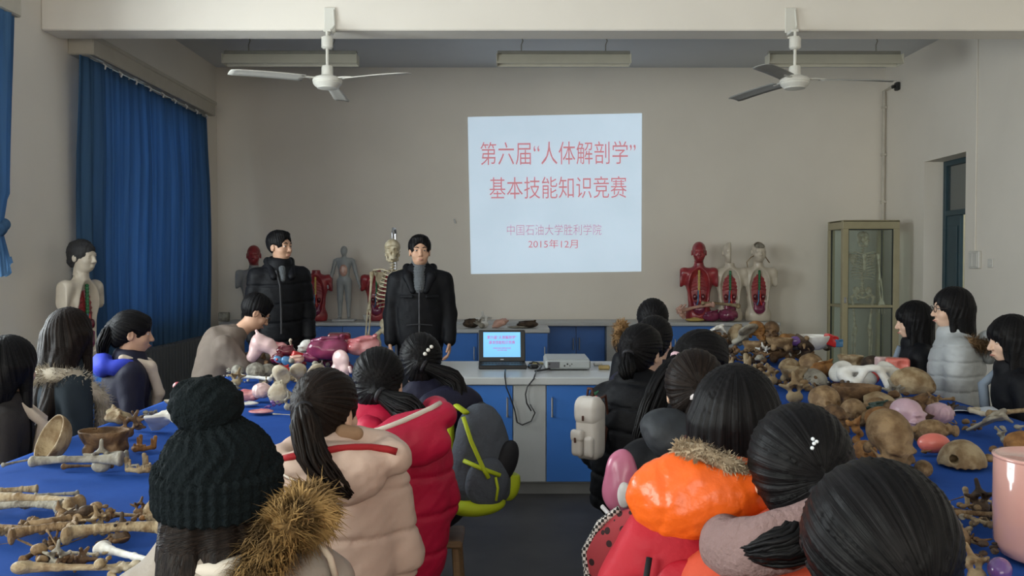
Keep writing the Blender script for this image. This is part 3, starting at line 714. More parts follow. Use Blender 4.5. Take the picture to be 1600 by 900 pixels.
def add_hair(q, kind, m, tie=(0.0, -0.112, 0.02), tail=None, tr=(0.03, 0.034, 0.022), length=0.3, thick=0.016, fringe=False, wide=1.0, grow=0.0, tiecol=None):
    O, P, Rh = q.O, q.P, q.Rh; rot = [[Rh[i][j] for j in range(3)] for i in range(3)]
    tailp = [P(*tie)] + [Vector(p) for p in (tail or [])]
    zlo = O.z - 0.20 - (length if kind in ('loose', 'bob') else 0)
    S = SDF((O.x - 0.24, O.y - 0.28, zlo), (O.x + 0.24, O.y + 0.2, O.z + 0.17), 0.0055)
    E = lambda c, r, k=0.012, op='add': S.ell(P(*c), r, rot, k, op)
    g = 0.074 + thick + grow; T = P(*tie)
    E((0, -0.014, 0.028), (g, 0.093 + thick + grow, 0.086 + thick + grow))
    if kind == 'short':
        E((0, -0.018, 0.055), (0.083, 0.096, 0.075), 0.02)
        n = Rh @ V3(0, 0.30, -1); S.cut(P(0, -0.02, -0.055), n, 0.01); E((0, 0.120, -0.016), (0.086, 0.062, 0.102), 0.010, 'sub')
        for s in (-1, 1): E((s * 0.085, 0.01, -0.035), (0.03, 0.040, 0.048), 0.008, 'sub')
        E((0, 0.030, 0.098), (0.062, 0.050, 0.022), 0.02)
    elif kind in ('pony', 'low'):
        n = Rh @ V3(0, 0.55, -1); E((0, -0.07, -0.035), (0.062, 0.05, 0.06), 0.03)
        S.cut(P(0, -0.03, -0.062), n, 0.01); E((0, 0.115, -0.035), (0.066, 0.07, 0.086), 0.012, 'sub')
        for s in (-1, 1): E((s * 0.09, 0.005, -0.03), (0.028, 0.032, 0.045), 0.008, 'sub')
        E((0, 0.06, 0.075), (0.05, 0.032, 0.026), 0.02); S.cap(P(tie[0] * 0.7, -0.085, tie[2] * 0.9), T, 0.045, 0.022, 0.03)
        if fringe: E((0, 0.082, 0.04), (0.058, 0.014, 0.04), 0.012)
    else:
        L = length
        n = Rh @ V3(0, 1, 0)
        for s in (-1, 1):   # curtain of hair each side and behind, hanging straight down
            for (x, y, r0) in ((0.064, 0.012, 0.026), (0.070, -0.03, 0.03), (0.058, -0.07, 0.032), (0.024, -0.092, 0.034)):
                a = P(s * x * wide, y, 0.0); e = V3(a.x + s * 0.012 * wide, a.y - (0.012 if y < 0 else 0), O.z - L + (0.02 if y > 0 else 0))
                if L > 0.3 and y < 0: e.y = min(e.y, q.sp(0.6).y - 0.15 + (0.02 if y > -0.05 else 0))
                S.cap(a, e, r0, r0 * 0.72, 0.03)
        E((0, 0.115, -0.05), (0.055, 0.072, 0.10), 0.012, 'sub')
        if fringe:
            E((0, 0.074, 0.036), (0.064, 0.026, 0.048), 0.012)
            E((0, 0.10, -0.045), (0.045, 0.06, 0.055), 0.008, 'sub')
            for s in (-1, 1): S.cap(P(s * 0.058, 0.062, 0.02), P(s * 0.062, 0.05, -0.10), 0.014, 0.009, 0.015)
    ax = Rh @ V3(*tie).normalized() if kind in ('pony', 'low') else Rh @ V3(0, -0.25, 1)
    T0 = P(0, -0.012, 0.03)
    def groove(x, y, z):
        u = Vector(ax).cross(V3(0.3, 0.2, 0.9) if abs(ax.z) < 0.9 else V3(1, 0, 0)).normalized(); v = Vector(ax).cross(u)
        X_, Y_, Z_ = x - T0.x, y - T0.y, z - T0.z
        ph = np.arctan2(X_ * v.x + Y_ * v.y + Z_ * v.z, X_ * u.x + Y_ * u.y + Z_ * u.z)
        w_ = np.clip((O.z - 0.05 - z) / 0.05, 0, 1) * (0 if kind in ('pony', 'low', 'short') else 1)
        return 0.0017 * (np.sin(ph * 31 + 2 * np.sin(ph * 5)) + 0.7 * np.sin(ph * 53 + 1)) * (1 - w_) + 0.0016 * np.sin(x * 230 + 1.5 * np.sin(y * 90) + 2 * np.sin(x * 60)) * w_
    S.warp(groove)
    V, F = S.nets(); o = link('hair', S.mesh('hair', V, F), m, q.o)
    strand_attr(o, V, T0, ax, O.z - 0.05 if kind in ('loose', 'bob') else None)
    if kind in ('pony', 'low') and tail:
        rg = np.random.default_rng(5); tp = [Vector(p) for p in tailp]; rs = [0.012] + [tr[min(i, len(tr) - 1)] for i in range(len(tail))]
        fine = []                                                  # a smooth path through the tail's points
        ext = [tp[0] * 2 - tp[1]] + tp + [tp[-1] * 2 - tp[-2]]
        for i in range(1, len(ext) - 2):
            for t in (0, 0.25, 0.5, 0.75):
                p0, p1, p2, p3 = ext[i - 1:i + 3]
                fine.append((0.5 * (2 * p1 + (p2 - p0) * t + (2 * p0 - 5 * p1 + 4 * p2 - p3) * t * t + (3 * p1 - p0 - 3 * p2 + p3) * t ** 3), rs[i - 1] * (1 - t) + rs[i] * t))
        fine.append((tp[-1], rs[-1])); B = MB(); nf = len(fine); att = []
        for k in range(110):
            an, rr = rg.uniform(0, 2 * PI), math.sqrt(rg.uniform(0.02, 1)); stop = nf - int(rg.integers(0, max(2, nf // 4))); tw = rg.uniform(-0.6, 0.6); pts = []; rad = []
            for i in range(max(3, stop)):
                p, R_ = fine[i]; d = (fine[min(i + 1, nf - 1)][0] - fine[max(i - 1, 0)][0]).normalized(); u = d.cross(V3(0.2, 1, 0.1)).normalized(); v = d.cross(u); a2 = an + tw * i / nf
                pts.append(p + (u * math.cos(a2) + v * math.sin(a2)) * rr * R_ + V3(*rg.normal(size=3)) * 0.0012); rad.append(0.0075 * (1 - 0.75 * (i / (stop - 1)) ** 2))
            B.tube(pts, rad, 5); att += [(k * 3.1, (j // 5) * 0.35, (j % 5) * 0.5) for j in range(5 * len(pts))]
        o = B.build('ponytail', m, q.o, smooth=True); at = o.data.attributes.new('strand', 'FLOAT_VECTOR', 'POINT'); at.data.foreach_set('vector', np.array(att, dtype=np.float32).ravel())
        d = (tailp[1] - tailp[0]).normalized(); M = Matrix.Translation(T + d * 0.012) @ d.to_track_quat('Z', 'Y').to_matrix().to_4x4()
        MB().lathe([(0.020, -0.009), (0.027, -0.006), (0.029, 0.0), (0.027, 0.006), (0.020, 0.009)], 16, M=M).build('hair_tie', tiecol or mat('tie_black', (0.015, 0.015, 0.02), 0.6), q.o, smooth=True)

def fur(name, pts, rad, length, n, m, parent, droop=0.3, seed=3):
    """a core with thousands of tapering hairs as real blades"""
    rg = np.random.default_rng(seed); P = [Vector(p) for p in pts]; b = MB(); b.tube(P, [rad * 0.8] * len(P), 10)
    seg = [(P[i + 1] - P[i]).length for i in range(len(P) - 1)]; tot = sum(seg)
    for i in range(n):
        t = rg.uniform(0, tot); k = 0
        while k < len(seg) - 1 and t > seg[k]: t -= seg[k]; k += 1
        c = P[k].lerp(P[k + 1], min(1, t / seg[k])); ax = (P[k + 1] - P[k]).normalized()
        d = Vector(rg.normal(size=3)); d -= ax * d.dot(ax) * 0.8; d.normalize()
        ln = length * rg.uniform(0.55, 1.15); s = c + d * rad * 0.7; w_ = ax.cross(d).normalized() * 0.0022
        m1 = s + d * ln * 0.55 + V3(0, 0, -droop * ln * 0.12) + Vector(rg.normal(size=3)) * ln * 0.08; e = s + d * ln * 0.9 + V3(0, 0, -droop * ln * 0.5) + Vector(rg.normal(size=3)) * ln * 0.15
        b._add([s - w_, s + w_, m1 + w_ * 0.7, m1 - w_ * 0.7, e], [(0, 1, 2, 3), (3, 2, 4)])
    return b.build(name, m, parent, smooth=True)
def head_at(px, Yd, yaw, ht, lean, seated=True, headoff=(0, 0), side=0.0):
    nz = ht - 0.275; hz = 0.50 if seated else 0.93
    ox, oy = headoff[0] + math.tan(side) * (nz - hz), 0.025 + headoff[1] + math.tan(lean) * (nz - hz)
    x = (px - 797) * Yd / FPX
    return x - (math.cos(yaw) * ox - math.sin(yaw) * oy), Yd - (math.sin(yaw) * ox + math.cos(yaw) * oy)
STOOL = []
def stool(x, y, lab):
    if not STOOL:
        o = empty('wooden_stool', (x, y, 0), lab, 'stool', group='plain wooden stools under the students'); STOOL.append(o)
        MB().box((-0.13, -0.12, 0.335), (0.13, 0.12, 0.365), 0.008).build('seat', wood_m, o)
        for sx in (-1, 1):
            for sy in (-1, 1): MB().tube([(sx * 0.10, sy * 0.09, 0.336), (sx * 0.12, sy * 0.11, 0.0)], 0.017, 8).build('leg', wood_m, o)
            MB().tube([(sx * 0.113, -0.10, 0.13), (sx * 0.113, 0.10, 0.13)], 0.011).build('stretcher', wood_m, o)
        return
    o = STOOL[0].copy(); C.objects.link(o); o.location = (x, y, 0); o['label'] = lab
    for ch in STOOL[0].children:
        c = ch.copy(); C.objects.link(c); c.parent = o
def who(lab, px, Yd, yaw, ht, st=None, **k):
    yaw = R(yaw); k.setdefault('lean', 0.12); k['head'] = tuple(R(a) for a in k.get('head', (0, 0, 0)))
    x, y = head_at(px, Yd, yaw, ht, k['lean'], k.get('seated', True), k.get('headoff', (0, 0)), k.get('side', 0.0))
    q = person(lab, x, y, yaw, ht, **k); q.yaw = yaw; q.x, q.y = x, y
    q.W = Matrix.Translation((x, y, 0)) @ Matrix.Rotation(yaw, 4, 'Z'); q.Wi = q.W.inverted()
    q.px = lambda a, b, Y: q.Wi @ at_y(a, b, Y)
    if st: stool(x, y, st)
    return q
def snap(q, objs, pts, off=0.004):
    """points of the person's own clothing under the given sight lines, in the person's frame"""
    from mathutils.bvhtree import BVHTree
    out = []; trees = [BVHTree.FromPolygons([v.co for v in o.data.vertices], [pl.vertices for pl in o.data.polygons]) for o in objs]
    o0 = q.Wi @ Vector((0, 0, CAMZ)); R3 = q.Wi.to_3x3()
    for a, c in pts:
        d = (R3 @ ray(a, c)).normalized(); best = None
        for t in trees:
            hit = t.ray_cast(o0, d)
            if hit[0] is not None and (best is None or hit[3] < best[1]): best = (hit[0], hit[3])
        if best: out.append(best[0] - d * off)
    return out
def fabric(n, c, rough=0.75, **k): k.setdefault('bump', 0.25); k.setdefault('bscale', 30); return mat(n, c, rough, k.pop('spec', 0.25), k.pop('var', 0.15), k.pop('scale', 5), **k)
def blob(name, m, parent, parts, h=0.008, warp=None, cuts=(), pad=0.06):
    """one soft shape from ellipsoids (c, r[, euler]) and capsules (a, b, ra, rb)"""
    pts = []
    for p in parts:
        if p[0] == 'e': pts += [Vector(p[1]) + V3(*[max(p[2])] * 3), Vector(p[1]) - V3(*[max(p[2])] * 3)]
        else: pts += [Vector(p[1]) + V3(*[p[3]] * 3), Vector(p[1]) - V3(*[p[3]] * 3), Vector(p[2]) + V3(*[p[4]] * 3), Vector(p[2]) - V3(*[p[4]] * 3)]
    a = np.array([p[:] for p in pts]); S = SDF(a.min(0) - pad, a.max(0) + pad, h)
    for p in parts:
        if p[0] == 'e':
            rot = None
            if len(p) > 3 and p[3]: Mx = Euler(p[3]).to_matrix(); rot = [[Mx[i][j] for j in range(3)] for i in range(3)]
            S.ell(p[1], p[2], rot, p[4] if len(p) > 4 else 0.025, p[5] if len(p) > 5 else 'add')
        else: S.cap(p[1], p[2], p[3], p[4], p[5] if len(p) > 5 else 0.02)
    if warp: S.warp(warp)
    for c in cuts: S.cut(*c)
    return S.build(name, m, parent)

black_d = fabric('down_black', (0.006, 0.0065, 0.009), 0.6, spec=0.18, var=0.3); navy = fabric('down_navy', (0.012, 0.012, 0.03), 0.6)
beige = fabric('down_champagne', (0.60, 0.44, 0.36), 0.5, spec=0.4, var=0.1); red_d = fabric('down_crimson', (0.50, 0.010, 0.05), 0.5, spec=0.35, var=0.15)
greyb = fabric('wool_grey_beige', (0.33, 0.29, 0.25), 0.85); orange = fabric('nylon_orange', (0.85, 0.13, 0.012), 0.32, spec=0.5, var=0.12, bump=0.5, bscale=22)
orange_r = fabric('coat_orange_red', (0.55, 0.075, 0.035), 0.75); mauve = fabric('scarf_mauve', (0.25, 0.165, 0.16), 0.9, bump=0.6, bscale=90)
puff_grey = fabric('down_pale_grey', (0.44, 0.46, 0.47), 0.45, spec=0.4, var=0.2); taupe = fabric('coat_taupe', (0.17, 0.135, 0.11), 0.7)
cream = fabric('lapel_cream', (0.60, 0.50, 0.40), 0.85); royal = fabric('royal_blue', (0.03, 0.05, 0.45), 0.7); greyk = fabric('knit_grey', (0.12, 0.13, 0.14), 0.9, bump=0.8, bscale=120)
knit = fabric('knit_black', (0.006, 0.010, 0.012), 0.95, bump=0.9, bscale=150, spec=0.15); fur_g = mat('fur_gold', (0.46, 0.29, 0.11), 0.7, 0.3, 0.5, 14, col2=(0.13, 0.08, 0.035)); fur_c = mat('fur_cream', (0.55, 0.48, 0.38), 0.75, 0.2, 0.4, 14); fur_b = mat('fur_brown', (0.20, 0.12, 0.06), 0.75, 0.2, 0.5, 14)
piping_r = fabric('piping_red', (0.33, 0.015, 0.02), 0.7); piping_w = fabric('piping_cream', (0.66, 0.60, 0.52), 0.8); dgrey = fabric('hood_slate', (0.030, 0.034, 0.040), 0.6); bluegrey = fabric('shirt_blue_grey', (0.22, 0.27, 0.34), 0.8)

# ---- the two standing speakers and the seated man
q = who('man in black down coat standing in profile by the blue curtain', 438, 7.15, 205, 1.78, head=(38, 0, 0), seated=False, arms='down', hair='short', jm=black_d, bulk=0.05, puff=0.15, hem=0.80, skin=skin_m, man=True, sw=0.16, face=True, lean=0.0, hairopt=dict(thick=0.014), collar=0.03)
blob('sweater', greyk, q.o, [('c', q.sp(0.80, 0, 0.135), q.sp(1.02, 0, 0.05), 0.022, 0.05)], 0.008)
MB().tube([q.sp(0.05, 0.02, 0.168), q.sp(0.4, 0.02, 0.165), q.sp(0.72, 0.03, 0.175), q.sp(0.92, 0.05, 0.12)], 0.008).build('zipper', mat('zip_dark', (0.06, 0.06, 0.065), 0.4, metal=0.5), q.o)
for s in (-1, 1): blob('collar_flap', black_d, q.o, [('c', q.sp(1.0, s * 0.09, -0.02, 0.03), q.sp(0.84, s * 0.07, 0.13), 0.035, 0.03)], 0.008)
q2 = who('man in black coat and grey turtleneck standing and facing the students', 656, 7.0, 184, 1.74, head=(6, 2, 0), seated=False, arms='down', hair='short', jm=black_d, bulk=0.055, hem=0.72, skin=skin_m, man=True, sw=0.165, face=True, lean=0.0, wrk=0.006, hairopt=dict(thick=0.015), collar=0.0)
blob('turtleneck', greyk, q2.o, [('c', q2.sp(0.74, 0, 0.14), q2.sp(0.98, 0, 0.05), 0.045, 0.06), ('c', q2.sp(0.98, 0, 0.01), q2.sp(1.09, 0, 0.01), 0.075, 0.068)], 0.007, lambda x, y, z: 0.003 * np.sin(z * 300))
for s in (-1, 1): blob('lapel', black_d, q2.o, [('c', q2.sp(1.03, s * 0.10, -0.03), q2.sp(0.90, s * 0.09, 0.10), 0.038, 0.036), ('c', q2.sp(0.90, s * 0.09, 0.10), q2.sp(0.70, s * 0.05, 0.155), 0.036, 0.025)], 0.008)
MB().tube([q2.sp(-0.1, 0.0, 0.178), q2.sp(0.35, 0.0, 0.168), q2.sp(0.7, 0.0, 0.175)], 0.007).build('zipper', mat('zip_dark', (0.06, 0.06, 0.065), 0.4, metal=0.5), q2.o)
MB().tube([q2.sp(0.20, -0.10, 0.155), q2.sp(0.22, 0.0, 0.178), q2.sp(0.20, 0.10, 0.155)], 0.004).build('drawcord', MATS['zip_dark'], q2.o)
for s in (-1, 1): MB().box((-0.055, -0.006, -0.012), (0.055, 0.01, 0.012), 0.004, Matrix.Translation(q2.sp(0.62, s * 0.10, 0.152)) @ Matrix.Rotation(-s * 0.35, 4, 'Z')).build('pocket_flap', black_d, q2.o)
ga = {s: (V3(s * 0.19, 0.13, 0.96), V3(s * 0.24, 0.24, 0.80), V3(s * 0.10, 0.46, 0.855)) for s in (-1, 1)}
g = who('seated man in taupe jacket bending over the models at the far table end', 400, 6.2, -68, 1.30, st='plain wooden stool under the man in the taupe jacket', head=(4, -32, 0), arms_pts=ga, hair='short', jm=taupe, bulk=0.05, puff=None, wrk=0.008, skin=skin_m, man=True, sw=0.17, face=True, lean=0.34, hairopt=dict(thick=0.013), headoff=(0, 0.14))
gl = mat('spectacle_rim', (0.05, 0.045, 0.04), 0.3, metal=0.5)
def glasses(q, m):
    b = MB()
    for s in (-1, 1):
        b.tube([q.P(s * 0.032 + 0.024 * math.cos(a), 0.102, -0.003 + 0.018 * math.sin(a)) for a in np.linspace(0, 2 * PI, 17)], 0.0022, 6, False); b.tube([q.P(s * 0.056, 0.100, 0.002), q.P(s * 0.078, 0.06, 0.004), q.P(s * 0.083, -0.005, 0.006)], 0.002, 6)
    b.tube([q.P(-0.008, 0.103, 0.0), q.P(0.008, 0.103, 0.0)], 0.002, 6); b.build('spectacles', m, q.o, smooth=True)
glasses(g, gl)

# ---- curtain side row
q = who('girl with very long black hair, half cut off by the edge of the photo', 16, 3.72, -62, 1.20, st='plain wooden stool under the long haired girl cut off by the frame', hair='loose', jm=fabric('coat_dark_brown', (0.03, 0.026, 0.026), 0.8), bulk=0.03, hairopt=dict(length=0.48, thick=0.022, wide=1.15), face=True, head=(40, -4, 0))
for s in (-1, 1): MB().tube([q.sp(1.0, s * 0.06, 0.05), q.sp(0.8, s * 0.07, 0.15), q.sp(0.4, s * 0.05, 0.14)], 0.022).build('collar_edge', cream, q.o, smooth=True)
q = who('girl with long dark brown hair and cream fur collar by the pale wall', 110, 4.3, -48, 1.29, st='plain wooden stool under the girl with the cream fur collar', hair='loose', hmat=hair_b, jm=fabric('coat_dark_teal', (0.02, 0.03, 0.04), 0.8), bulk=0.035, hairopt=dict(length=0.52, thick=0.022, wide=1.3), face=True, head=(34, 0, 0), lean=0.05)
fur('fur_collar', [q.sp(0.80, -0.15, 0.09), q.sp(0.93, -0.17, 0.0), q.sp(0.95, -0.12, -0.09), q.sp(0.93, 0, -0.12), q.sp(0.95, 0.12, -0.09), q.sp(0.93, 0.17, 0.0), q.sp(0.70, 0.14, 0.13), q.sp(0.3, 0.10, 0.15)], 0.045, 0.04, 2200, fur_c, q.o)
q = who('ponytail girl in navy jacket with cream lapels in front of the curtain', 207, 5.0, -62, 1.247, st='plain wooden stool under the girl with cream lapels', hair='pony', jm=navy, bulk=0.035, skin=skin_m, face=True, head=(-6, -4, 0), lean=0.06, hairopt=dict(tie=(0.0, -0.118, 0.035), tail=[(0.0, -0.07, 1.13), (0.0, -0.10, 1.06), (0.0, -0.10, 0.99)], tr=(0.034, 0.036, 0.024), fringe=True))
for s in (-1, 1):
    blob('lapel', cream, q.o, [('c', q.sp(1.03, s * 0.085, -0.035), q.sp(0.92, s * 0.085, 0.11), 0.024, 0.03), ('c', q.sp(0.92, s * 0.085, 0.11), q.sp(0.60, s * 0.075, 0.165), 0.03, 0.026), ('c', q.sp(0.60, s * 0.075, 0.165), q.sp(0.25, s * 0.03, 0.155), 0.026, 0.014)], 0.007, lambda x, y, z: 0.002 * wob(x, y, z, 90))
blob('hood', royal, q.o, [('e', q.sp(0.95, 0, -0.13), (0.15, 0.06, 0.07)), ('e', q.sp(0.93, -0.12, -0.04), (0.06, 0.09, 0.05)), ('e', q.sp(0.93, 0.12, -0.04), (0.06, 0.09, 0.05))], 0.009)
blob('sweater', MATS['knit_grey'], q.o, [('c', q.sp(0.7, 0, 0.145), q.sp(0.98, 0, 0.04), 0.04, 0.06)], 0.008)

# ---- doorway side row
q = who('girl with black bob and fringe in black coat next to the glass cabinet', 1428, 5.8, 72, 1.264, st='plain wooden stool under the black bob girl near the glass cabinet', hair='bob', jm=black_d, bulk=0.03, face=True, head=(6, -6, 0), hairopt=dict(length=0.20, thick=0.02, fringe=True, wide=1.1))
MB().tube([q.sp(0.95, 0.03, 0.10), q.sp(0.7, 0.05, 0.155), q.sp(0.3, 0.05, 0.15)], 0.02).build('shirt_edge', bluegrey, q.o, smooth=True)
q = who('girl in spectacles and pale grey puffer jacket with shoulder length hair', 1488, 5.25, 70, 1.37, st='plain wooden stool under the girl in the pale grey puffer', hair='bob', jm=puff_grey, bulk=0.06, puff=0.085, face=True, head=(12, 0, 0), lean=0.02, hairopt=dict(length=0.20, thick=0.02, wide=1.05))
glasses(q, MATS['eye_dark'])
fur('fur_trim', [q.sp(0.95, -0.17, -0.04), q.sp(0.90, -0.14, -0.17), q.sp(0.84, 0.0, -0.26), q.sp(0.90, 0.14, -0.17), q.sp(0.95, 0.16, -0.04)], 0.036, 0.045, 2200, fur_b, q.o)
blob('hood', puff_grey, q.o, [('e', q.sp(0.88, 0, -0.17), (0.15, 0.07, 0.10))], 0.009, lambda x, y, z: 0.004 * wob(x, y, z, 50))
q = who('girl with straight black hair and fringe near the sheet of paper', 1580, 4.6, 76, 1.24, st='plain wooden stool under the fringed girl near the sheet of paper', hair='bob', jm=black_d, bulk=0.03, face=True, head=(8, -6, 0), hairopt=dict(length=0.30, thick=0.02, fringe=True, wide=1.15))
MB().tube([q.sp(0.98, 0.05, 0.05), q.sp(0.8, 0.06, 0.145), q.sp(0.3, 0.06, 0.15)], 0.026).build('shirt_edge', bluegrey, q.o, smooth=True)

# ---- aisle, curtain side
h = who('girl in a black knitted bobble hat with long dark hair', 342, 1.9, 8, 1.155, neck=0.185, st='plain wooden stool under the girl in the bobble hat', hair='loose', hmat=hair_b, jm=greyb, bulk=0.05, lean=0.16, hairopt=dict(length=0.34, thick=0.012, wide=1.1), head=(-4, 0, 0))
def hat(q, m):
    O = q.O; S = SDF(O - V3(0.2, 0.2, 0.2), O + V3(0.2, 0.2, 0.32), 0.005)
    S.ell(O + V3(0, -0.015, 0.035), (0.122, 0.132, 0.118), k=0.02).ell(O + V3(0, -0.02, -0.02), (0.125, 0.135, 0.10), k=0.03); S.cut(O + V3(0, 0, 0.012), (0, 0.1, -1), 0.01)
    def w1(x, y, z):
        ph = np.arctan2(y - O.y, x - O.x); return 0.0028 * np.sin(ph * 26 + 3 * np.sin(z * 60)) + 0.002 * np.sin(z * 190 + 6 * np.sin(ph * 13)) + 0.004 * wob(x, y, z, 25)
    S.warp(w1); o = S.build('knitted_hat', m, q.o)
    S = SDF(O - V3(0.2, 0.2, 0.16), O + V3(0.2, 0.2, 0.06), 0.005)
    def ring(x, y, z):
        ph = np.arctan2(y - O.y, x - O.x); r = np.sqrt(((x - O.x) / 0.114) ** 2 + ((y - O.y + 0.02) / 0.124) ** 2)
        zz = z - (O.z + 0.012 + 0.12 * (y - O.y)); return np.sqrt(np.maximum(np.abs(r - 1) * 0.12 - 0.008, 0) ** 2 + np.maximum(np.abs(zz) - 0.032, 0) ** 2) - 0.012 + 0.0035 * np.sin(ph * 44 + 0.5 * np.sin(z * 300)) + 0.0015 * np.sin(z * 260)
    S.fn(ring, 0); S.build('ribbed_brim', m, o)
    c = O + V3(-0.022, -0.03, 0.175); S = SDF(c - V3(0.12, 0.12, 0.12), c + V3(0.12, 0.12, 0.12), 0.0045)
    S.ell(c, (0.075, 0.07, 0.062)).warp(lambda x, y, z: 0.007 * wob(x, y, z, 130, 2, 3)); S.build('bobble', m, o)
hat(h, knit)
fur('fur_trim', [h.px(395, 915, 1.72), h.px(418, 872, 1.74), h.px(445, 828, 1.76), h.px(470, 800, 1.80), h.px(490, 792, 1.86)], 0.040, 0.055, 5000, fur_g, h.o, 0.5)
blob('hood', greyb, h.o, [('c', h.px(300, 935, 1.78), h.px(420, 925, 1.74), 0.05, 0.055), ('e', h.px(450, 900, 1.80), (0.09, 0.07, 0.06)), ('c', h.px(470, 860, 1.84), h.px(520, 905, 1.88), 0.04, 0.05)], 0.009, lambda x, y, z: 0.004 * wob(x, y, z, 50))
MB().tube([h.px(250, 905, 1.80), h.px(290, 888, 1.76), h.px(340, 893, 1.74), h.px(380, 880, 1.74)], 0.018).build('collar_edge', piping_w, h.o, smooth=True)
MB().tube([h.px(500, 850, 1.80), h.px(516, 872, 1.79), h.px(524, 900, 1.79)], 0.007).build('drawcord', MATS['lapel_cream'], h.o, smooth=True)

b = who('girl in champagne puffer jacket with red edged hood and brown ponytail', 510, 2.57, 14, 1.20, st='plain wooden stool under the girl in the champagne puffer', hair='low', hmat=hair_b, jm=beige, bulk=0.055, puff=0.125, lean=0.12, head=(-34, 0, 0), hem=0.44, hairopt=dict(tie=(0.0, -0.117, 0.03), tail=[(-0.065, -0.10, 1.07), (-0.045, -0.135, 0.99), (0.0, -0.155, 0.93), (0.05, -0.17, 0.885)], tr=(0.036, 0.042, 0.036, 0.012), thick=0.017))
hb = blob('hood', beige, b.o, [('e', b.px(527, 722, 2.42), (0.175, 0.075, 0.055)), ('e', b.px(535, 748, 2.40), (0.12, 0.06, 0.075)), ('c', b.px(440, 722, 2.46), b.px(470, 715, 2.62), 0.05, 0.05), ('c', b.px(615, 715, 2.46), b.px(600, 700, 2.62), 0.05, 0.05), ('e', b.px(530, 688, 2.52), (0.15, 0.05, 0.04))], 0.007, lambda x, y, z: 0.0045 * wob(x, y, z, 55, 1, 3))
MB().tube(snap(b, [hb, b.jacket], [(434, 719), (455, 714), (475, 710), (500, 706), (528, 701), (555, 699), (580, 699), (605, 702), (620, 706)]), 0.010, 8).build('hood_piping', piping_r, b.o, smooth=True)
MB().tube(snap(b, [hb, b.jacket], [(440, 740), (480, 762), (515, 782), (535, 790)]), 0.003, 6).build('hood_seam', piping_w, b.o, smooth=True)
blob('hood_lining', fabric('lining_tan', (0.36, 0.22, 0.13), 0.8), b.o, [('c', b.px(535, 676, 2.50), b.px(556, 678, 2.50), 0.024, 0.022)], 0.006)
r = who('girl in crimson puffer coat with black hair tied low', 592, 3.14, 26, 1.21, st='plain wooden stool under the girl in the crimson coat', hair='low', jm=red_d, bulk=0.075, puff=0.13, lean=0.14, head=(-30, 0, 0), hem=0.40, fit=1.2, hairopt=dict(tie=(0.02, -0.122, -0.02), tail=[(0.03, -0.11, 1.02), (0.05, -0.15, 0.985), (0.08, -0.15, 0.95)], tr=(0.05, 0.045, 0.02), thick=0.016))
hr = blob('hood', red_d, r.o, [('e', r.px(640, 668, 2.88), (0.16, 0.075, 0.05), (0, -0.28, 0)), ('e', r.px(650, 695, 2.85), (0.12, 0.06, 0.07)), ('c', r.px(578, 676, 2.95), r.px(580, 660, 3.1), 0.05, 0.05), ('c', r.px(690, 650, 2.95), r.px(680, 640, 3.1), 0.05, 0.05)], 0.007, lambda x, y, z: 0.0045 * wob(x, y, z, 50, 4, 3))
MB().tube(snap(r, [hr, r.jacket], [(575, 676), (592, 672), (612, 665), (632, 657), (652, 648), (672, 639), (688, 630)]), 0.009, 8).build('hood_piping', piping_w, r.o, smooth=True)
n = who('girl in navy coat with beaded hair clip wearing the grey backpack', 657, 3.8, 42, 1.21, st='plain wooden stool under the girl in the navy coat', hair='pony', jm=navy, bulk=0.055, wrk=0.006, lean=0.14, head=(-36, 0, 0), hairopt=dict(tie=(0.0, -0.117, 0.005), tail=[(0.03, -0.09, 1.03), (0.04, -0.115, 0.95), (0.045, -0.12, 0.87)], tr=(0.036, 0.042, 0.03), thick=0.017))
pearl = mat('pearl_white', (0.75, 0.74, 0.70), 0.2, 0.6)
for v in snap(n, [c for c in n.o.children if c.name.startswith('hair')], ((664, 553), (669, 547), (674, 542)), 0.003): blob('clip_bead', pearl, n.o, [('e', v, (0.009, 0.009, 0.009))], 0.004, pad=0.02)
blob('hood', navy, n.o, [('e', n.sp(0.93, 0.02, -0.15), (0.17, 0.08, 0.10)), ('e', n.sp(0.93, 0.15, -0.04), (0.08, 0.12, 0.06))], 0.009, lambda x, y, z: 0.004 * wob(x, y, z, 40))

# ---- aisle, doorway side
q = who('girl nearest the viewer seen as a large black head of hair', 1374, 1.26, -6, 1.205, st='plain wooden stool under the large black haired girl nearest the viewer', hair='low', jm=black_d, bulk=0.03, lean=0.1, hairopt=dict(tie=(0.035, -0.128, -0.055), tail=[(0.05, -0.10, 1.01), (0.05, -0.12, 0.93), (0.05, -0.11, 0.84)], tr=(0.03, 0.034, 0.02), thick=0.020, grow=0.012, tiecol=mat('tie_pink', (0.75, 0.10, 0.25), 0.4)))
q = who('girl wearing a mauve scarf over an orange red coat, hair tied at the nape', 1252, 1.70, -10, 1.225, st='plain wooden stool under the girl in the mauve scarf', hair='low', jm=orange_r, bulk=0.05, lean=0.1, hairopt=dict(tie=(0.028, -0.124, -0.005), tail=[(-0.02, -0.125, 1.03), (-0.075, -0.125, 1.01), (-0.12, -0.10, 0.995)], tr=(0.036, 0.030, 0.012), thick=0.018, grow=0.006))
sc_ = q.sp(1.0, -0.01, -0.035, 0.065)
def scarf(x, y, z):
    rr = np.sqrt(((x - sc_.x) / 1.15) ** 2 + (y - sc_.y) ** 2); return np.sqrt((rr - 0.115) ** 2 + ((z - sc_.z - 0.05 * np.sin(np.arctan2(y - sc_.y, x - sc_.x) + 2)) * 0.72) ** 2) - 0.042 + 0.004 * wob(x, y, z * 0.6, 60, 3)
SDF(sc_ - V3(0.24, 0.22, 0.16), sc_ + V3(0.24, 0.22, 0.16), 0.007).fn(scarf, 0).build('scarf', mauve, q.o)
gem = mat('glitter_clear', (0.75, 0.80, 0.85), 0.12, 0.8)
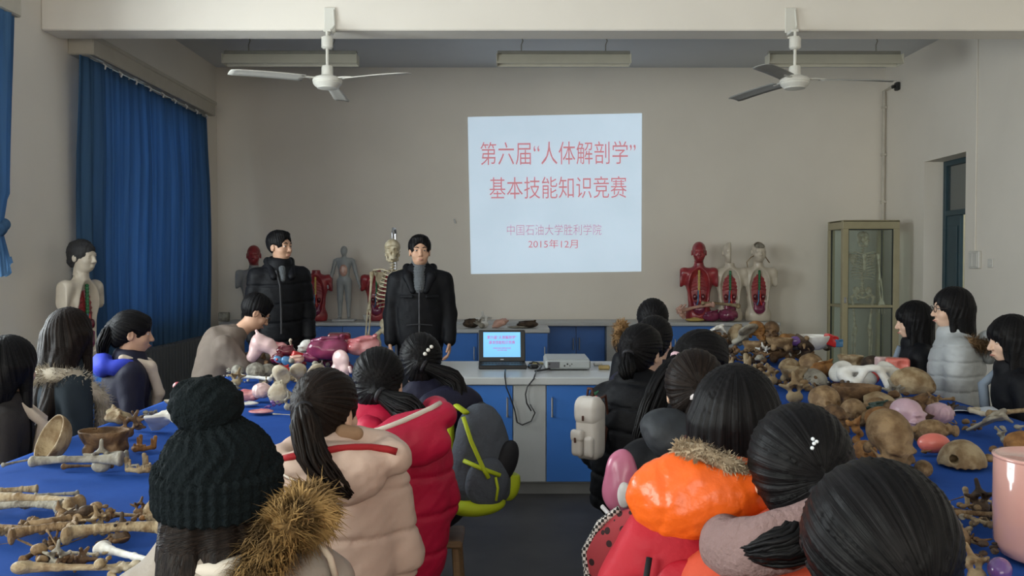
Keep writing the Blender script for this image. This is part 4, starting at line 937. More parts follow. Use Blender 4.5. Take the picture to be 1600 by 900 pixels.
for v in snap(q, [c for c in q.o.children if c.name.startswith('hair')], ((1270, 686), (1272, 693), (1269, 700), (1276, 690)), 0.001): blob('hair_jewel', gem, q.o, [('e', v, (0.004, 0.004, 0.004))], 0.002, pad=0.01)
q = who('girl with loose black hair in a shiny orange hooded jacket', 1152, 2.08, -16, 1.255, st='plain wooden stool under the girl in the orange jacket', hair='loose', jm=orange, bulk=0.05, lean=0.1, hairopt=dict(length=0.20, thick=0.024, wide=1.15, grow=0.004))
hd = q.px(1086, 772, 1.78)
blob('hood', orange, q.o, [('e', hd, (0.135, 0.085, 0.085)), ('e', hd + V3(-0.03, 0, -0.02), (0.10, 0.08, 0.085)), ('e', hd + V3(0.06, 0.02, 0.015), (0.11, 0.07, 0.06))], 0.006, lambda x, y, z: 0.0045 * wob(x, y, z, 70, 1, 3) + 0.004 * np.exp(-((x - hd.x + 0.05 + 0.4 * (z - hd.z) ** 2 * 10) / 0.006) ** 2))
fur('hood_lining', [q.px(1062, 702, 1.78), q.px(1095, 706, 1.74), q.px(1130, 722, 1.73), q.px(1165, 741, 1.74), q.px(1180, 752, 1.78)], 0.022, 0.016, 1400, mat('fleece_beige', (0.50, 0.40, 0.28), 0.85, 0.1, 0.4, 30), q.o)
q = who('girl in black jacket with a white scrunchie round her ponytail', 1087, 2.7, -14, 1.243, st='plain wooden stool under the girl with the white scrunchie', hair='pony', hmat=hair_b, jm=black_d, bulk=0.045, lean=0.1, hairopt=dict(tie=(0.02, -0.118, 0.0), tail=[(0.0, -0.10, 1.04), (-0.035, -0.125, 0.97), (-0.055, -0.12, 0.90)], tr=(0.03, 0.036, 0.03), thick=0.017, tiecol=mat('scrunchie_white', (0.75, 0.68, 0.68), 0.8)))
blob('hood', dgrey, q.o, [('e', q.px(1042, 668, 2.55), (0.075, 0.09, 0.055)), ('e', q.px(1070, 690, 2.5), (0.11, 0.07, 0.06))], 0.007, lambda x, y, z: 0.004 * wob(x, y, z, 60, 1, 3))
def tl(q, pts): return [q.px(*p) for p in pts]
# high ponytail: tail points given in the girl's own frame
q = who('girl with a long high ponytail falling past her shoulder', 1100, 3.25, -12, 1.262, st='plain wooden stool under the girl with the long high ponytail', hair='pony', jm=black_d, bulk=0.045, lean=0.1, head=(-48, 0, 0), hairopt=dict(tie=(0.0, -0.115, 0.04), tail=[(-0.135, -0.07, 1.10), (-0.175, -0.11, 1.0), (-0.205, -0.13, 0.9), (-0.235, -0.13, 0.80)], tr=(0.038, 0.044, 0.04, 0.016), thick=0.017, tiecol=mat('tie_rose', (0.60, 0.40, 0.45), 0.6)))
q = who('girl in black puffer with green, red and white striped shoulder', 1004, 3.84, -34, 1.246, st='plain wooden stool under the girl with the striped shoulder', hair='low', jm=black_d, bulk=0.06, puff=0.10, lean=0.1, head=(-4, 0, 0), hairopt=dict(tie=(0.0, -0.115, 0.01), tail=[(0.02, -0.12, 1.07), (0.03, -0.125, 1.03)], tr=(0.035, 0.02), thick=0.016))
for k, (c, dx) in enumerate(((mat('stripe_green', (0.02, 0.10, 0.05), 0.8), -0.03), (mat('stripe_red', (0.35, 0.03, 0.03), 0.8), 0.0), (mat('stripe_white', (0.7, 0.68, 0.65), 0.8), 0.022))):
    a0, b0, c0 = q.__dict__['arm-1']
    MB().tube([q.sp(0.99, -0.11 + dx * 0.6, -0.05), a0 + V3(0.0 + dx, -0.085, 0.03), a0.lerp(b0, 0.35) + V3(dx - 0.02, -0.088, 0), a0.lerp(b0, 0.75) + V3(dx - 0.02, -0.082, 0)], 0.013 if k != 2 else 0.008, 8).build('sleeve_stripe', c, q.o, smooth=True)
q = who('dark haired girl sitting between the striped shoulder and the fur hood', 1024, 4.42, -20, 1.25, st='plain wooden stool under the girl before the fur hooded one', hair='low', jm=navy, bulk=0.045, lean=0.1, hairopt=dict(tie=(0, -0.115, 0), tail=[(0, -0.12, 1.06), (0, -0.12, 1.0)], tr=(0.03, 0.02)))
q = who('girl with brown fur trimmed hood farthest up the aisle', 1020, 5.05, -8, 1.312, st='plain wooden stool under the girl with the brown fur hood', hair='low', jm=black_d, bulk=0.045, lean=0.06, hairopt=dict(tie=(0, -0.115, -0.02), tail=[(0, -0.11, 1.10), (0, -0.11, 1.04)], tr=(0.025, 0.02)))
fur('fur_trim', [q.px(972, 540, 4.93), q.px(966, 526, 4.9), q.px(966, 514, 4.9), q.px(976, 506, 4.93)], 0.03, 0.035, 1200, mat('fur_tan', (0.34, 0.20, 0.09), 0.8, 0.2, 0.5, 14), q.o)
blob('hood', black_d, q.o, [('e', q.px(985, 535, 4.93), (0.10, 0.08, 0.09))], 0.009)
# ------------------------------------------------------------------ bones and anatomical pieces (built once, then copied)
def bone_mat(n, c, c2, rough=0.6, bump=0.35): return mat(n, c, rough, 0.25, 0, 20, col2=c2, bump=bump * 1.4, bscale=80, fac=(0.38, 0.57))
BM = dict(white=bone_mat('bone_white', (0.74, 0.73, 0.69), (0.60, 0.58, 0.53), 0.4, 0.1), ivory=bone_mat('bone_ivory', (0.52, 0.46, 0.35), (0.40, 0.33, 0.23), 0.5, 0.2), tan=bone_mat('bone_tan', (0.27, 0.18, 0.095), (0.14, 0.082, 0.038)),
          brown=bone_mat('bone_brown', (0.17, 0.098, 0.047), (0.075, 0.042, 0.022)), dark=bone_mat('bone_dark', (0.085, 0.055, 0.035), (0.03, 0.02, 0.014)), grey=bone_mat('bone_grey', (0.33, 0.31, 0.255), (0.17, 0.15, 0.12)),
          orange=bone_mat('bone_orange', (0.30, 0.145, 0.045), (0.17, 0.075, 0.024)), pale=bone_mat('bone_pale_tan', (0.36, 0.28, 0.17), (0.20, 0.13, 0.065)))
def gloss(n, c, r=0.22, **k): return mat(n, c, r, 0.5, k.pop('var', 0.15), 12, coat=0.3, **k)
BM.update(pink=gloss('model_pink', (0.72, 0.36, 0.36), col2=(0.48, 0.08, 0.10)), palepink=gloss('model_pale_pink', (0.75, 0.52, 0.50)), red=gloss('model_red', (0.55, 0.03, 0.03), col2=(0.62, 0.22, 0.20), fac=(0.25, 0.45)), maroon=gloss('model_maroon', (0.11, 0.010, 0.018)), purple=gloss('model_purple', (0.26, 0.04, 0.10), col2=(0.13, 0.015, 0.05)),
          lilac=gloss('model_lilac', (0.50, 0.33, 0.39), 0.4), coral=gloss('model_coral', (0.70, 0.17, 0.13), 0.4), blue=gloss('model_blue', (0.07, 0.20, 0.38)), green=gloss('model_green', (0.02, 0.17, 0.06)), teal=gloss('model_dark_teal', (0.02, 0.05, 0.04)), violet=gloss('model_violet', (0.16, 0.08, 0.28)), cyan=gloss('model_pale_cyan', (0.50, 0.62, 0.62)), flesh=gloss('model_flesh', (0.62, 0.36, 0.28)), cream=gloss('model_cream', (0.66, 0.58, 0.47), 0.4), yellow=gloss('model_yellow', (0.58, 0.42, 0.12)))
PROTO = {}
def proto(n, f, ext=(0.14, 0.14, 0.14), h=0.004, warp=0.0, wf=90):
    S = SDF([-e for e in ext], ext, h); f(S)
    if warp: S.warp(lambda x, y, z: warp * wob(x, y, z, wf, len(PROTO) % 7, 3))
    V, F = S.nets(); c = (V.min(0) + V.max(0)) / 2; V = V - c; PROTO[n] = [(S.mesh(n, V, F), V, (V.max(0) - V.min(0)).max())]
def p_skull(S):
    S.ell((0, 0.02, 0.02), (0.068, 0.088, 0.068)).ell((0, -0.055, -0.03), (0.046, 0.042, 0.05), k=0.025).ell((0, -0.068, 0.012), (0.05, 0.02, 0.014), k=0.015).ell((0, -0.078, -0.062), (0.030, 0.026, 0.022), k=0.015)
    for s in (-1, 1):
        S.cap((s * 0.048, -0.072, -0.028), (s * 0.066, -0.01, -0.022), 0.008, 0.006, 0.008).ell((s * 0.031, -0.100, -0.006), (0.0195, 0.030, 0.0175), k=0.006, op='sub').ell((s * 0.072, -0.04, 0.0), (0.014, 0.028, 0.03), k=0.012, op='sub')
        S.ell((s * 0.05, 0.03, -0.05), (0.015, 0.018, 0.02), k=0.01)
    S.ell((0, -0.106, -0.037), (0.0115, 0.022, 0.018), k=0.005, op='sub').ell((0, 0.0, -0.075), (0.035, 0.045, 0.022), k=0.012, op='sub')
    for i in range(9):
        a = -1.2 + 0.3 * i; S.cap((0.028 * math.sin(a), -0.08 - 0.022 * math.cos(a), -0.072), (0.027 * math.sin(a), -0.08 - 0.021 * math.cos(a), -0.085), 0.0042, 0.0036, 0.002)
def p_cap(S, t=0.007):
    S.ell((0, 0, -0.03), (0.070, 0.088, 0.075)); S.ell((0, 0, -0.031), (0.070 - t, 0.088 - t, 0.075 - t), k=0, op='sub'); S.cut((0, 0, -0.028), (0, 0, -1))
def p_dome(S):
    S.ell((0, 0, -0.01), (0.070, 0.086, 0.066)); S.ell((0, -0.07, -0.03), (0.045, 0.03, 0.03), k=0.02); S.ell((0, 0, -0.07), (0.05, 0.06, 0.03), k=0.01, op='sub')
    for s in (-1, 1): S.ell((s * 0.028, -0.098, -0.02), (0.015, 0.02, 0.013), k=0.005, op='sub')
def p_base(S):
    S.ell((0, 0, 0.03), (0.070, 0.088, 0.072)); S.ell((0, 0.0, 0.036), (0.063, 0.081, 0.068), k=0, op='sub'); S.cut((0, 0, 0.03), (0, 0, 1)); S.ell((0, -0.055, -0.028), (0.04, 0.03, 0.034), k=0.012)
    for s in (-1, 1): S.ell((s * 0.046, 0.03, -0.035), (0.016, 0.02, 0.02), k=0.01).ell((s * 0.026, -0.088, -0.014), (0.015, 0.018, 0.013), k=0.004, op='sub').cap((s * 0.02, 0.0, -0.005), (s * 0.055, 0.015, 0.0), 0.008, k=0.008)
def p_femur(S):
    S.chain([(-0.19, 0, 0), (-0.06, 0, 0.008), (0.08, 0, 0.006), (0.19, 0, 0)], [0.019, 0.0135, 0.014, 0.022], 0.01)
    S.ell((-0.205, -0.045, 0.0), (0.024, 0.024, 0.024), k=0.006).cap((-0.195, 0.0, 0), (-0.203, -0.04, 0), 0.018, 0.014, 0.01).ell((-0.205, 0.018, 0), (0.022, 0.02, 0.02)).ell((0.205, 0.024, -0.004), (0.026, 0.019, 0.028)).ell((0.205, -0.022, -0.004), (0.026, 0.019, 0.028)).ell((0.235, 0.0, 0.012), (0.016, 0.010, 0.02), k=0.006, op='sub')
def p_tibia(S):
    S.chain([(-0.17, 0, 0), (-0.11, 0, 0), (0.05, 0, 0.004), (0.16, 0, 0)], [0.026, 0.015, 0.0115, 0.018], 0.012); S.ell((-0.175, 0, 0), (0.018, 0.038, 0.026)).ell((0.168, 0.004, 0), (0.014, 0.024, 0.019)); S.cut((-0.183, 0, 0), (-1, 0, 0), 0.004)
def p_humerus(S):
    S.chain([(-0.13, 0, 0), (-0.06, 0, 0), (0.08, 0, 0), (0.13, 0, 0)], [0.019, 0.0115, 0.0105, 0.015], 0.012); S.ell((-0.145, -0.014, 0.004), (0.024, 0.024, 0.022)).ell((0.142, 0, 0), (0.014, 0.03, 0.012)).ell((0.125, 0, 0.014), (0.01, 0.012, 0.008), k=0.005, op='sub')
def p_thin(S): S.chain([(-0.125, 0.004, 0), (-0.05, 0, 0.003), (0.05, -0.002, 0.003), (0.125, 0.004, 0)], [0.0095, 0.006, 0.0055, 0.008], 0.006).ell((-0.13, 0.004, 0), (0.013, 0.011, 0.012)).ell((0.128, 0.006, 0), (0.012, 0.009, 0.010))
def p_rib(S): S.chain([(-0.11, 0.035, 0), (-0.07, -0.005, 0.004), (-0.01, -0.02, 0.006), (0.06, -0.008, 0.003), (0.115, 0.03, 0)], [0.008, 0.0075, 0.0075, 0.0075, 0.0065], 0.006)
def p_vert(S):
    S.ell((0, -0.012, 0), (0.024, 0.018, 0.015)).ell((0, 0.016, 0), (0.020, 0.018, 0.012), k=0.008).ell((0, 0.012, 0), (0.011, 0.010, 0.03), k=0.004, op='sub').cap((0, 0.03, 0), (0, 0.056, -0.006), 0.0065, 0.005, 0.006)
    for s in (-1, 1): S.cap((s * 0.015, 0.014, 0), (s * 0.042, 0.022, 0.003), 0.007, 0.005, 0.006).cap((s * 0.014, 0.018, 0), (s * 0.016, 0.022, 0.022), 0.0065, 0.005, 0.005)
def p_hip(S):
    S.ell((0, 0.01, 0.06), (0.075, 0.020, 0.062)).ell((0.0, -0.026, 0.07), (0.068, 0.026, 0.055), k=0.008, op='sub').ell((0.0, 0.005, -0.01), (0.034, 0.028, 0.032), k=0.02)
    S.chain([(0.0, 0, -0.02), (-0.02, 0.01, -0.075), (0.025, 0.0, -0.09), (0.06, -0.01, -0.05), (0.03, 0.0, -0.005)], [0.02, 0.017, 0.012, 0.013, 0.015], 0.01); S.ell((0.004, -0.035, -0.012), (0.022, 0.024, 0.022), k=0.004, op='sub')
def p_scap(S):
    S.box((0, 0, 0), (0.05, 0.006, 0.075), k=0); S.cut((0.035, 0, -0.03), (0.9, 0, -0.45), 0.004); S.cut((-0.03, 0, -0.02), (-0.85, 0, -0.2), 0.004); S.chain([(-0.035, 0.006, 0.035), (0.02, 0.02, 0.05), (0.062, 0.022, 0.068)], [0.006, 0.008, 0.011], 0.008).ell((0.046, 0, 0.055), (0.016, 0.014, 0.022)).cap((0.04, -0.005, 0.07), (0.055, -0.03, 0.08), 0.008, 0.006)
def p_sacrum(S):
    S.ell((0, 0, 0.02), (0.055, 0.022, 0.04)).ell((0, 0.004, -0.03), (0.033, 0.018, 0.045), k=0.02).ell((0, -0.004, -0.075), (0.012, 0.010, 0.022), k=0.012).ell((0, 0.0, 0.058), (0.026, 0.02, 0.01))
    for s in (-1, 1):
        for i in range(4): S.ell((s * (0.026 - 0.003 * i), -0.018, 0.035 - 0.026 * i), (0.006, 0.014, 0.006), k=0.003, op='sub')
    for i in range(4): S.ell((0, 0.026, 0.04 - 0.03 * i), (0.007, 0.01, 0.012))
def p_mand(S):
    pts = [(-0.048, 0.05, 0.03), (-0.046, 0.04, -0.018), (-0.03, -0.02, -0.02), (0, -0.042, -0.02), (0.03, -0.02, -0.02), (0.046, 0.04, -0.018), (0.048, 0.05, 0.03)]; S.chain(pts, [0.010, 0.012, 0.011, 0.012, 0.011, 0.012, 0.010], 0.008)
    for s in (-1, 1): S.cap((s * 0.046, 0.03, -0.01), (s * 0.046, 0.025, 0.026), 0.009, 0.005, 0.008)
    for i in range(11):
        t = -1.35 + 0.27 * i; S.cap((0.034 * math.sin(t), 0.0 - 0.036 * math.cos(t), -0.012), (0.034 * math.sin(t), -0.036 * math.cos(t), 0.002), 0.0046, 0.0036, 0.002)
def chunk(sd):
    rg = np.random.default_rng(sd); ps = rg.normal(size=(6, 3)) * (0.026, 0.018, 0.013); rr = rg.uniform(0.010, 0.024, 6)
    def f(S):
        for p, r_ in zip(ps, rr): S.ell(p, (r_, r_ * 0.8, r_ * 0.7), k=0.012)
        for i in range(2): S.cap(ps[i], ps[i] * 1.9 + (0.01, 0, 0.012), 0.009, 0.004, 0.006)
        for i in range(3): S.ell(rg.normal(size=3) * (0.03, 0.02, 0.014), (0.012, 0.011, 0.012), k=0.005, op='sub')
    return f
def p_plate(S): S.ell((0, 0, -0.05), (0.055, 0.06, 0.062)); S.ell((0, 0, -0.056), (0.055, 0.06, 0.061), k=0, op='sub'); S.cut((0, 0, -0.022), (0, 0, -1)); S.cut((0.035, 0, 0), (1, 0.4, 0)); S.cut((-0.03, 0.02, 0), (-0.8, 0.6, 0))
def p_phal(S): S.chain([(-0.022, 0, 0), (0, 0, 0.001), (0.022, 0, 0)], [0.0085, 0.0055, 0.0075], 0.006)
def p_stomach(S): S.chain([(-0.06, 0, 0.03), (-0.03, 0, 0.05), (0.02, 0, 0.035), (0.06, 0, 0.0), (0.05, 0, -0.03)], [0.02, 0.045, 0.038, 0.024, 0.016], 0.02).chain([(-0.05, 0, 0.0), (-0.07, 0, -0.03)], [0.035, 0.03], 0.02).cap((-0.03, 0, 0.09), (-0.045, 0, 0.115), 0.010, 0.008)
def p_brain(S):
    S.ell((-0.006, 0, 0), (0.066, 0.078, 0.056)); S.warp(lambda x, y, z: 0.006 * np.abs(np.sin(2.6 * wob(x, y, z, 55, 3, 2) * 2)) - 0.002)
def p_muscle(S): S.chain([(-0.07, 0, 0), (-0.02, 0.006, 0.008), (0.03, -0.004, 0.006), (0.075, 0, 0)], [0.010, 0.03, 0.027, 0.009], 0.02); S.warp(lambda x, y, z: 0.0022 * np.sin(y * 380 + z * 200))
def p_lobe(S):
    S.ell((0, 0, 0), (0.07, 0.045, 0.035)).ell((0.03, 0.01, 0.006), (0.045, 0.04, 0.034), k=0.02).ell((-0.03, -0.025, 0.012), (0.03, 0.022, 0.022), k=0.006).chain([(-0.05, 0, 0.03), (-0.01, -0.02, 0.042), (0.04, -0.01, 0.044)], 0.007, 0.004).cap((0.05, 0.01, 0.03), (0.055, 0.0, 0.052), 0.010, 0.009, 0.006); S.ell((0.055, 0.0, 0.056), (0.006, 0.006, 0.014), k=0.002, op='sub')
def p_egg(S): S.ell((0, 0, 0), (0.05, 0.036, 0.036)).ell((-0.03, 0, 0), (0.035, 0.026, 0.026), k=0.03)
def p_block(S): S.box((0, 0, 0), (0.05, 0.035, 0.045), rnd=0.012, k=0); S.ell((0.02, -0.04, 0.02), (0.02, 0.015, 0.02), k=0.01, op='sub')
def p_bowl(S): S.ell((0, 0, 0.045), (0.075, 0.075, 0.085)); S.ell((0, 0, 0.052), (0.069, 0.069, 0.084), k=0, op='sub'); S.cut((0, 0, 0.035), (0, 0, 1), 0.002); S.cut((0, 0, -0.033), (0, 0, -1), 0.004)
def p_facehalf(S):
    S.ell((0, 0.01, 0.02), (0.036, 0.075, 0.07)).ell((0, -0.05, -0.04), (0.032, 0.04, 0.05), k=0.02).cap((0, -0.088, 0.0), (0, -0.108, -0.03), 0.010, 0.012).ell((0, -0.085, -0.06), (0.02, 0.012, 0.01)).ell((0, 0.03, -0.07), (0.034, 0.04, 0.045), k=0.02); S.cut((0.008, 0, 0), (1, 0, 0)); S.ell((0.012, 0.02, 0.03), (0.008, 0.055, 0.045), k=0.003, op='sub')
def p_slab(S): S.ell((0, 0, 0), (0.06, 0.045, 0.012)).ell((0, 0, 0.012), (0.045, 0.03, 0.010), k=0.004, op='sub').chain([(-0.035, 0, 0), (0, 0.008, 0.004), (0.035, -0.004, 0)], 0.009, 0.008).ell((0.02, 0.014, 0.004), (0.012, 0.01, 0.008))
def p_pelvis(S):
    for s in (-1, 1):
        S.ell((s * 0.085, 0.02, 0.035), (0.055, 0.028, 0.06), [[math.cos(s * 0.6), -math.sin(s * 0.6), 0], [math.sin(s * 0.6), math.cos(s * 0.6), 0], [0, 0, 1]]).ell((s * 0.07, -0.02, 0.055), (0.05, 0.028, 0.05), k=0.01, op='sub')
        S.ell((s * 0.09, -0.005, -0.03), (0.03, 0.03, 0.03), k=0.02).chain([(s * 0.085, 0, -0.04), (s * 0.06, 0.0, -0.09), (s * 0.02, -0.05, -0.065), (s * 0.075, -0.03, -0.03)], [0.02, 0.016, 0.012, 0.014], 0.012)
    S.ell((0, 0.05, 0.03), (0.045, 0.022, 0.05), k=0.015).cap((0, 0.055, 0), (0, 0.045, -0.05), 0.018, 0.01, 0.015).ell((0, -0.055, -0.065), (0.02, 0.012, 0.018))
for n_, f_, e_, w_ in (('skull', p_skull, (.1, .14, .12), .0008), ('calvaria', p_cap, (.1, .12, .07), .001), ('dome', p_dome, (.1, .13, .1), .0015), ('skull_base', p_base, (.1, .13, .1), .0016), ('femur', p_femur, (.26, .1, .06), .0006), ('tibia', p_tibia, (.22, .07, .06), .0006), ('humerus', p_humerus, (.19, .06, .06), .0006),
        ('thin_bone', p_thin, (.16, .04, .04), .0004), ('rib', p_rib, (.14, .06, .04), .0003), ('vertebra', p_vert, (.07, .09, .05), .001), ('hip_bone', p_hip, (.11, .08, .14), .001), ('scapula', p_scap, (.1, .06, .11), .0008), ('sacrum', p_sacrum, (.08, .06, .12), .0012), ('mandible', p_mand, (.08, .09, .06), .0006),
        ('fragment_a', chunk(3), (.12, .1, .09), .003), ('fragment_b', chunk(8), (.12, .1, .09), .003), ('fragment_c', chunk(15), (.12, .1, .09), .003), ('plate', p_plate, (.08, .08, .09), .001), ('phalanx', p_phal, (.05, .03, .03), .0004), ('stomach', p_stomach, (.13, .07, .15), 0), ('brain', p_brain, (.1, .11, .09), 0), ('muscle', p_muscle, (.11, .06, .06), 0), ('lobe', p_lobe, (.11, .08, .07), .001),
        ('egg', p_egg, (.09, .06, .06), .0006), ('block', p_block, (.08, .07, .07), .001), ('bowl', p_bowl, (.11, .11, .1), 0), ('half_head', p_facehalf, (.07, .15, .15), 0), ('slab', p_slab, (.09, .08, .05), .001), ('pelvis', p_pelvis, (.18, .12, .14), .001)):
    proto(n_, f_, e_, 0.004 if n_ not in ('vertebra', 'thin_bone', 'rib', 'phalanx', 'mandible') else 0.003, w_)
CS = 0.006
class Heap:
    def __init__(s, x0, x1, y0, y1, z): s.x0, s.y0, s.z = x0, y0, z; s.T = np.full((int((x1 - x0) / CS) + 2, int((y1 - y0) / CS) + 2), z)
    def cells(s, V):
        i = np.clip(((V[:, 0] - s.x0) / CS).astype(int), 0, s.T.shape[0] - 1); j = np.clip(((V[:, 1] - s.y0) / CS).astype(int), 0, s.T.shape[1] - 1); return i, j
    def rest(s, V, f):
        i, j = s.cells(V); a = float((s.T[i, j] - V[:, 2]).max()); b = s.z - float(V[:, 2].min()); return b + f * (a - b)
    def put(s, V):
        i, j = s.cells(V); np.maximum.at(s.T, (i, j), V[:, 2])
HL = Heap(-2.4, -0.4, 0.8, 7.0, TZ + 0.003); HR = Heap(0.4, 3.0, 0.8, 7.6, TZ + 0.003)
NICE = dict(fragment_a='bone_fragment', fragment_b='bone_fragment', fragment_c='bone_fragment', dome='skull_dome', plate='bone_plate', stomach='stomach_model', brain='brain_model', muscle='muscle_model', lobe='organ_model', egg='organ_model', block='organ_model', bowl='plastic_bowl', half_head='head_section_model', slab='section_model', thin_bone='limb_bone', phalanx='finger_bone', skull_base='cranium_bowl', calvaria='calvaria')
def lay(kind, m, X, Y, sc, rot, lab, cat, heap, px=None, group=None, name=None, far=None):
    me, V, ext = PROTO[kind][0]; Rm = np.array(Euler(tuple(R(a) for a in rot)).to_matrix())
    W = (V * np.array(sc)) @ Rm.T; z = TZ + 0.03
    for k in range(4 if px else 1):
        if px and not far: p = at_z(px[0], px[1], z); X, Y = p.x, p.y
        z = heap.rest(W + (X, Y, 0), 0.55 if Y > 5.9 else 0.35) + 0.0015
    if far: z = max(heap.rest(W + (X, Y, 0), 0.6), min(far, heap.rest(W + (X, Y, 0), 1.0) + 0.004))
    heap.put(W + (X, Y, z)); o = bpy.data.objects.new(name or NICE.get(kind, kind), me); C.objects.link(o)
    if not me.materials: me.materials.append(BM['tan'])
    o.material_slots[0].link = 'OBJECT'; o.material_slots[0].material = BM[m]
    o.location = (X, Y, z); o.rotation_euler = tuple(R(a) for a in rot); o.scale = sc
    return tag(o, lab, cat, group)
def it(kind, px, py, wpx, rot, m, lab, cat='bone', heap=None, sq=(1, 1, 1), group=None, name=None):
    """a piece whose middle is seen at (px, py) and whose longest side is about wpx wide there"""
    heap = heap or (HL if px < 800 else HR); p = at_z(px, py, TZ + 0.03); far = None
    if py < 566: p = at_y(px, py, (5.85 + max(0, 566 - py) * 0.009) if px < 800 else (6.35 + (566 - py) * 0.010)); far = p.z
    s = wpx * p.y / FPX / PROTO[kind][0][2]
    return lay(kind, m, p.x, p.y, tuple(s * a for a in sq), rot, lab, cat, heap, (px, py), group, name, far)
def lg(kind, x1, y1, x2, y2, m, lab, th=1.0, roll=0, heap=None, dz=0.0, group=None):
    heap = heap or (HL if x1 < 800 else HR); a, b = at_z(x1, y1, TZ + 0.02 + dz), at_z(x2, y2, TZ + 0.02 + dz)
    if y1 < 560: a, b = at_y(x1, y1, 6.55), at_y(x2, y2, 6.6); a.z = b.z = 0
    d = b - a; s = d.length / PROTO[kind][0][2]
    return lay(kind, m, (a.x + b.x) / 2, (a.y + b.y) / 2, (s, s * th, s * th), (roll, 0, math.degrees(math.atan2(d.y, d.x))), lab, 'bone', heap, group=group)

# loose fragments that nothing tells apart
rg = np.random.default_rng(11)
for k in range(22):
    lay(['fragment_a', 'fragment_b', 'fragment_c', 'skull_base'][k % 4], ['brown', 'dark', 'tan'][k % 3], rg.uniform(1.55, 2.2), rg.uniform(6.35, 6.85), (1.0, 1.0, 1.0), (rg.uniform(0, 90), 0, rg.uniform(0, 360)), 'dark bone piece at the bottom of the far heap on the doorway side table', 'bone', HR, group='bone pieces under the far heap on the doorway side table', name='bone_fragment', far=0.9)
for k in range(8):
    lay(['fragment_a', 'fragment_b', 'lobe'][k % 3], ['brown', 'grey', 'purple'][k % 3], rg.uniform(-1.75, -1.1), rg.uniform(5.8, 6.2), (1.0, 1.0, 1.0), (rg.uniform(0, 90), 0, rg.uniform(0, 360)), 'dark piece at the bottom of the model heap by the taupe jacket', 'bone', HL, group='pieces under the model heap on the curtain side table', name='bone_fragment', far=0.86)
for k in range(46):
    u = rg.uniform(0, 1); px, py = (1150 + 240 * u + rg.normal() * 8, 568 + 54 * u + rg.normal() * 10) if k < 34 else (360 + 190 * u, 585 + rg.normal() * 14)
    it(['fragment_a', 'fragment_b', 'fragment_c', 'vertebra'][k % 4], px, py, rg.uniform(22, 36), (rg.uniform(0, 90), 0, rg.uniform(0, 360)), ['tan', 'brown', 'dark', 'grey', 'brown'][k % 5] if k < 34 else ['grey', 'pale'][k % 2],
       'small brown bone fragment filling gaps in the heap on the doorway side table' if k < 34 else 'small grey bone fragment filling gaps in the heap on the curtain side table', group='loose bone fragments on the doorway side table' if k < 34 else 'loose bone fragments on the curtain side table')

def scatter(n, kinds, mats, x0, x1, y0, y1, s0, s1, lab, grp, slope=0.0, names=None):
    for k in range(n):
        u = rg.uniform(0, 1); px = x0 + (x1 - x0) * u; py = y0 + (y1 - y0) * rg.uniform(0, 1) + slope * u
        it(kinds[k % len(kinds)], px, py, rg.uniform(s0, s1), (rg.uniform(-40, 40), rg.uniform(-30, 30), rg.uniform(0, 360)), mats[k % len(mats)], lab, group=grp, name=names)
FR3 = ['fragment_a', 'vertebra', 'fragment_b', 'rib', 'fragment_c']
scatter(16, ['dome', 'skull_base', 'fragment_a', 'dome'], ['tan', 'brown', 'orange', 'brown'], 1290, 1455, 606, 640, 38, 48, 'brown skull piece packed between the larger skulls on the doorway side table', 'skull pieces packed between the larger skulls', 22, 'skull_fragment')
scatter(26, FR3, ['brown', 'tan', 'dark'], 1290, 1500, 606, 650, 20, 34, 'small bone scrap lying between the skulls on the doorway side table', 'bone scraps between the skulls', 22, 'bone_fragment')
scatter(18, FR3, ['ivory', 'grey', 'pale', 'brown'], 365, 560, 572, 604, 20, 34, 'small pale bone scrap packed between the models on the curtain side table', 'bone scraps between the models', 0, 'bone_fragment')
scatter(10, ['lobe', 'muscle', 'egg', 'slab'], ['pink', 'red', 'palepink', 'maroon', 'flesh'], 420, 575, 556, 572, 18, 30, 'small red or pink model piece packed into the model heap', 'model pieces packed into the heap', 0, 'organ_model')
scatter(26, ['thin_bone', 'fragment_a', 'rib', 'vertebra', 'fragment_c', 'humerus'], ['tan', 'brown', 'pale', 'dark'], 0, 236, 800, 880, 30, 62, 'small limb bone piece mixed into the near heap on the curtain side table', 'small limb bone pieces in the near heap', 0, 'bone_fragment')
scatter(22, ['phalanx', 'fragment_a', 'phalanx', 'vertebra', 'fragment_b', 'thin_bone'], ['tan', 'brown', 'pale', 'dark'], 1478, 1556, 780, 880, 20, 42, 'small hand or foot bone scattered by the pink cylinder', 'hand and foot bones by the pink cylinder', 0, 'finger_bone')
# ---- curtain side table, near end
it('calvaria', 90, 690, 74, (-118, 0, -38), 'pale', 'empty skull cap standing on its rim, pale inside, by the brown skull base', 'skull cap')
it('skull_base', 163, 692, 78, (0, 0, 80), 'brown', 'open brown skull base bowl with a pale inside, beside the tilted skull cap', 'skull')
it('vertebra', 158, 712, 50, (80, 0, 20), 'grey', 'pale grey vertebra in front of the brown skull base bowl')
lg('thin_bone', 2, 727, 54, 717, 'grey', 'thin pale bone lying in front of the tilted skull cap', 1.6)
it('fragment_a', 60, 716, 20, (0, 0, 20), 'dark', 'small dark bone knob at the foot of the tilted skull cap')
lg('thin_bone', 95, 727, 178, 726, 'brown', 'thin brown bone behind the thick whitish shin bone', 1.3)
lg('tibia', 192, 732, 45, 737, 'grey', 'thick whitish shin bone with a dark end, alone on the blue cloth', 1.15)
it('phalanx', 199, 716, 26, (0, 80, 0), 'grey', 'small grey spike of bone standing upright beside the shin bone')
it('mandible', 222, 716, 40, (0, 0, 60), 'pale', 'pale jaw bone lying between the shin bone and the bobble hat')
lg('phalanx', 196, 733, 218, 731, 'grey', 'short thin bone lying off the dark end of the shin bone')
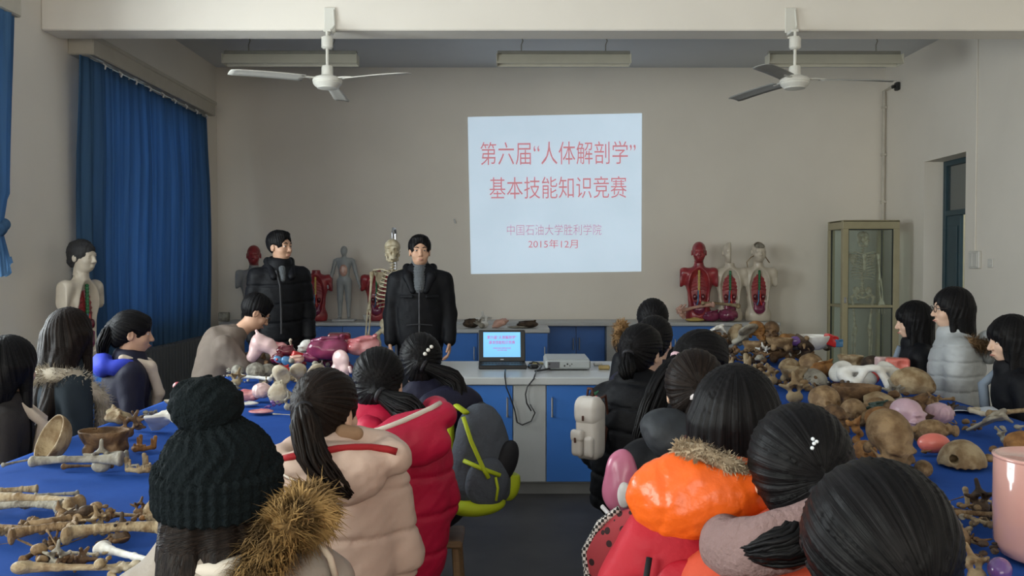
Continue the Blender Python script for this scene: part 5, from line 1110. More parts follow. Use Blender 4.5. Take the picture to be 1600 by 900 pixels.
it('mandible', 221, 693, 36, (0, 0, -20), 'orange', 'small brown lower jaw with pale teeth behind the jaw bone', 'jaw')
it('sacrum', 181, 646, 60, (100, 0, 40), 'pale', 'yellowish sacrum lying next to the girl with cream lapels')
it('phalanx', 152, 637, 18, (0, 0, 10), 'white', 'small white bone tip at the end of the yellowish sacrum')
it('vertebra', 205, 662, 44, (90, 30, 30), 'brown', 'large brown vertebra before the yellowish sacrum')
it('vertebra', 214, 655, 34, (70, 0, 160), 'brown', 'smaller brown vertebra leaning on the large brown vertebra')
it('fragment_b', 226, 648, 24, (0, 0, 0), 'grey', 'small grey bone lump between brown vertebrae and the white blade bone')
it('fragment_c', 240, 645, 20, (0, 0, 50), 'grey', 'small grey bone behind the white blade bone')
it('scapula', 250, 660, 62, (60, 0, 25), 'white', 'white angular shoulder blade next to the bobble hat')
it('hip_bone', 272, 634, 46, (70, 20, 10), 'ivory', 'ivory hip bone half hidden behind the black bobble')
it('half_head', 287, 612, 34, (90, 0, 90), 'pink', 'pink section model on the table behind the bobble hat', 'model')
# near left limb bones
lg('tibia', -12, 771, 60, 766, 'pale', 'pale shin bone at the cloth edge topmost of the row of limb bones', 2.02)
lg('thin_bone', 52, 774, 124, 769, 'grey', 'thin limb bone with a dark knob, rearmost of the limb bone row', 2.02)
lg('humerus', 34, 787, 126, 782, 'pale', 'straight limb bone with dark end, second in the limb bone row', 1.78)
lg('thin_bone', 30, 792, 112, 790, 'brown', 'thin brown bone tucked below the dark ended limb bone', 1.86)
lg('femur', -30, 790, 118, 802, 'pale', 'long pale thigh bone running in from the photo edge', 1.40)
lg('femur', -20, 806, 98, 804, 'grey', 'grey limb bone lying below the long pale thigh bone', 1.40)
it('femur', 20, 826, 130, (0, 0, 170), 'tan', 'tan thigh bone with round heads at the photo edge')
it('fragment_c', 42, 818, 40, (0, 0, 60), 'tan', 'round tan bone knob beside the tan thigh bone')
lg('rib', 58, 832, 138, 808, 'tan', 'tan rib lying slanted in the middle heap of limb bones', 1.86)
lg('rib', 78, 826, 120, 804, 'pale', 'short pale rib crossing the slanted tan rib', 2.17)
it('fragment_a', 106, 818, 56, (0, 0, 30), 'tan', 'tan bone fragment between the two crossing ribs')
lg('humerus', 116, 826, 156, 810, 'tan', 'short tan arm bone beside the crossing ribs', 2.17)
lg('thin_bone', 126, 832, 186, 826, 'pale', 'pale slender bone behind the thick tan shaft', 2.33)
it('vertebra', 154, 812, 43, (80, 0, 60), 'pale', 'pale vertebra in the middle of the limb bone heap')
it('fragment_b', 146, 802, 54, (0, 0, 0), 'tan', 'tan knobbly bone at the top of the limb bone heap')
it('fragment_c', 170, 806, 48, (0, 0, 90), 'tan', 'tan knobbly bone next to the slender bones pointing to the hat')
lg('thin_bone', 170, 801, 230, 805, 'pale', 'slender pale bone pointing to the hat, rear of a pair', 2.02)
lg('thin_bone', 172, 812, 222, 811, 'tan', 'slender tan bone pointing to the hat, front of a pair', 2.17)
it('vertebra', 190, 824, 48, (70, 0, 20), 'dark', 'dark grey rough vertebra near the disc shaped bone')
it('fragment_a', 206, 820, 54, (0, 0, 120), 'brown', 'brown bone fragment near the disc shaped bone')
it('fragment_b', 221, 816, 35, (0, 0, 0), 'orange', 'orange brown bone fragment against the disc shaped bone')
it('vertebra', 218, 790, 32, (60, 0, 0), 'brown', 'small brown vertebra behind the disc shaped bone')
it('plate', 243, 802, 46, (75, 0, 10), 'pale', 'disc shaped tan bone standing on edge next to the hat', 'bone')
lg('femur', 124, 834, 12, 848, 'tan', 'thick brownish bone shaft with swollen end near the corner', 2.09)
lg('femur', 262, 838, 100, 848, 'pale', 'thick tan bone shaft with swollen end, pointing at the hat', 1.55)
lg('thin_bone', -6, 855, 14, 852, 'tan', 'short bone end poking in from the photo edge')
it('fragment_b', 60, 871, 67, (0, 0, 15), 'tan', 'tan splintered bone lying before the brownish shaft')
it('vertebra', 88, 866, 45, (80, 0, 0), 'grey', 'grey vertebra before the thick tan shaft')
it('fragment_c', 100, 873, 40, (0, 0, 70), 'brown', 'small brown bone below the grey vertebra')
lg('thin_bone', 106, 868, 154, 871, 'ivory', 'thin ivory bone meeting the white bone at its knob', 2.02)
it('fragment_a', 156, 866, 35, (0, 0, 40), 'pale', 'pale knob between the thin ivory bone and the white bone')
lg('tibia', 158, 863, 240, 888, 'white', 'smooth white bone slanting towards the hat', 1.16)
lg('thin_bone', 34, 885, 72, 860, 'brown', 'brown splint slanting upward near the corner', 2.17)
lg('humerus', 20, 896, 232, 896, 'pale', 'long pale bone along the bottom of the photo', 0.72)
it('fragment_b', 176, 884, 59, (0, 0, 100), 'pale', 'pale broken bone below the smooth white bone')
it('fragment_c', 200, 888, 54, (0, 0, 10), 'ivory', 'ivory broken bone nearest the hatted girl')

# ---- curtain side table, far heap of models and bones
it('fragment_a', 360, 586, 26, (0, 0, 0), 'grey', 'grey bone end at the near side of the far heap, by the taupe jacket')
it('skull', 372, 583, 30, (0, 0, 30), 'grey', 'grey skull beside the sleeve of the taupe jacket', 'skull')
it('phalanx', 386, 577, 20, (0, 0, 20), 'white', 'white bone knob on the far heap near the taupe sleeve')
it('skull', 417, 583, 34, (0, 0, -15), 'grey', 'grey skull with big eye sockets in the far heap', 'skull')
it('dome', 400, 579, 34, (0, 0, 40), 'grey', 'grey brain case behind the skull with big eye sockets', 'skull')
it('muscle', 388, 617, 44, (0, 0, 20), 'pink', 'pink muscle model lying in front of the long white bone', 'model')
it('brain', 409, 615, 34, (0, 0, 0), 'palepink', 'pale pink brain model in front of the long white bone', 'model')
it('slab', 389, 630, 30, (0, 0, 20), 'white', 'white base piece below the pink muscle model', 'model')
it('fragment_b', 426, 621, 24, (0, 0, 0), 'violet', 'dull violet piece beside the pale pink brain model', 'model')
it('fragment_c', 437, 617, 30, (0, 0, 40), 'dark', 'dark bone between the violet piece and the ivory plate')
it('slab', 408, 642, 40, (0, 0, 0), 'pink', 'round pink disc model lying alone on the blue cloth', 'model', sq=(1, 1, 0.8))
lg('thin_bone', 426, 643, 462, 645, 'ivory', 'thin ivory rod pointing from the pink disc to the ponytail', 0.7)
it('vertebra', 452, 626, 30, (80, 0, 30), 'grey', 'tan grey vertebra beside the brown ponytail')
it('pelvis', 466, 594, 70, (40, 0, 15), 'ivory', 'ivory pelvis model in the far heap before the girls', 'bone')
it('plate', 433, 603, 34, (80, 0, 0), 'ivory', 'flat ivory bone plate standing before the pelvis model')
lg('tibia', 371, 596, 424, 601, 'white', 'long white bone lying before the grey skulls', 1.0)
it('calvaria', 496, 576, 34, (0, 0, 20), 'ivory', 'ivory skull cap behind the pelvis model', 'skull cap')
it('fragment_a', 478, 571, 26, (0, 0, 0), 'brown', 'brown bone under the red and purple liver model')
it('fragment_b', 505, 566, 28, (0, 0, 0), 'brown', 'brown bone behind the ivory skull cap')
it('stomach', 412, 556, 54, (0, 0, 0), 'palepink', 'pale pink stomach model with a bent tube on top', 'model')
it('egg', 435, 565, 16, (0, 30, 0), 'blue', 'blue tip of the stomach model lying beside it', 'model')
it('lobe', 440, 575, 26, (0, 0, 30), 'red', 'crimson piece under the blue model pieces', 'model')
it('egg', 450, 569, 22, (0, 30, 30), 'blue', 'large blue model piece in the far heap', 'model')
it('block', 464, 566, 20, (0, 20, 30), 'red', 'bright red block between blue piece and liver model', 'model')
it('muscle', 434, 551, 36, (0, 0, 20), 'pink', 'reddish pink muscle model behind the stomach model', 'model')
it('lobe', 446, 556, 30, (0, 0, 0), 'maroon', 'dark red organ model behind the blue piece', 'model')
it('humerus', 457, 553, 34, (0, 70, 60), 'ivory', 'ivory bone end standing up among the red models')
it('scapula', 440, 540, 26, (70, 0, 60), 'white', 'small white blade bone topmost behind the stomach model')
it('fragment_c', 426, 541, 18, (0, 0, 0), 'tan', 'tan bone next to the small white blade bone')
it('lobe', 486, 558, 30, (0, 0, 0), 'purple', 'purple organ model under the white skull model', 'model')
it('lobe', 512, 556, 66, (0, 0, 0), 'purple', 'big purple liver model with a red upper side', 'model')
it('slab', 507, 545, 44, (20, 0, 0), 'red', 'glossy red vessel piece lying on the purple liver model', 'model')
it('skull', 478, 543, 30, (0, 0, -50), 'white', 'small white skull model beside the glossy red vessel piece', 'skull')
it('block', 530, 538, 36, (0, 0, 10), 'maroon', 'dark maroon block model behind the purple liver model', 'model')
it('egg', 520, 528, 16, (0, 0, 0), 'green', 'green gall bladder piece on top of the maroon block', 'model')
it('egg', 499, 531, 12, (0, 0, 0), 'palepink', 'tiny pale pink knob next to the green piece', 'model')
it('fragment_a', 543, 545, 18, (0, 0, 0), 'pale', 'pale bone between the maroon block and pink tray model')
it('half_head', 533, 567, 40, (20, 0, 60), 'palepink', 'pale pink head section model beside the crimson coat girl', 'model')
it('lobe', 566, 549, 56, (25, 0, 15), 'pink', 'large pink muscle model with a red upper side, behind black hair', 'model')
it('slab', 572, 541, 40, (30, 0, 0), 'red', 'red vessel piece on the large pink muscle model', 'model')
it('block', 598, 556, 26, (0, 0, 20), 'palepink', 'pale pink model box behind the navy coat girl', 'model')
it('lobe', 606, 572, 22, (0, 60, 0), 'coral', 'orange red model piece between the pale pink box and navy girl', 'model')

# ---- doorway side table, far heap
it('scapula', 1113, 518, 36, (70, 0, 40), 'white', 'bright white blade bone at the far end behind the black heads')
it('fragment_b', 1126, 526, 26, (0, 0, 0), 'brown', 'brown bone beside the bright white blade bone')
it('fragment_a', 1155, 552, 40, (0, 0, 20), 'dark', 'dark bone lump under the grey hip bone')
it('skull_base', 1178, 549, 40, (0, 0, 30), 'tan', 'tan skull base under the orange brown skull', 'skull')
it('fragment_c', 1200, 547, 38, (0, 0, 60), 'dark', 'dark bone lump under the brown skull')
it('fragment_b', 1195, 553, 34, (0, 0, 0), 'brown', 'brown jagged bone before the brown skull')
it('hip_bone', 1163, 534, 54, (50, 0, 30), 'grey', 'grey brown hip bone on the far heap')
it('plate', 1150, 519, 34, (60, 0, -30), 'pale', 'curved pale skull fragment standing above the grey hip bone')
it('skull', 1183, 530, 38, (0, 0, 20), 'orange', 'orange brown skull in the far heap', 'skull')
it('skull', 1205, 534, 38, (0, 0, -20), 'brown', 'dark brown skull at the end of the far heap', 'skull')
it('skull', 1228, 545, 32, (0, 0, 10), 'orange', 'small golden brown skull below the white stick', 'skull')
it('thin_bone', 1223, 528, 22, (0, 72, 10), 'ivory', 'thin white stick of bone standing up at the far end')
it('sacrum', 1250, 541, 40, (80, 0, 70), 'grey', 'grey sacrum behind the white bowl')
lg('humerus', 1250, 543, 1292, 540, 'grey', 'grey limb bone behind the white bowl', 1.4)
it('vertebra', 1287, 535, 30, (40, 0, 30), 'dark', 'dark vertebra with upright spines at the end of the far heap')
it('egg', 1244, 561, 24, (0, 0, 0), 'violet', 'violet organ model next to the white bowl', 'model')
it('bowl', 1272, 556, 50, (0, 0, 0), 'white', 'white plastic bowl on the far end of the doorway side table', 'bowl')
it('block', 1297, 560, 20, (0, 20, 10), 'red', 'bright red model block beside the white bowl', 'model')
it('block', 1309, 560, 14, (0, 0, 10), 'blue', 'small blue and white model block beside the red block', 'model')
it('skull_base', 1329, 566, 42, (0, 0, 30), 'pale', 'crumbled tan skull base past the red block', 'skull')
it('vertebra', 1193, 562, 26, (60, 0, 0), 'white', 'white vertebra model in front of the far heap')
it('mandible', 1165, 570, 46, (0, 0, 30), 'pale', 'pale jaw bone in front of the far heap beside black hair', 'jaw')
it('fragment_a', 1180, 568, 40, (0, 0, 0), 'pale', 'pale bone lump next to the pale jaw bone')
it('skull_base', 1218, 564, 42, (0, 0, 60), 'tan', 'tan open skull base in front of the violet organ', 'skull')
it('fragment_b', 1197, 577, 36, (0, 0, 30), 'brown', 'brown bone in front of the white vertebra model')
it('calvaria', 1234, 570, 40, (0, 0, 10), 'pale', 'pale skull cap lying before the tan open skull base', 'skull cap')
it('vertebra', 1206, 584, 34, (70, 0, 30), 'pale', 'pale vertebra before the pale skull cap')
it('skull_base', 1240, 586, 46, (0, 0, 10), 'pale', 'flat topped pale skull base near the girl in orange', 'skull')
it('vertebra', 1242, 605, 46, (80, 0, 0), 'pale', 'pale vertebra with tall spine beside black loose hair')
it('fragment_c', 1248, 618, 46, (0, 0, 0), 'tan', 'tan bone block under the tall spined vertebra')
it('dome', 1268, 570, 42, (0, 0, 20), 'tan', 'tan skull dome in front of the white bowl', 'skull')
it('lobe', 1285, 577, 44, (0, 0, 20), 'orange', 'orange brown bone next to the tan skull dome', 'bone')
it('plate', 1273, 592, 44, (20, 0, 20), 'grey', 'greenish grey skull shard lying before the tan skull dome')
lg('humerus', 1284, 583, 1318, 592, 'ivory', 'ivory bone with round head before the dark red block', 1.5)
it('block', 1316, 587, 26, (0, 0, 30), 'maroon', 'dark red block model between the ivory bone and the white pelvis', 'model')
it('lobe', 1350, 588, 46, (0, 0, 0), 'red', 'dark red muscle model inside the white pelvis', 'model')
it('dome', 1363, 569, 40, (0, 0, 0), 'dark', 'dark hollow skull piece behind the white pelvis', 'skull')
it('pelvis', 1356, 583, 96, (-65, 0, -10), 'white', 'large white pelvis model with red muscle inside', 'bone')
it('block', 1382, 574, 26, (0, 0, 0), 'palepink', 'pale pink block model behind the white pelvis', 'model')
it('block', 1402, 575, 34, (0, 0, -20), 'coral', 'red and pink block model near the bob haired girl', 'model')
it('skull_base', 1338, 613, 66, (0, 0, 70), 'brown', 'wide brown skull base bowl before the white pelvis', 'skull')
it('fragment_a', 1357, 604, 28, (0, 0, 0), 'cyan', 'pale bluish model piece below the white pelvis', 'model')
it('dome', 1426, 601, 62, (0, 0, 70), 'pale', 'large tan skull dome near the grey puffer jacket', 'skull')
it('vertebra', 1397, 608, 38, (60, 0, 10), 'grey', 'grey ring shaped vertebra before the large tan dome')
it('dome', 1289, 622, 54, (0, 0, 10), 'tan', 'tan brown skull dome beside black loose hair', 'skull')
it('skull', 1306, 636, 44, (0, 0, 30), 'brown', 'brown skull peeping out between two tan domes', 'skull')
it('dome', 1333, 640, 48, (0, 0, -20), 'tan', 'round tan skull dome below the brown skull base bowl', 'skull')
it('lobe', 1372, 636, 36, (0, 0, 0), 'teal', 'dark green model piece under the flat tan bone', 'model')
it('plate', 1373, 623, 60, (10, 0, 20), 'pale', 'flat tan bone lying on the dark green piece')
it('fragment_b', 1406, 626, 50, (0, 0, 0), 'brown', 'brown bone mass below the large tan dome')
it('vertebra', 1460, 624, 34, (50, 0, 20), 'tan', 'tan spiny vertebra in front of the grey puffer jacket')
lg('thin_bone', 1440, 634, 1492, 631, 'tan', 'thin tan bone in front of the grey puffer jacket', 1.4)
it('dome', 1376, 654, 52, (0, 0, 10), 'orange', 'orange tan skull dome behind the large grey tan one', 'skull')
it('skull', 1420, 645, 56, (0, 0, 30), 'lilac', 'lilac painted skull model in the middle of the table', 'skull')
it('brain', 1467, 647, 42, (0, 0, 30), 'lilac', 'lilac lumpy brain model beside the lilac skull', 'model')
it('fragment_c', 1340, 672, 50, (0, 60, 30), 'orange', 'orange brown face bone beside black tied hair')
it('dome', 1352, 703, 46, (0, 0, 0), 'orange', 'small orange tan skull dome nearest the black tied hair', 'skull')
it('femur', 1452, 667, 92, (0, 0, 10), 'tan', 'thick tan bone lying behind the coral organ', sq=(1, 1.6, 1.6))
it('skull', 1391, 688, 88, (28, 0, 8), 'tan', 'big grey tan skull facing the viewer', 'skull')
it('mandible', 1402, 722, 56, (20, 0, 10), 'tan', 'tan jaw bone with a thin arch before the big skull', 'jaw')
it('egg', 1443, 732, 40, (0, 0, 80), 'tan', 'round tan bone ball before the big grey tan skull')
it('fragment_a', 1436, 706, 34, (0, 0, 0), 'brown', 'brown bone splinters next to the big grey tan skull')
it('egg', 1459, 686, 46, (0, 0, -10), 'coral', 'smooth coral pink organ model next to the holed skull cap', 'model')
def holed():
    S = SDF((-0.1, -0.12, -0.05), (0.1, 0.12, 0.08), 0.004); S.ell((0, 0, -0.03), (0.070, 0.088, 0.075)); S.cut((0, 0, -0.028), (0, 0, -1)); S.cap((-0.035, -0.12, -0.004), (-0.03, -0.03, -0.004), 0.012, k=0.003, op='sub'); S.warp(lambda x, y, z: 0.0012 * wob(x, y, z, 90, 2, 3) + 0.002 * np.sin(x * 300) * np.clip((-0.02 - z) / 0.01, 0, 1))
    V, F = S.nets(); V -= (V.min(0) + V.max(0)) / 2; PROTO['holed'] = [(S.mesh('skull_cap', V, F), V, (V.max(0) - V.min(0)).max())]
holed(); NICE['holed'] = 'calvaria'
it('holed', 1503, 694, 84, (0, 0, -18), 'pale', 'mottled cream skull cap with a dark round hole', 'skull cap')
it('fragment_b', 1516, 664, 34, (0, 0, 0), 'tan', 'tan bone lumps behind the mottled skull cap')
it('fragment_c', 1530, 672, 26, (0, 0, 40), 'brown', 'brown bone lump between mottled skull cap and shoulder blade')
it('scapula', 1541, 662, 60, (60, 0, 30), 'grey', 'greenish grey shoulder blade by the sheet of paper')
lg('rib', 1514, 638, 1552, 650, 'ivory', 'ivory curved bone lying across the shoulder blade', 1.6)
it('fragment_a', 1580, 668, 46, (0, 0, 0), 'grey', 'grey crumbled bones at the photo edge')
it('vertebra', 1566, 678, 30, (60, 0, 40), 'grey', 'grey vertebra beside the shoulder blade')
it('femur', 1588, 645, 120, (0, 0, 200), 'pale', 'pale thigh bone with round head near the fringed girl')
it('dome', 1600, 692, 56, (0, 0, 60), 'orange', 'tan skull cut off by the photo edge', 'skull')
it('fragment_b', 1565, 702, 40, (0, 0, 30), 'brown', 'brown bone block behind the long pale bone at the photo edge')
lg('femur', 1538, 721, 1690, 730, 'tan', 'long tan bone lying behind the pink cylinder', 0.8)
# small hand and foot bones near the viewer
it('vertebra', 1533, 776, 54, (80, 0, 10), 'dark', 'dark small vertebra by the pink cylinder')
it('phalanx', 1510, 778, 32, (0, 80, 0), 'pale', 'tiny bone standing upright among the finger bones')
it('fragment_c', 1474, 790, 37, (0, 0, 0), 'yellow', 'yellowish small bone beside the big black hair', 'bone')
it('fragment_a', 1496, 792, 48, (0, 0, 20), 'tan', 'tan small bone heap before the upright tiny bone')
it('fragment_b', 1494, 806, 48, (0, 0, 60), 'grey', 'greyish small bone in front of the tan small heap')
it('femur', 1530, 802, 99, (0, 0, -15), 'tan', 'pinkish tan bone shaft running toward the pink cylinder', sq=(1, 1.4, 1.4))
lg('thin_bone', 1498, 810, 1550, 828, 'pale', 'slender pale bone slanting in front of the pinkish shaft', 2.33)
it('plate', 1492, 827, 54, (30, 0, 20), 'tan', 'flat tan bone flake next to the big black hair')
it('fragment_c', 1497, 848, 35, (0, 0, 0), 'tan', 'small tan bone below the flat flake')
it('fragment_a', 1522, 853, 48, (0, 0, 20), 'brown', 'brown bone splinter below the slender pale bone')
it('fragment_b', 1546, 858, 45, (0, 0, 0), 'dark', 'dark bone splinter at the foot of the pink cylinder')
it('vertebra', 1524, 880, 64, (70, 0, 20), 'pale', 'pale block shaped vertebra at the bottom of the photo')
it('egg', 1562, 890, 54, (0, 0, 60), 'violet', 'glossy dark violet ball at the foot of the pink cylinder', 'model')
# ------------------------------------------------------------------ anatomical torsos, figures and skeletons
RB = Matrix.Rotation(PI, 3, 'Z')
def bone_child(n, parent, m, loc, sc, rot, name=None):
    me, V, ext = PROTO[n][0]; o = bpy.data.objects.new(name or n, me); C.objects.link(o); o.parent = parent
    if not me.materials: me.materials.append(BM['tan'])
    o.material_slots[0].link = 'OBJECT'; o.material_slots[0].material = m
    o.location = loc; o.scale = (sc,) * 3 if not isinstance(sc, tuple) else sc; o.rotation_euler = tuple(R(a) for a in rot); return o
def torso(x, y, z, sc, rz, lab, skin_, head=None, strip='green', group=None, cat='anatomical model'):
    o = empty('torso_model', (x, y, z), lab, cat, rz, group); o.scale = (sc,) * 3
    S = SDF((-0.26, -0.16, -0.02), (0.26, 0.16, 0.66), 0.007)
    S.ell((0, 0, 0.06), (0.145, 0.095, 0.14)).ell((0, 0, 0.25), (0.120, 0.085, 0.17), k=0.05).ell((0, 0.0, 0.43), (0.15, 0.098, 0.17), k=0.05).cap((-0.15, 0.01, 0.53), (0.15, 0.01, 0.53), 0.055, k=0.04).cap((0, 0.01, 0.52), (0, 0.0, 0.64), 0.062, 0.052, 0.03)
    for s in (-1, 1): S.cap((s * 0.165, 0.01, 0.53), (s * 0.20, 0.01, 0.42), 0.052, 0.048, 0.03); S.cut((s * 0.205, 0, 0.42), (s, 0, 0), 0.004)
    S.cut((0, 0, 0.0), (0, 0, -1), 0.004); S.cut((0, 0, 0.645), (0, 0, 1))
    S.ell((0, -0.085, 0.335), (0.116, 0.088, 0.268), k=0.006, op='sub'); S.build('body_shell', BM[skin_] if isinstance(skin_, str) else skin_, o)
    L = SDF((-0.14, -0.12, 0.06), (0.14, 0.06, 0.58), 0.006); L.ell((0, 0.004, 0.33), (0.125, 0.034, 0.262))
    L.warp(lambda x, y, z: 0.0035 * np.sin((z + np.abs(x) * 0.35) * 165) * (z > 0.34) * (np.abs(x) > 0.02)); L.build('cavity_wall', MATS['torso_red'], o)
    SDF((-0.03, -0.09, 0.1), (0.03, 0, 0.6), 0.005).cap((0, -0.045, 0.30), (0, -0.045, 0.55), 0.013).warp(lambda x, y, z: 0.002 * np.sin(z * 260)).build('spine_strip', BM[strip], o)
    for s in (-1, 1): blob('kidney', BM['maroon'], o, [('e', (s * 0.045, -0.05, 0.265), (0.022, 0.018, 0.036))], 0.005)
    MB().tube([(-0.008, -0.052, 0.34), (-0.010, -0.055, 0.22), (-0.04, -0.052, 0.13)], 0.008).build('vein', BM['blue'], o, smooth=True); MB().tube([(0.010, -0.052, 0.34), (0.012, -0.055, 0.22), (0.045, -0.052, 0.13)], 0.008).build('artery', BM['red'], o, smooth=True)
    blob('pelvic_muscle', BM['purple'], o, [('e', (0, -0.045, 0.12), (0.07, 0.03, 0.05)), ('c', (-0.05, -0.05, 0.2), (-0.03, -0.05, 0.13), 0.016, 0.02), ('c', (0.05, -0.05, 0.2), (0.03, -0.05, 0.13), 0.016, 0.02)], 0.006)
    if head:
        O = V3(0, -0.01, 0.76); S = SDF(O - V3(0.12, 0.13, 0.14), O + V3(0.12, 0.13, 0.14), 0.005)
        sub_head(S, O, RB); S.cap((0, 0.01, 0.62), (0, 0.0, 0.70), 0.052, 0.05, 0.02)
        if head == 'half': S.cut(O + V3(0.012, 0, 0), (1, -0.25, 0), 0.003)
        if head == 'brain': S.ell(O + V3(0, 0.0, 0.05), (0.06, 0.08, 0.06), k=0.004, op='sub')
        S.build('head', MATS['torso_red'] if head == 'muscle' else BM['cream'], o)
        if head == 'brain':
            bone_child('brain', o, BM['grey'], O + V3(0, 0.005, 0.045), 0.9, (0, 0, 0)); MB().tube([O + V3(0.03, -0.08, -0.02), O + V3(0.085, 0, -0.07), O + V3(0.12, 0, -0.12)], 0.006).tube([O + V3(-0.03, -0.08, -0.02), O + V3(-0.085, 0, -0.06), O + V3(-0.13, 0, -0.11), O + V3(-0.12, 0, -0.17)], 0.006).build('nerve', BM['pale'], o, smooth=True)
        if head == 'hair':
            S = SDF(O - V3(0.13, 0.14, 0.1), O + V3(0.13, 0.14, 0.16), 0.005); S.ell(O + V3(0, 0.014, 0.03), (0.086, 0.105, 0.10)).ell(O + V3(0, 0.06, -0.035), (0.07, 0.05, 0.05), k=0.02); S.ell(O + V3(0, -0.115, -0.035), (0.075, 0.075, 0.085), k=0.01, op='sub'); S.warp(lambda x, y, z: 0.004 * wob(x, y, z, 160, 3, 3)); S.build('hair', mat('model_hair', (0.03, 0.03, 0.033), 0.6), o)
    return o
gloss('torso_red', (0.36, 0.035, 0.04), 0.35, col2=(0.22, 0.02, 0.03))
CZ = 0.8115
bpx = lambda px, Y: (px - 797) * Y / FPX
torso(bpx(1092, 11.05), 11.05, CZ, 1.13, R(-8), 'torso model with red muscle head at the end of three in a row', MATS['torso_red'], 'muscle', 'yellow', 'open torso models on the back counter')
torso(bpx(1140, 11.05), 11.05, CZ, 1.12, R(-4), 'cream torso model with half a pale head, middle of three in a row', 'cream', 'half', 'green', 'open torso models on the back counter')
torso(bpx(1185, 11.05), 11.05, CZ, 1.13, 0, 'cream torso model with brain and nerve cords on its head, nearest the glass cabinet', 'cream', 'brain', 'green', 'open torso models on the back counter')
torso(bpx(397, 11.05), 11.05, CZ, 1.08, R(10), 'grey torso model with dark red head behind the man in profile', mat('torso_grey', (0.30, 0.31, 0.32), 0.5), 'muscle', 'yellow', 'open torso models on the back counter')
torso(bpx(494, 11.05), 11.05, CZ, 0.98, 0, 'headless red torso model between the man in profile and the white figure', MATS['torso_red'], None, 'yellow', 'open torso models on the back counter')
torso(bpx(589, 11.1), 11.1, CZ, 0.98, 0, 'headless red torso model half hidden behind the hanging skeleton', MATS['torso_red'], None, 'green', 'open torso models on the back counter')
cabinet(-3.72, -3.12, 6.95, 7.4, 0.735, 'plain blue cabinet carrying the short haired model by the wall', 1, 'r', hz=(0.46, 0.6))
torso(-3.46, 7.17, 0.737, 1.10, R(78), 'flesh coloured torso model with short dark hair in side view by the curtain', 'cream', 'hair', 'green')
# small standing figure
def figure(x, y):
    o = empty('standing_figure', (x, y, CZ), 'small pale grey standing human figure model on a white board', 'anatomical model')
    gm = mat('figure_grey', (0.36, 0.38, 0.38), 0.4, 0.4, 0.15)
    S = SDF((-0.28, -0.12, 0.0), (0.28, 0.12, 1.0), 0.006); S.ell((0, 0, 0.50), (0.082, 0.058, 0.07)).ell((0, 0, 0.60), (0.07, 0.05, 0.09), k=0.03).ell((0, 0, 0.70), (0.088, 0.058, 0.09), k=0.03).cap((-0.085, 0, 0.755), (0.085, 0, 0.755), 0.032, k=0.02).cap((0, 0, 0.76), (0, 0, 0.83), 0.028, k=0.015).ell((0, -0.005, 0.875), (0.042, 0.052, 0.058)).ell((0, -0.02, 0.85), (0.034, 0.036, 0.04), k=0.01)
    for s in (-1, 1):
        S.chain([(s * 0.11, 0, 0.745), (s * 0.145, 0, 0.60), (s * 0.185, -0.02, 0.47)], [0.028, 0.023, 0.016], 0.01).ell((s * 0.198, -0.025, 0.43), (0.014, 0.012, 0.036)).chain([(s * 0.045, 0, 0.49), (s * 0.052, 0, 0.27), (s * 0.055, 0, 0.06)], [0.05, 0.035, 0.022], 0.015).cap((s * 0.055, 0.01, 0.04), (s * 0.06, -0.055, 0.033), 0.02, 0.016)
    S.build('figure_body', gm, o); blob('organ_window', BM['flesh'], o, [('e', (0, -0.052, 0.63), (0.05, 0.018, 0.075))], 0.005, lambda x, y, z: 0.002 * wob(x, y, z, 200))
    bx((-0.14, -0.09, 0), (0.14, 0.09, 0.022), 0.004).build('base_board', mat('board_white', (0.62, 0.62, 0.6), 0.5), o)
figure(bpx(538, 11.05), 11.05)
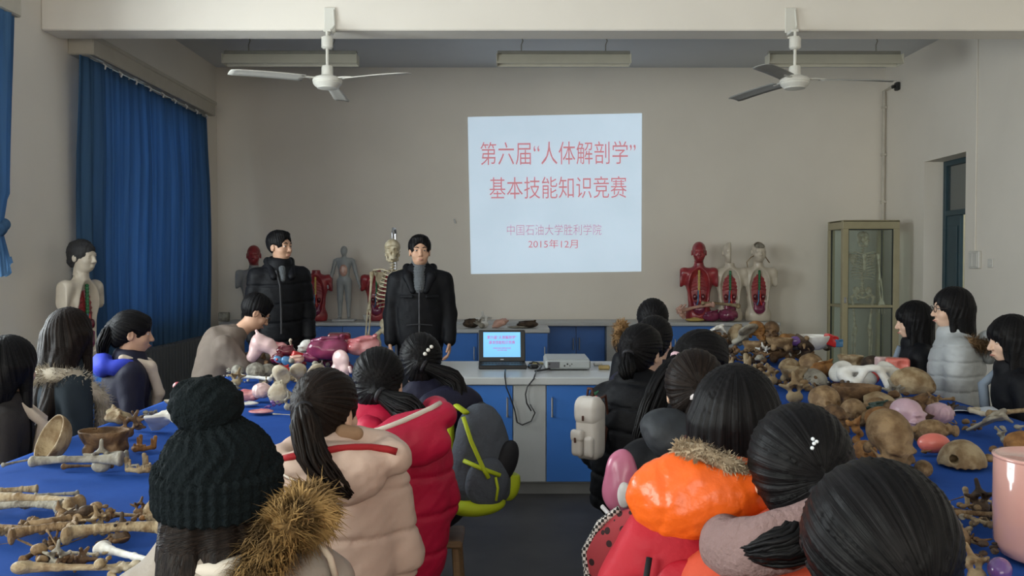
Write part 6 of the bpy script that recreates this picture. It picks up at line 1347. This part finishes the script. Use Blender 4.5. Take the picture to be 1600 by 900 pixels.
# skeletons
def skeleton(x, y, z, rz, lab, m, sc=1.0, arms_down=True, skull_yaw=0):
    o = empty('skeleton_model', (x, y, z), lab, 'skeleton', rz); o.scale = (sc,) * 3
    bone_child('skull', o, m, (0, -0.02, 1.58), 1.0, (0, 0, skull_yaw)); bone_child('mandible', o, m, (0, -0.055, 1.505), 0.92, (8, 0, skull_yaw))
    S = SDF((-0.05, -0.09, 0.88), (0.05, 0.09, 1.55), 0.005)
    for i in range(24):
        t = i / 23; zc = 0.93 + 0.57 * t; yc = 0.045 + 0.025 * math.sin(t * 5.5 - 0.6); r_ = 0.021 - 0.010 * t; S.ell((0, yc, zc), (r_, r_, 0.0115), k=0.004).cap((0, yc, zc), (0, yc + 0.04, zc - 0.012), 0.006, 0.005, 0.004).cap((-r_ - 0.014, yc + 0.012, zc), (r_ + 0.014, yc + 0.012, zc), 0.005, k=0.004)
    S.build('spine', m, o); B = MB()
    for i in range(10):
        zt = 1.40 - 0.034 * i; wd = 0.075 + 0.011 * min(i, 6) - (0.006 * (i - 6) if i > 6 else 0); fr = 0.95 if i < 7 else 0.6 - 0.1 * (i - 7)
        for s in (-1, 1): B.tube([(s * wd * math.sin(a), 0.055 - 0.0 - 0.075 * (1 - math.cos(a)) * 0.98, zt - 0.055 * (a / PI) ** 1.3 * (1 if i < 7 else 1.0)) for a in np.linspace(0.1, PI * fr, 12)], 0.0062, 6)
    B.build('rib_cage', m, o, smooth=True)
    SDF((-0.05, -0.14, 1.1), (0.05, -0.05, 1.42), 0.005).box((0, -0.095, 1.27), (0.018, 0.006, 0.085), rnd=0.005).ell((0, -0.095, 1.365), (0.026, 0.008, 0.022)).build('sternum', m, o)
    bone_child('pelvis', o, m, (0, 0.02, 0.90), 0.85, (0, 0, 0))
    for s in (-1, 1):
        MB().tube([(s * 0.015, -0.085, 1.385), (s * 0.09, -0.06, 1.41), (s * 0.165, 0.0, 1.40)], 0.0075, 8).build('clavicle', m, o, smooth=True)
        bone_child('scapula', o, m, (s * 0.11, 0.075, 1.32), (s * 0.95, 0.95, 0.95), (0, 0, 0))
        sh = V3(s * 0.175, 0.01, 1.37); el = V3(s * 0.20, 0.02, 1.07); wr = V3(s * 0.215, -0.02, 0.84)
        S = SDF((min(sh.x, wr.x) - 0.06, -0.12, 0.64), (max(sh.x, wr.x) + 0.06, 0.1, 1.43), 0.0055)
        S.chain([sh, sh.lerp(el, 0.2), sh.lerp(el, 0.85), el], [0.023, 0.0115, 0.0105, 0.020], 0.01)
        for dx in (-0.011, 0.011): S.chain([el + V3(dx, 0, -0.01), el.lerp(wr, 0.5) + V3(dx * 1.3, 0, 0), wr + V3(dx, 0, 0)], [0.010, 0.0065, 0.010], 0.004)
        S.ell(wr + V3(0, 0, -0.02), (0.02, 0.012, 0.02))
        for k in range(5):
            a = (k - 2) * 0.16; ln = (0.11, 0.155, 0.165, 0.155, 0.13)[k]; d = V3(math.sin(a), -0.15, -math.cos(a)); p = wr + V3((k - 2) * 0.009, 0, -0.025)
            S.chain([p, p + d * ln * 0.42, p + d * ln * 0.72, p + d * ln], [0.0065, 0.0068, 0.0062, 0.0045], 0.002)
        S.build('arm_bones', m, o)
        hp = V3(s * 0.095, 0.02, 0.88); kn = V3(s * 0.085, 0.01, 0.47); an = V3(s * 0.085, 0.03, 0.075)
        S = SDF((min(hp.x, an.x) - 0.07, -0.16, -0.01), (max(hp.x, an.x) + 0.07, 0.12, 0.95), 0.0055)
        S.chain([hp, hp + V3(s * 0.035, 0, -0.03), hp.lerp(kn, 0.25) + V3(s * 0.02, 0, 0), hp.lerp(kn, 0.88), kn], [0.022, 0.018, 0.0135, 0.0145, 0.032], 0.012).ell(kn + V3(0, -0.035, 0), (0.02, 0.012, 0.022)).chain([kn + V3(0, 0, -0.035), kn.lerp(an, 0.25), kn.lerp(an, 0.9), an], [0.03, 0.014, 0.012, 0.02], 0.012).chain([kn + V3(s * 0.032, 0.012, -0.05), an + V3(s * 0.024, 0, 0.0)], [0.007, 0.008], 0.006)
        S.ell(an + V3(0, 0.03, -0.035), (0.02, 0.035, 0.026))
        for k in range(5): S.chain([an + V3((k - 2) * 0.007, -0.01, -0.04), an + V3((k - 2) * 0.013, -0.10, -0.058), an + V3((k - 2) * 0.015, -0.16 + abs(k - 1) * 0.012, -0.064)], [0.010, 0.0075, 0.006], 0.004)
        S.build('leg_bones', m, o)
    return o
SK = bone_mat('skeleton_ivory', (0.50, 0.44, 0.32), (0.34, 0.28, 0.18), 0.5, 0.1)
skeleton(-1.01, 7.62, 0.06, R(6), 'life size ivory skeleton hanging from a stand between the two standing men', SK, 1.0)
st = empty('skeleton_stand', (-1.01, 7.78, 0), 'black metal stand with hook that carries the life size skeleton', 'stand')
MB().tube([(0, 0.06, 0.04), (0, 0.06, 1.78), (0, 0.02, 1.82), (0, -0.12, 1.82), (0, -0.15, 1.78), (0, -0.14, 1.735)], 0.011).build('pole', MATS['steel'], st, smooth='auto')
for k in range(5): MB().tube([(0, 0.06, 0.06), (0.28 * math.cos(k * 1.2566), 0.06 + 0.28 * math.sin(k * 1.2566), 0.02)], 0.014).build('foot', MATS['steel'], st)
# glass cabinet with skeleton
cab_m = mat('cabinet_beige', (0.42, 0.37, 0.23), 0.45, 0.4, 0.08); gg = glass_mat('cabinet_glass', (0.925, 0.965, 0.945), 0.06); seal = mat('seal_dark', (0.03, 0.04, 0.04), 0.6)
gc = empty('display_cabinet', (4.235, 10.4, 0), 'tall beige framed glass cabinet in the corner holding a skeleton', 'display cabinet')
f = MB(); W2, D, H = 0.335, 0.5, 2.03
for sx in (-1, 1):
    for yy in (0, D - 0.06): f.box((sx * W2, yy, 0.158), (sx * (W2 - 0.07), yy + 0.06, H - 0.098), 0.004)
for yy in (0, D - 0.06): f.box((-W2 + 0.001, yy, H - 0.10), (W2, yy + 0.06, H), 0.006).box((-W2, yy, 0), (W2, yy + 0.06, 0.16), 0.006).box((-W2 + 0.06, yy + 0.012, 1.005), (W2 - 0.06, yy + 0.045, 1.035), 0.003)
for sx in (-1, 1): f.box((sx * W2, 0.058, H - 0.10), (sx * (W2 - 0.06), D - 0.058, H), 0.004).box((sx * W2, 0.058, 0), (sx * (W2 - 0.06), D - 0.058, 0.16), 0.004).box((sx * (W2 - 0.012), 0.05, 1.005), (sx * (W2 - 0.045), D - 0.05, 1.035), 0.003)
f.build('cabinet_frame', cab_m, gc); bx((-W2, 0, H - 0.02), (W2, D, H + 0.005), 0.006).build('top_board', cab_m, gc); bx((-W2 + 0.02, 0.02, 0.12), (W2 - 0.02, D - 0.02, 0.15), 0.004).build('floor_board', cab_m, gc)
for z0, z1 in ((0.16, 1.005), (1.035, H - 0.10)):
    p = bx((-W2 + 0.07, 0.025, z0), (W2 - 0.07, 0.031, z1)).build('front_pane', gg, gc)
    MB().box((-W2 + 0.07, 0.02, z0), (-W2 + 0.079, 0.036, z1)).box((W2 - 0.079, 0.02, z0), (W2 - 0.07, 0.036, z1)).box((-W2 + 0.07, 0.02, z1 - 0.009), (W2 - 0.07, 0.036, z1)).build('rubber_seal', seal, p)
    for sx in (-1, 1):
        p = bx((sx * (W2 - 0.025), 0.06, z0), (sx * (W2 - 0.031), D - 0.06, z1)).build('side_pane', gg, gc); bx((sx * (W2 - 0.02), D - 0.069, z0), (sx * (W2 - 0.036), D - 0.06, z1)).build('rubber_seal', seal, p)
bx((-W2 + 0.06, D - 0.012, 0.15), (W2 - 0.06, D - 0.006, H - 0.08)).build('back_pane', gg, gc)
MB().box((-W2 + 0.02, -0.012, 1.06), (-W2 + 0.045, 0.0, 1.13), 0.003).tube([(-W2 + 0.032, -0.012, 1.12), (-W2 + 0.032, -0.035, 1.11), (-W2 + 0.032, -0.035, 1.07)], 0.006).build('door_handle', MATS['steel'], gc)
skeleton(4.26, 10.70, 0.28, R(-14), 'ivory skeleton hanging inside the glass cabinet', bone_mat('skeleton_pale', (0.66, 0.60, 0.46), (0.48, 0.40, 0.28), 0.5, 0.1), 0.98, skull_yaw=12)
MB().tube([(0.0, 0.26, 1.99), (0.02, 0.28, 1.90)], 0.004).build('hook', MATS['steel'], gc)

# pieces in front of the torsos
def put(kind, px, py, Y, z, wpx, rot, m, lab, cat='bone', sq=(1, 1, 1)):
    me, V, ext = PROTO[kind][0]; s = wpx * Y / FPX / ext; Rm = np.array(Euler(tuple(R(a) for a in rot)).to_matrix()); W = (V * (s * np.array(sq))) @ Rm.T
    o = bpy.data.objects.new(NICE.get(kind, kind), me); C.objects.link(o)
    if not me.materials: me.materials.append(BM['tan'])
    o.material_slots[0].link = 'OBJECT'; o.material_slots[0].material = BM[m]; o.location = (bpx(px, Y), Y, z - W[:, 2].min() + 0.001); o.rotation_euler = tuple(R(a) for a in rot); o.scale = tuple(s * a for a in sq); return tag(o, lab, cat)
put('slab', 1086, 494, 10.88, CZ, 30, (0, 0, 0), 'yellow', 'yellow round joint model at the feet of the red headed torso', 'model')
put('lobe', 1112, 490, 10.90, CZ, 30, (0, 0, 20), 'purple', 'reddish purple organ model before the middle torso', 'model')
put('brain', 1137, 488, 10.90, CZ, 38, (0, 0, 0), 'purple', 'dark red lumpy organ model before the middle torso', 'model', sq=(1, 1, 0.75))
put('femur', 1088, 484, 10.93, CZ + 0.085, 62, (0, -12, 8), 'flesh', 'flesh pink arm bone model lying aslant on the organ models', 'bone', sq=(1, 1.3, 1.3))
put('femur', 1126, 472, 10.95, CZ + 0.155, 62, (0, 4, -4), 'pale', 'pale long bone lying across in front of the middle torso', 'bone', sq=(1, 1.1, 1.1))
put('mandible', 1068, 490, 10.88, CZ + 0.03, 22, (60, 0, 60), 'flesh', 'flesh pink forked bone end beside the yellow joint model', 'bone')
put('vertebra', 756, 497, 9.95, 0.80, 28, (70, 0, 20), 'white', 'white vertebra model on the forward worktop beside the speaker', 'model')
put('vertebra', 748, 503, 9.9, 0.80, 24, (30, 0, 60), 'grey', 'grey vertebra model under the white vertebra on the forward worktop', 'model')
put('lobe', 736, 505, 9.95, 0.80, 26, (0, 0, 0), 'dark', 'dark lump next to the black coat on the forward worktop', 'model')
put('muscle', 781, 505, 9.95, 0.80, 30, (0, -20, 20), 'flesh', 'flesh pink and red joint model on the forward worktop', 'model')
put('egg', 787, 500, 9.97, 0.83, 12, (0, -50, 20), 'red', 'small red knob on the flesh pink joint model', 'model')
put('lobe', 824, 507, 9.95, 0.80, 34, (0, 0, 0), 'dark', 'dark flat mask like object at the end of the forward worktop', 'model', sq=(1, 1, 0.6))
put('slab', 812, 509, 9.92, 0.80, 40, (0, 0, 10), 'grey', 'thin grey strip under the dark mask like object', 'model', sq=(1, 0.5, 0.5))
put('block', 350, 500, 10.95, CZ, 16, (0, 0, 0), 'grey', 'small grey box on the back counter in the curtain corner', 'box')
put('bowl', 572, 501, 10.95, CZ, 14, (0, 0, 0), 'white', 'small white beaker beside the standing figure', 'beaker', sq=(0.7, 0.7, 1.6))

# ------------------------------------------------------------------ lecture bench things
black = mat('plastic_black', (0.012, 0.012, 0.013), 0.4, 0.45); lap_s = mat('laptop_screen', (0.20, 0.52, 0.85), 0.4, 0.3, 0.03, emit=0.55)
BZ = 0.7765
lx = (786 - 797) * 6.35 / FPX
lp = empty('laptop', (lx, 6.18, BZ), 'open black laptop showing the slide on its blue screen', 'laptop', R(2))
bx((-0.17, 0.0, 0.0), (0.17, 0.235, 0.028), 0.006).build('base', black, lp); kb = MB()
for r_ in range(5):
    for c_ in range(13): kb.box((-0.148 + c_ * 0.0228, 0.09 + r_ * 0.0235, 0.028), (-0.148 + c_ * 0.0228 + 0.019, 0.09 + r_ * 0.0235 + 0.019, 0.0315))
kb.build('keyboard', mat('key_grey', (0.03, 0.03, 0.032), 0.5), lp); bx((-0.045, 0.015, 0.028), (0.045, 0.07, 0.0292)).build('touchpad', MATS['key_grey'], lp)
lid = bx((-0.17, 0.0, 0.0), (0.17, 0.014, 0.235), 0.006).build('lid', black, lp, (0, 0.232, 0.026), (R(-14), 0, 0))
dsp = bx((-0.135, -0.0015, 0.035), (0.135, 0.0005, 0.218)).build('display', lap_s, lid)
mk = mat('screen_ink_magenta', (0.65, 0.06, 0.32), 0.6, 0.2, 0.05, emit=0.35); FR = Matrix.Rotation(PI / 2, 4, 'X')
for s_, w_, h_, z_ in (('第六届“人体解剖学”', 0.215, 0.026, 0.180), ('基本技能知识竞赛', 0.19, 0.025, 0.143), ('中国石油大学胜利学院', 0.13, 0.011, 0.100), ('2015年12月', 0.07, 0.010, 0.085)): text('title_line', s_, w_, h_, Matrix.Translation((0, -0.003, z_)) @ FR, mk, lid)
bx((-0.012, -0.002, 0.014), (0.012, 0.001, 0.021), 0.001).build('badge', mat('badge_silver', (0.5, 0.5, 0.52), 0.3, metal=0.8), lid)
pj_m = mat('projector_grey', (0.34, 0.36, 0.36), 0.45, 0.4, 0.05)
pj = empty('projector', ((888 - 797) * 6.1 / FPX, 6.1, BZ), 'grey box projector with sockets facing the viewer on the lecture bench', 'projector')
bx((-0.157, 0, 0.008), (0.157, 0.40, 0.072), 0.012).build('housing', pj_m, pj); bx((-0.157 + 0.01, 0.01, 0.072), (0.147, 0.38, 0.078), 0.004).build('lid', pj_m, pj)
MB().box((-0.14, -0.003, 0.018), (-0.06, 0.002, 0.06), 0.001).build('socket_panel', mat('panel_dark', (0.10, 0.10, 0.11), 0.5), pj)
for i, (x_, r_) in enumerate(((-0.13, 0.007), (-0.025, 0.006), (-0.005, 0.006), (0.012, 0.004), (0.025, 0.004))): MB().lathe([(0, 0), (r_, 0), (r_, 0.006), (0, 0.006)], 12, M=Matrix.Translation((x_, 0.002, 0.045 - 0.012 * (i % 2))) @ Matrix.Rotation(PI / 2, 4, 'X')).build('socket', black, pj)
for x_ in (-0.12, 0.12): MB().lathe([(0, 0), (0.014, 0), (0.014, 0.01), (0, 0.01)], 12, (x_, 0.05, 0)).build('foot', black, pj)
MB().lathe([(0.0, 0), (0.035, 0), (0.035, 0.012), (0.028, 0.015), (0, 0.010)], 20, M=Matrix.Translation((0.06, 0.40, 0.042)) @ Matrix.Rotation(-PI / 2, 4, 'X')).build('lens', black, pj)
w0 = lambda px, py: at_z(px, py, BZ + 0.012)
o = tag(MB().box((-0.035, -0.028, 0), (0.035, 0.028, 0.03), 0.01).build('power_adapter', black, None, at_z(833, 576, BZ), (0, 0, 0.4)), 'small black power adapter between laptop and projector', 'adapter'); bx((-0.01, -0.03, 0.012), (0.01, -0.027, 0.02), 0.001).build('plug_socket', MATS['key_grey'], o)
o = tag(MB().tube([w0(826, 571), w0(832, 566), w0(840, 567), w0(846, 572), w0(842, 578), w0(836, 580), w0(856, 577), w0(866, 573)], 0.007).build('video_cable', black, smooth=True), 'black cable coiled between laptop and projector', 'cable'); MB().box((-0.02, -0.012, 0), (0.02, 0.012, 0.016), 0.004).build('connector', black, o, w0(862, 575), (0, 0, 0.3))
gold = mat('pad_yellow', (0.42, 0.37, 0.18), 0.7)
tag(MB().box((-0.05, -0.03, 0), (0.05, 0.03, 0.012), 0.004).build('notepad', gold, None, at_z(838, 569, BZ), (0, 0, 0.2)), 'yellowish pad lying under the black cables on the bench', 'notepad')
tag(MB().box((-0.04, -0.03, 0), (0.04, 0.03, 0.028), 0.008).build('chalk_eraser', mat('sponge_ochre', (0.38, 0.28, 0.12), 0.9, bump=0.6), None, at_z(944, 577, BZ), (0, 0, -0.1)), 'ochre sponge block at the bench end beside the striped girl', 'eraser')
tag(MB().box((-0.03, -0.02, 0), (0.03, 0.02, 0.02), 0.006).build('chalk_box', MATS['board_white'], None, at_z(934, 571, BZ), (0, 0, 0.1)), 'small white box next to the ochre sponge block', 'box')
FY = 5.735
def wire(pts, lab, r_=0.0045): return tag(MB().tube(pts, r_, 8).build('power_cable', black, smooth=True), lab, 'cable')
c0 = lambda px, py: at_y(px, py, 5.722)
wire([w0(790, 577), w0(789, 581), at_y(789, 590, 5.72), c0(791, 605), c0(798, 622), c0(804, 640), c0(808, 660), c0(816, 664), c0(830, 658), c0(836, 645), c0(828, 632)], 'thin black cable drooping down the bench front below the laptop')
wire([w0(838, 580), w0(836, 585), at_y(834, 592, 5.72), c0(824, 604), c0(821, 616), c0(823, 630), c0(830, 642)], 'thin black cable hanging down the middle grey panel from the projector')

# ------------------------------------------------------------------ bags and clothing in the aisle
lime = fabric('trim_lime', (0.42, 0.50, 0.02), 0.6); bagg = fabric('bag_grey', (0.075, 0.085, 0.105), 0.85, bump=0.5, bscale=60); bagb = fabric('bag_black', (0.012, 0.012, 0.015), 0.7)
p = at_y(752, 712, 3.52)
bp = empty('backpack', (p.x, p.y, p.z - 0.22), 'grey backpack with lime green trim and side pocket on the navy coat girl', 'backpack', R(28))
blob('bag_body', bagg, bp, [('e', (0, 0, 0.20), (0.125, 0.085, 0.20)), ('e', (0, 0, 0.11), (0.14, 0.095, 0.11)), ('e', (0, 0.01, 0.33), (0.095, 0.07, 0.10))], 0.007, lambda x, y, z: 0.004 * wob(x, y, z, 40, 2, 3))
blob('front_pocket', bagg, bp, [('e', (-0.01, -0.075, 0.13), (0.095, 0.045, 0.10))], 0.006, lambda x, y, z: 0.003 * wob(x, y, z, 60))
blob('base_panel', lime, bp, [('e', (-0.03, -0.01, 0.035), (0.125, 0.10, 0.045))], 0.006); blob('side_pocket', lime, bp, [('e', (0.115, 0.0, 0.11), (0.05, 0.07, 0.085))], 0.006, cuts=[((0, 0, 0.165), (0.2, 0, 1), 0.004)])
blob('black_panel', bagb, bp, [('e', (0.075, -0.065, 0.20), (0.05, 0.035, 0.09), (0, 0.4, 0))], 0.006)
for pts in ([(-0.10, -0.045, 0.39), (-0.085, -0.085, 0.30), (-0.05, -0.118, 0.20), (-0.03, -0.125, 0.16)], [(-0.10, -0.05, 0.22), (-0.06, -0.11, 0.20), (0.02, -0.125, 0.165)]): MB().tube(pts, 0.009, 8).build('piping', lime, bp, smooth=True)
MB().tube([(0.0, -0.125, 0.16), (0.005, -0.135, 0.12), (0.0, -0.13, 0.07)], 0.006, 6).build('zip_pull', lime, bp, smooth=True)
for s in (-0.055, 0.055): MB().tube([(s - 0.02, -0.02, 0.40), (s - 0.03, 0.05, 0.42), (s - 0.03, 0.11, 0.36), (s - 0.03, 0.10, 0.22), (s - 0.02, 0.06, 0.06)], 0.016, 8, flat=0.5).build('shoulder_strap', lime if s < 0 else bagb, bp, smooth=True)
wm = mat('leather_white', (0.70, 0.66, 0.62), 0.35, 0.5, 0.06)
p = at_y(922, 664, 3.66)
wb = empty('backpack', (p.x, p.y, p.z - 0.14), 'small white leather backpack with flap pockets worn by the striped girl', 'backpack', R(-34)); wb.scale = (0.48, 0.8, 0.88)
def rbox(n, c, hs, rnd, m, parent):
    S = SDF([c[i] - hs[i] - 0.02 for i in range(3)], [c[i] + hs[i] + 0.02 for i in range(3)], 0.006); S.box(c, hs, rnd=rnd, k=0); S.warp(lambda x, y, z: 0.002 * wob(x, y, z, 50, 2)); return S.build(n, m, parent)
rbox('bag_body', (0, 0.005, 0.14), (0.11, 0.065, 0.14), 0.045, wm, wb); rbox('front_pocket', (-0.05, -0.075, 0.075), (0.052, 0.025, 0.055), 0.022, wm, wb); rbox('front_pocket', (0.055, -0.072, 0.07), (0.045, 0.02, 0.05), 0.02, wm, wb)
rbox('flap', (0, -0.012, 0.228), (0.115, 0.062, 0.068), 0.05, wm, wb); rbox('pocket_flap', (-0.048, -0.082, 0.118), (0.057, 0.024, 0.028), 0.018, wm, wb)
br_ = mat('leather_brown', (0.09, 0.035, 0.025), 0.5)
for s in (-0.06, 0.06): MB().tube([(s, 0.03, 0.28), (s, 0.10, 0.29), (s, 0.13, 0.18), (s, 0.08, 0.03)], 0.013, 8, flat=0.5).build('shoulder_strap', br_, wb, smooth=True)
MB().tube([(-0.03, 0.0, 0.285), (-0.02, 0.0, 0.33), (0.02, 0.0, 0.33), (0.03, 0.0, 0.285)], 0.009).build('top_handle', br_, wb, smooth=True)
for x_, z_ in ((-0.048, 0.10), (0.0, 0.20)): MB().box((x_ - 0.008, -0.112 if z_ < 0.15 else -0.082, z_ - 0.012), (x_ + 0.008, -0.10 if z_ < 0.15 else -0.072, z_ + 0.012), 0.002).build('buckle', br_, wb)
p = at_y(972, 742, 2.42)
pk = empty('handbag', (p.x, p.y, p.z - 0.1), 'glossy pink bag with white handle hanging behind the black hooded girl', 'bag', R(-30)); pk.scale = (0.8, 0.9, 0.92)
blob('bag_body', mat('vinyl_pink', (0.50, 0.15, 0.25), 0.25, 0.5), pk, [('e', (0, 0, 0.09), (0.062, 0.04, 0.095)), ('e', (0, 0, 0.05), (0.07, 0.045, 0.06))], 0.006, lambda x, y, z: 0.003 * wob(x, y, z, 60)); vw = mat('vinyl_white', (0.7, 0.68, 0.68), 0.3)
blob('white_patch', vw, pk, [('e', (0.025, -0.038, 0.06), (0.028, 0.014, 0.04))], 0.005)
MB().tube([(-0.05, -0.05, 0.02), (0.0, -0.07, -0.005), (0.06, -0.07, -0.02), (0.10, -0.04, -0.03)], 0.007).build('handle', vw, pk, smooth=True)
# spotted red flap with checked edging, plaid cloth
def dots(n, c, d, sc_):
    m = bpy.data.materials.new(n); m.use_nodes = True; N = m.node_tree.nodes; L = m.node_tree.links; b = N['Principled BSDF']; tc = N.new('ShaderNodeTexCoord'); v = N.new('ShaderNodeTexVoronoi'); v.inputs['Scale'].default_value = sc_
    L.new(tc.outputs['Object'], v.inputs['Vector']); cr = N.new('ShaderNodeValToRGB'); cr.color_ramp.interpolation = 'CONSTANT'; cr.color_ramp.elements[0].color = (*d, 1); cr.color_ramp.elements[1].color = (*c, 1); cr.color_ramp.elements[1].position = 0.30
    L.new(v.outputs['Distance'], cr.inputs[0]); L.new(cr.outputs[0], b.inputs['Base Color']); b.inputs['Roughness'].default_value = 0.7; return m
def checks(n, c, d, sc_, typ='ShaderNodeTexChecker'):
    m = bpy.data.materials.new(n); m.use_nodes = True; N = m.node_tree.nodes; L = m.node_tree.links; b = N['Principled BSDF']; tc = N.new('ShaderNodeTexCoord'); v = N.new(typ); v.inputs['Scale'].default_value = sc_; v.inputs['Color1'].default_value = (*c, 1); v.inputs['Color2'].default_value = (*d, 1)
    L.new(tc.outputs['Object'], v.inputs['Vector']); L.new(v.outputs['Color'], b.inputs['Base Color']); b.inputs['Roughness'].default_value = 0.8; return m
p = at_y(984, 820, 2.22)
fl = empty('shoulder_bag', (p.x, p.y, p.z - 0.2), 'plaid bag with a spotted red flap edged in black and white', 'bag', R(-24)); fl.scale = (0.82, 0.85, 0.9)
MB().box((-0.10, -0.04, -0.02), (0.12, 0.07, 0.20), 0.04).build('bag_body', checks('cloth_plaid', (0.06, 0.07, 0.09), (0.22, 0.23, 0.24), 60), fl)
fp = [(0.12, 0.02, 0.27), (0.02, -0.05, 0.28), (-0.08, -0.06, 0.19), (-0.12, -0.06, 0.11), (-0.075, -0.075, 0.05), (0.0, -0.08, 0.10), (0.09, -0.06, 0.18)]
S = SDF((-0.18, -0.14, -0.02), (0.18, 0.08, 0.34), 0.006); S.ell((-0.045, -0.055, 0.13), (0.085, 0.022, 0.085), [[1, 0, 0], [0, 1, 0], [0, 0, 1]], 0.02).ell((0.04, -0.04, 0.22), (0.10, 0.03, 0.06), k=0.04); S.build('spotted_flap', dots('felt_spotted', (0.42, 0.045, 0.06), (0.03, 0.008, 0.01), 30), fl)
MB().tube([(0.10, -0.06, 0.17), (0.03, -0.075, 0.11), (-0.02, -0.08, 0.055), (-0.06, -0.075, 0.04), (-0.115, -0.065, 0.085), (-0.125, -0.06, 0.15), (-0.08, -0.05, 0.23), (-0.02, -0.04, 0.275)], 0.011, 8).build('checked_edging', checks('edging_check', (0.02, 0.02, 0.02), (0.7, 0.68, 0.66), 110), fl, smooth=True)
MB().tube([(0.05, 0.02, 0.2), (0.12, 0.05, 0.36), (0.15, 0.12, 0.46)], 0.012).build('strap', MATS['leather_brown'], fl, smooth=True)
rb_m = fabric('bag_red', (0.42, 0.008, 0.022), 0.6, bump=0.3)
p = at_y(1056, 872, 1.80)
rb = empty('backpack', (p.x, p.y, p.z - 0.24), 'red backpack with zip pockets below the orange hood', 'backpack', R(-14))
blob('bag_body', rb_m, rb, [('e', (0, 0, 0.16), (0.15, 0.10, 0.17)), ('e', (0, 0.0, 0.26), (0.12, 0.08, 0.10)), ('e', (-0.10, -0.02, 0.13), (0.06, 0.075, 0.13))], 0.007, lambda x, y, z: 0.006 * wob(x, y, z, 38, 2, 3))
blob('front_pocket', rb_m, rb, [('e', (0.03, -0.085, 0.15), (0.085, 0.045, 0.12))], 0.006, lambda x, y, z: 0.004 * wob(x, y, z, 50, 5, 3)); MB().tube([(-0.045, -0.10, 0.27), (-0.055, -0.115, 0.2), (-0.05, -0.115, 0.1)], 0.006).tube([(0.04, -0.125, 0.25), (0.035, -0.135, 0.15)], 0.005).build('zipper', bagb, rb, smooth=True)
MB().box((-0.075, -0.125, 0.19), (-0.05, -0.11, 0.235), 0.006).build('zip_pull', MATS['steel'], rb); MB().tube([(-0.03, 0.02, 0.34), (-0.02, 0.02, 0.385), (0.03, 0.02, 0.385), (0.04, 0.02, 0.34)], 0.012).build('top_handle', bagb, rb, smooth=True)
# pink cylinder and sheet of paper
pkm = mat('glazed_pink', (0.72, 0.40, 0.35), 0.12, 0.6, 0.06, coat=0.5)
c = at_z(1636, 876, TZ)
o = empty('plastic_vase', (c.x, c.y, TZ + 0.003), 'tall glossy pink cylinder vase cut off by the photo edge', 'vase')
MB().lathe([(0.0, 0.0), (0.085, 0.0), (0.105, 0.012), (0.117, 0.04), (0.12, 0.12), (0.119, 0.245), (0.115, 0.25), (0.108, 0.245), (0.108, 0.03), (0.0, 0.02)], 48).build('vase_body', pkm, o, smooth=True); MB().lathe([(0.114, 0.242), (0.122, 0.246), (0.122, 0.252), (0.112, 0.254), (0.106, 0.248)], 48).build('rim', pkm, o, smooth=True)
c = at_z(1512, 643, TZ)
g = []
for i in range(9): g.append([(-0.13 + 0.26 * i / 8, -0.09 + 0.18 * j / 6, 0.006 + 0.012 * math.sin(i * 0.6) ** 2) for j in range(7)])
o = MB().sheet(g).build('paper_sheet', mat('paper_pale_blue', (0.62, 0.68, 0.76), 0.7), None, (c.x, c.y, TZ), (0, 0, R(-15)), smooth=True); o.modifiers.new('thickness', 'SOLIDIFY').thickness = 0.001; tag(o, 'pale blue white sheet of paper on the dark blue cloth', 'paper')
MB().box((-0.10, -0.07, 0.003), (0.0, 0.05, 0.006)).build('printed_patch', mat('print_navy', (0.03, 0.05, 0.12), 0.6), o, (0, 0, 0.014))
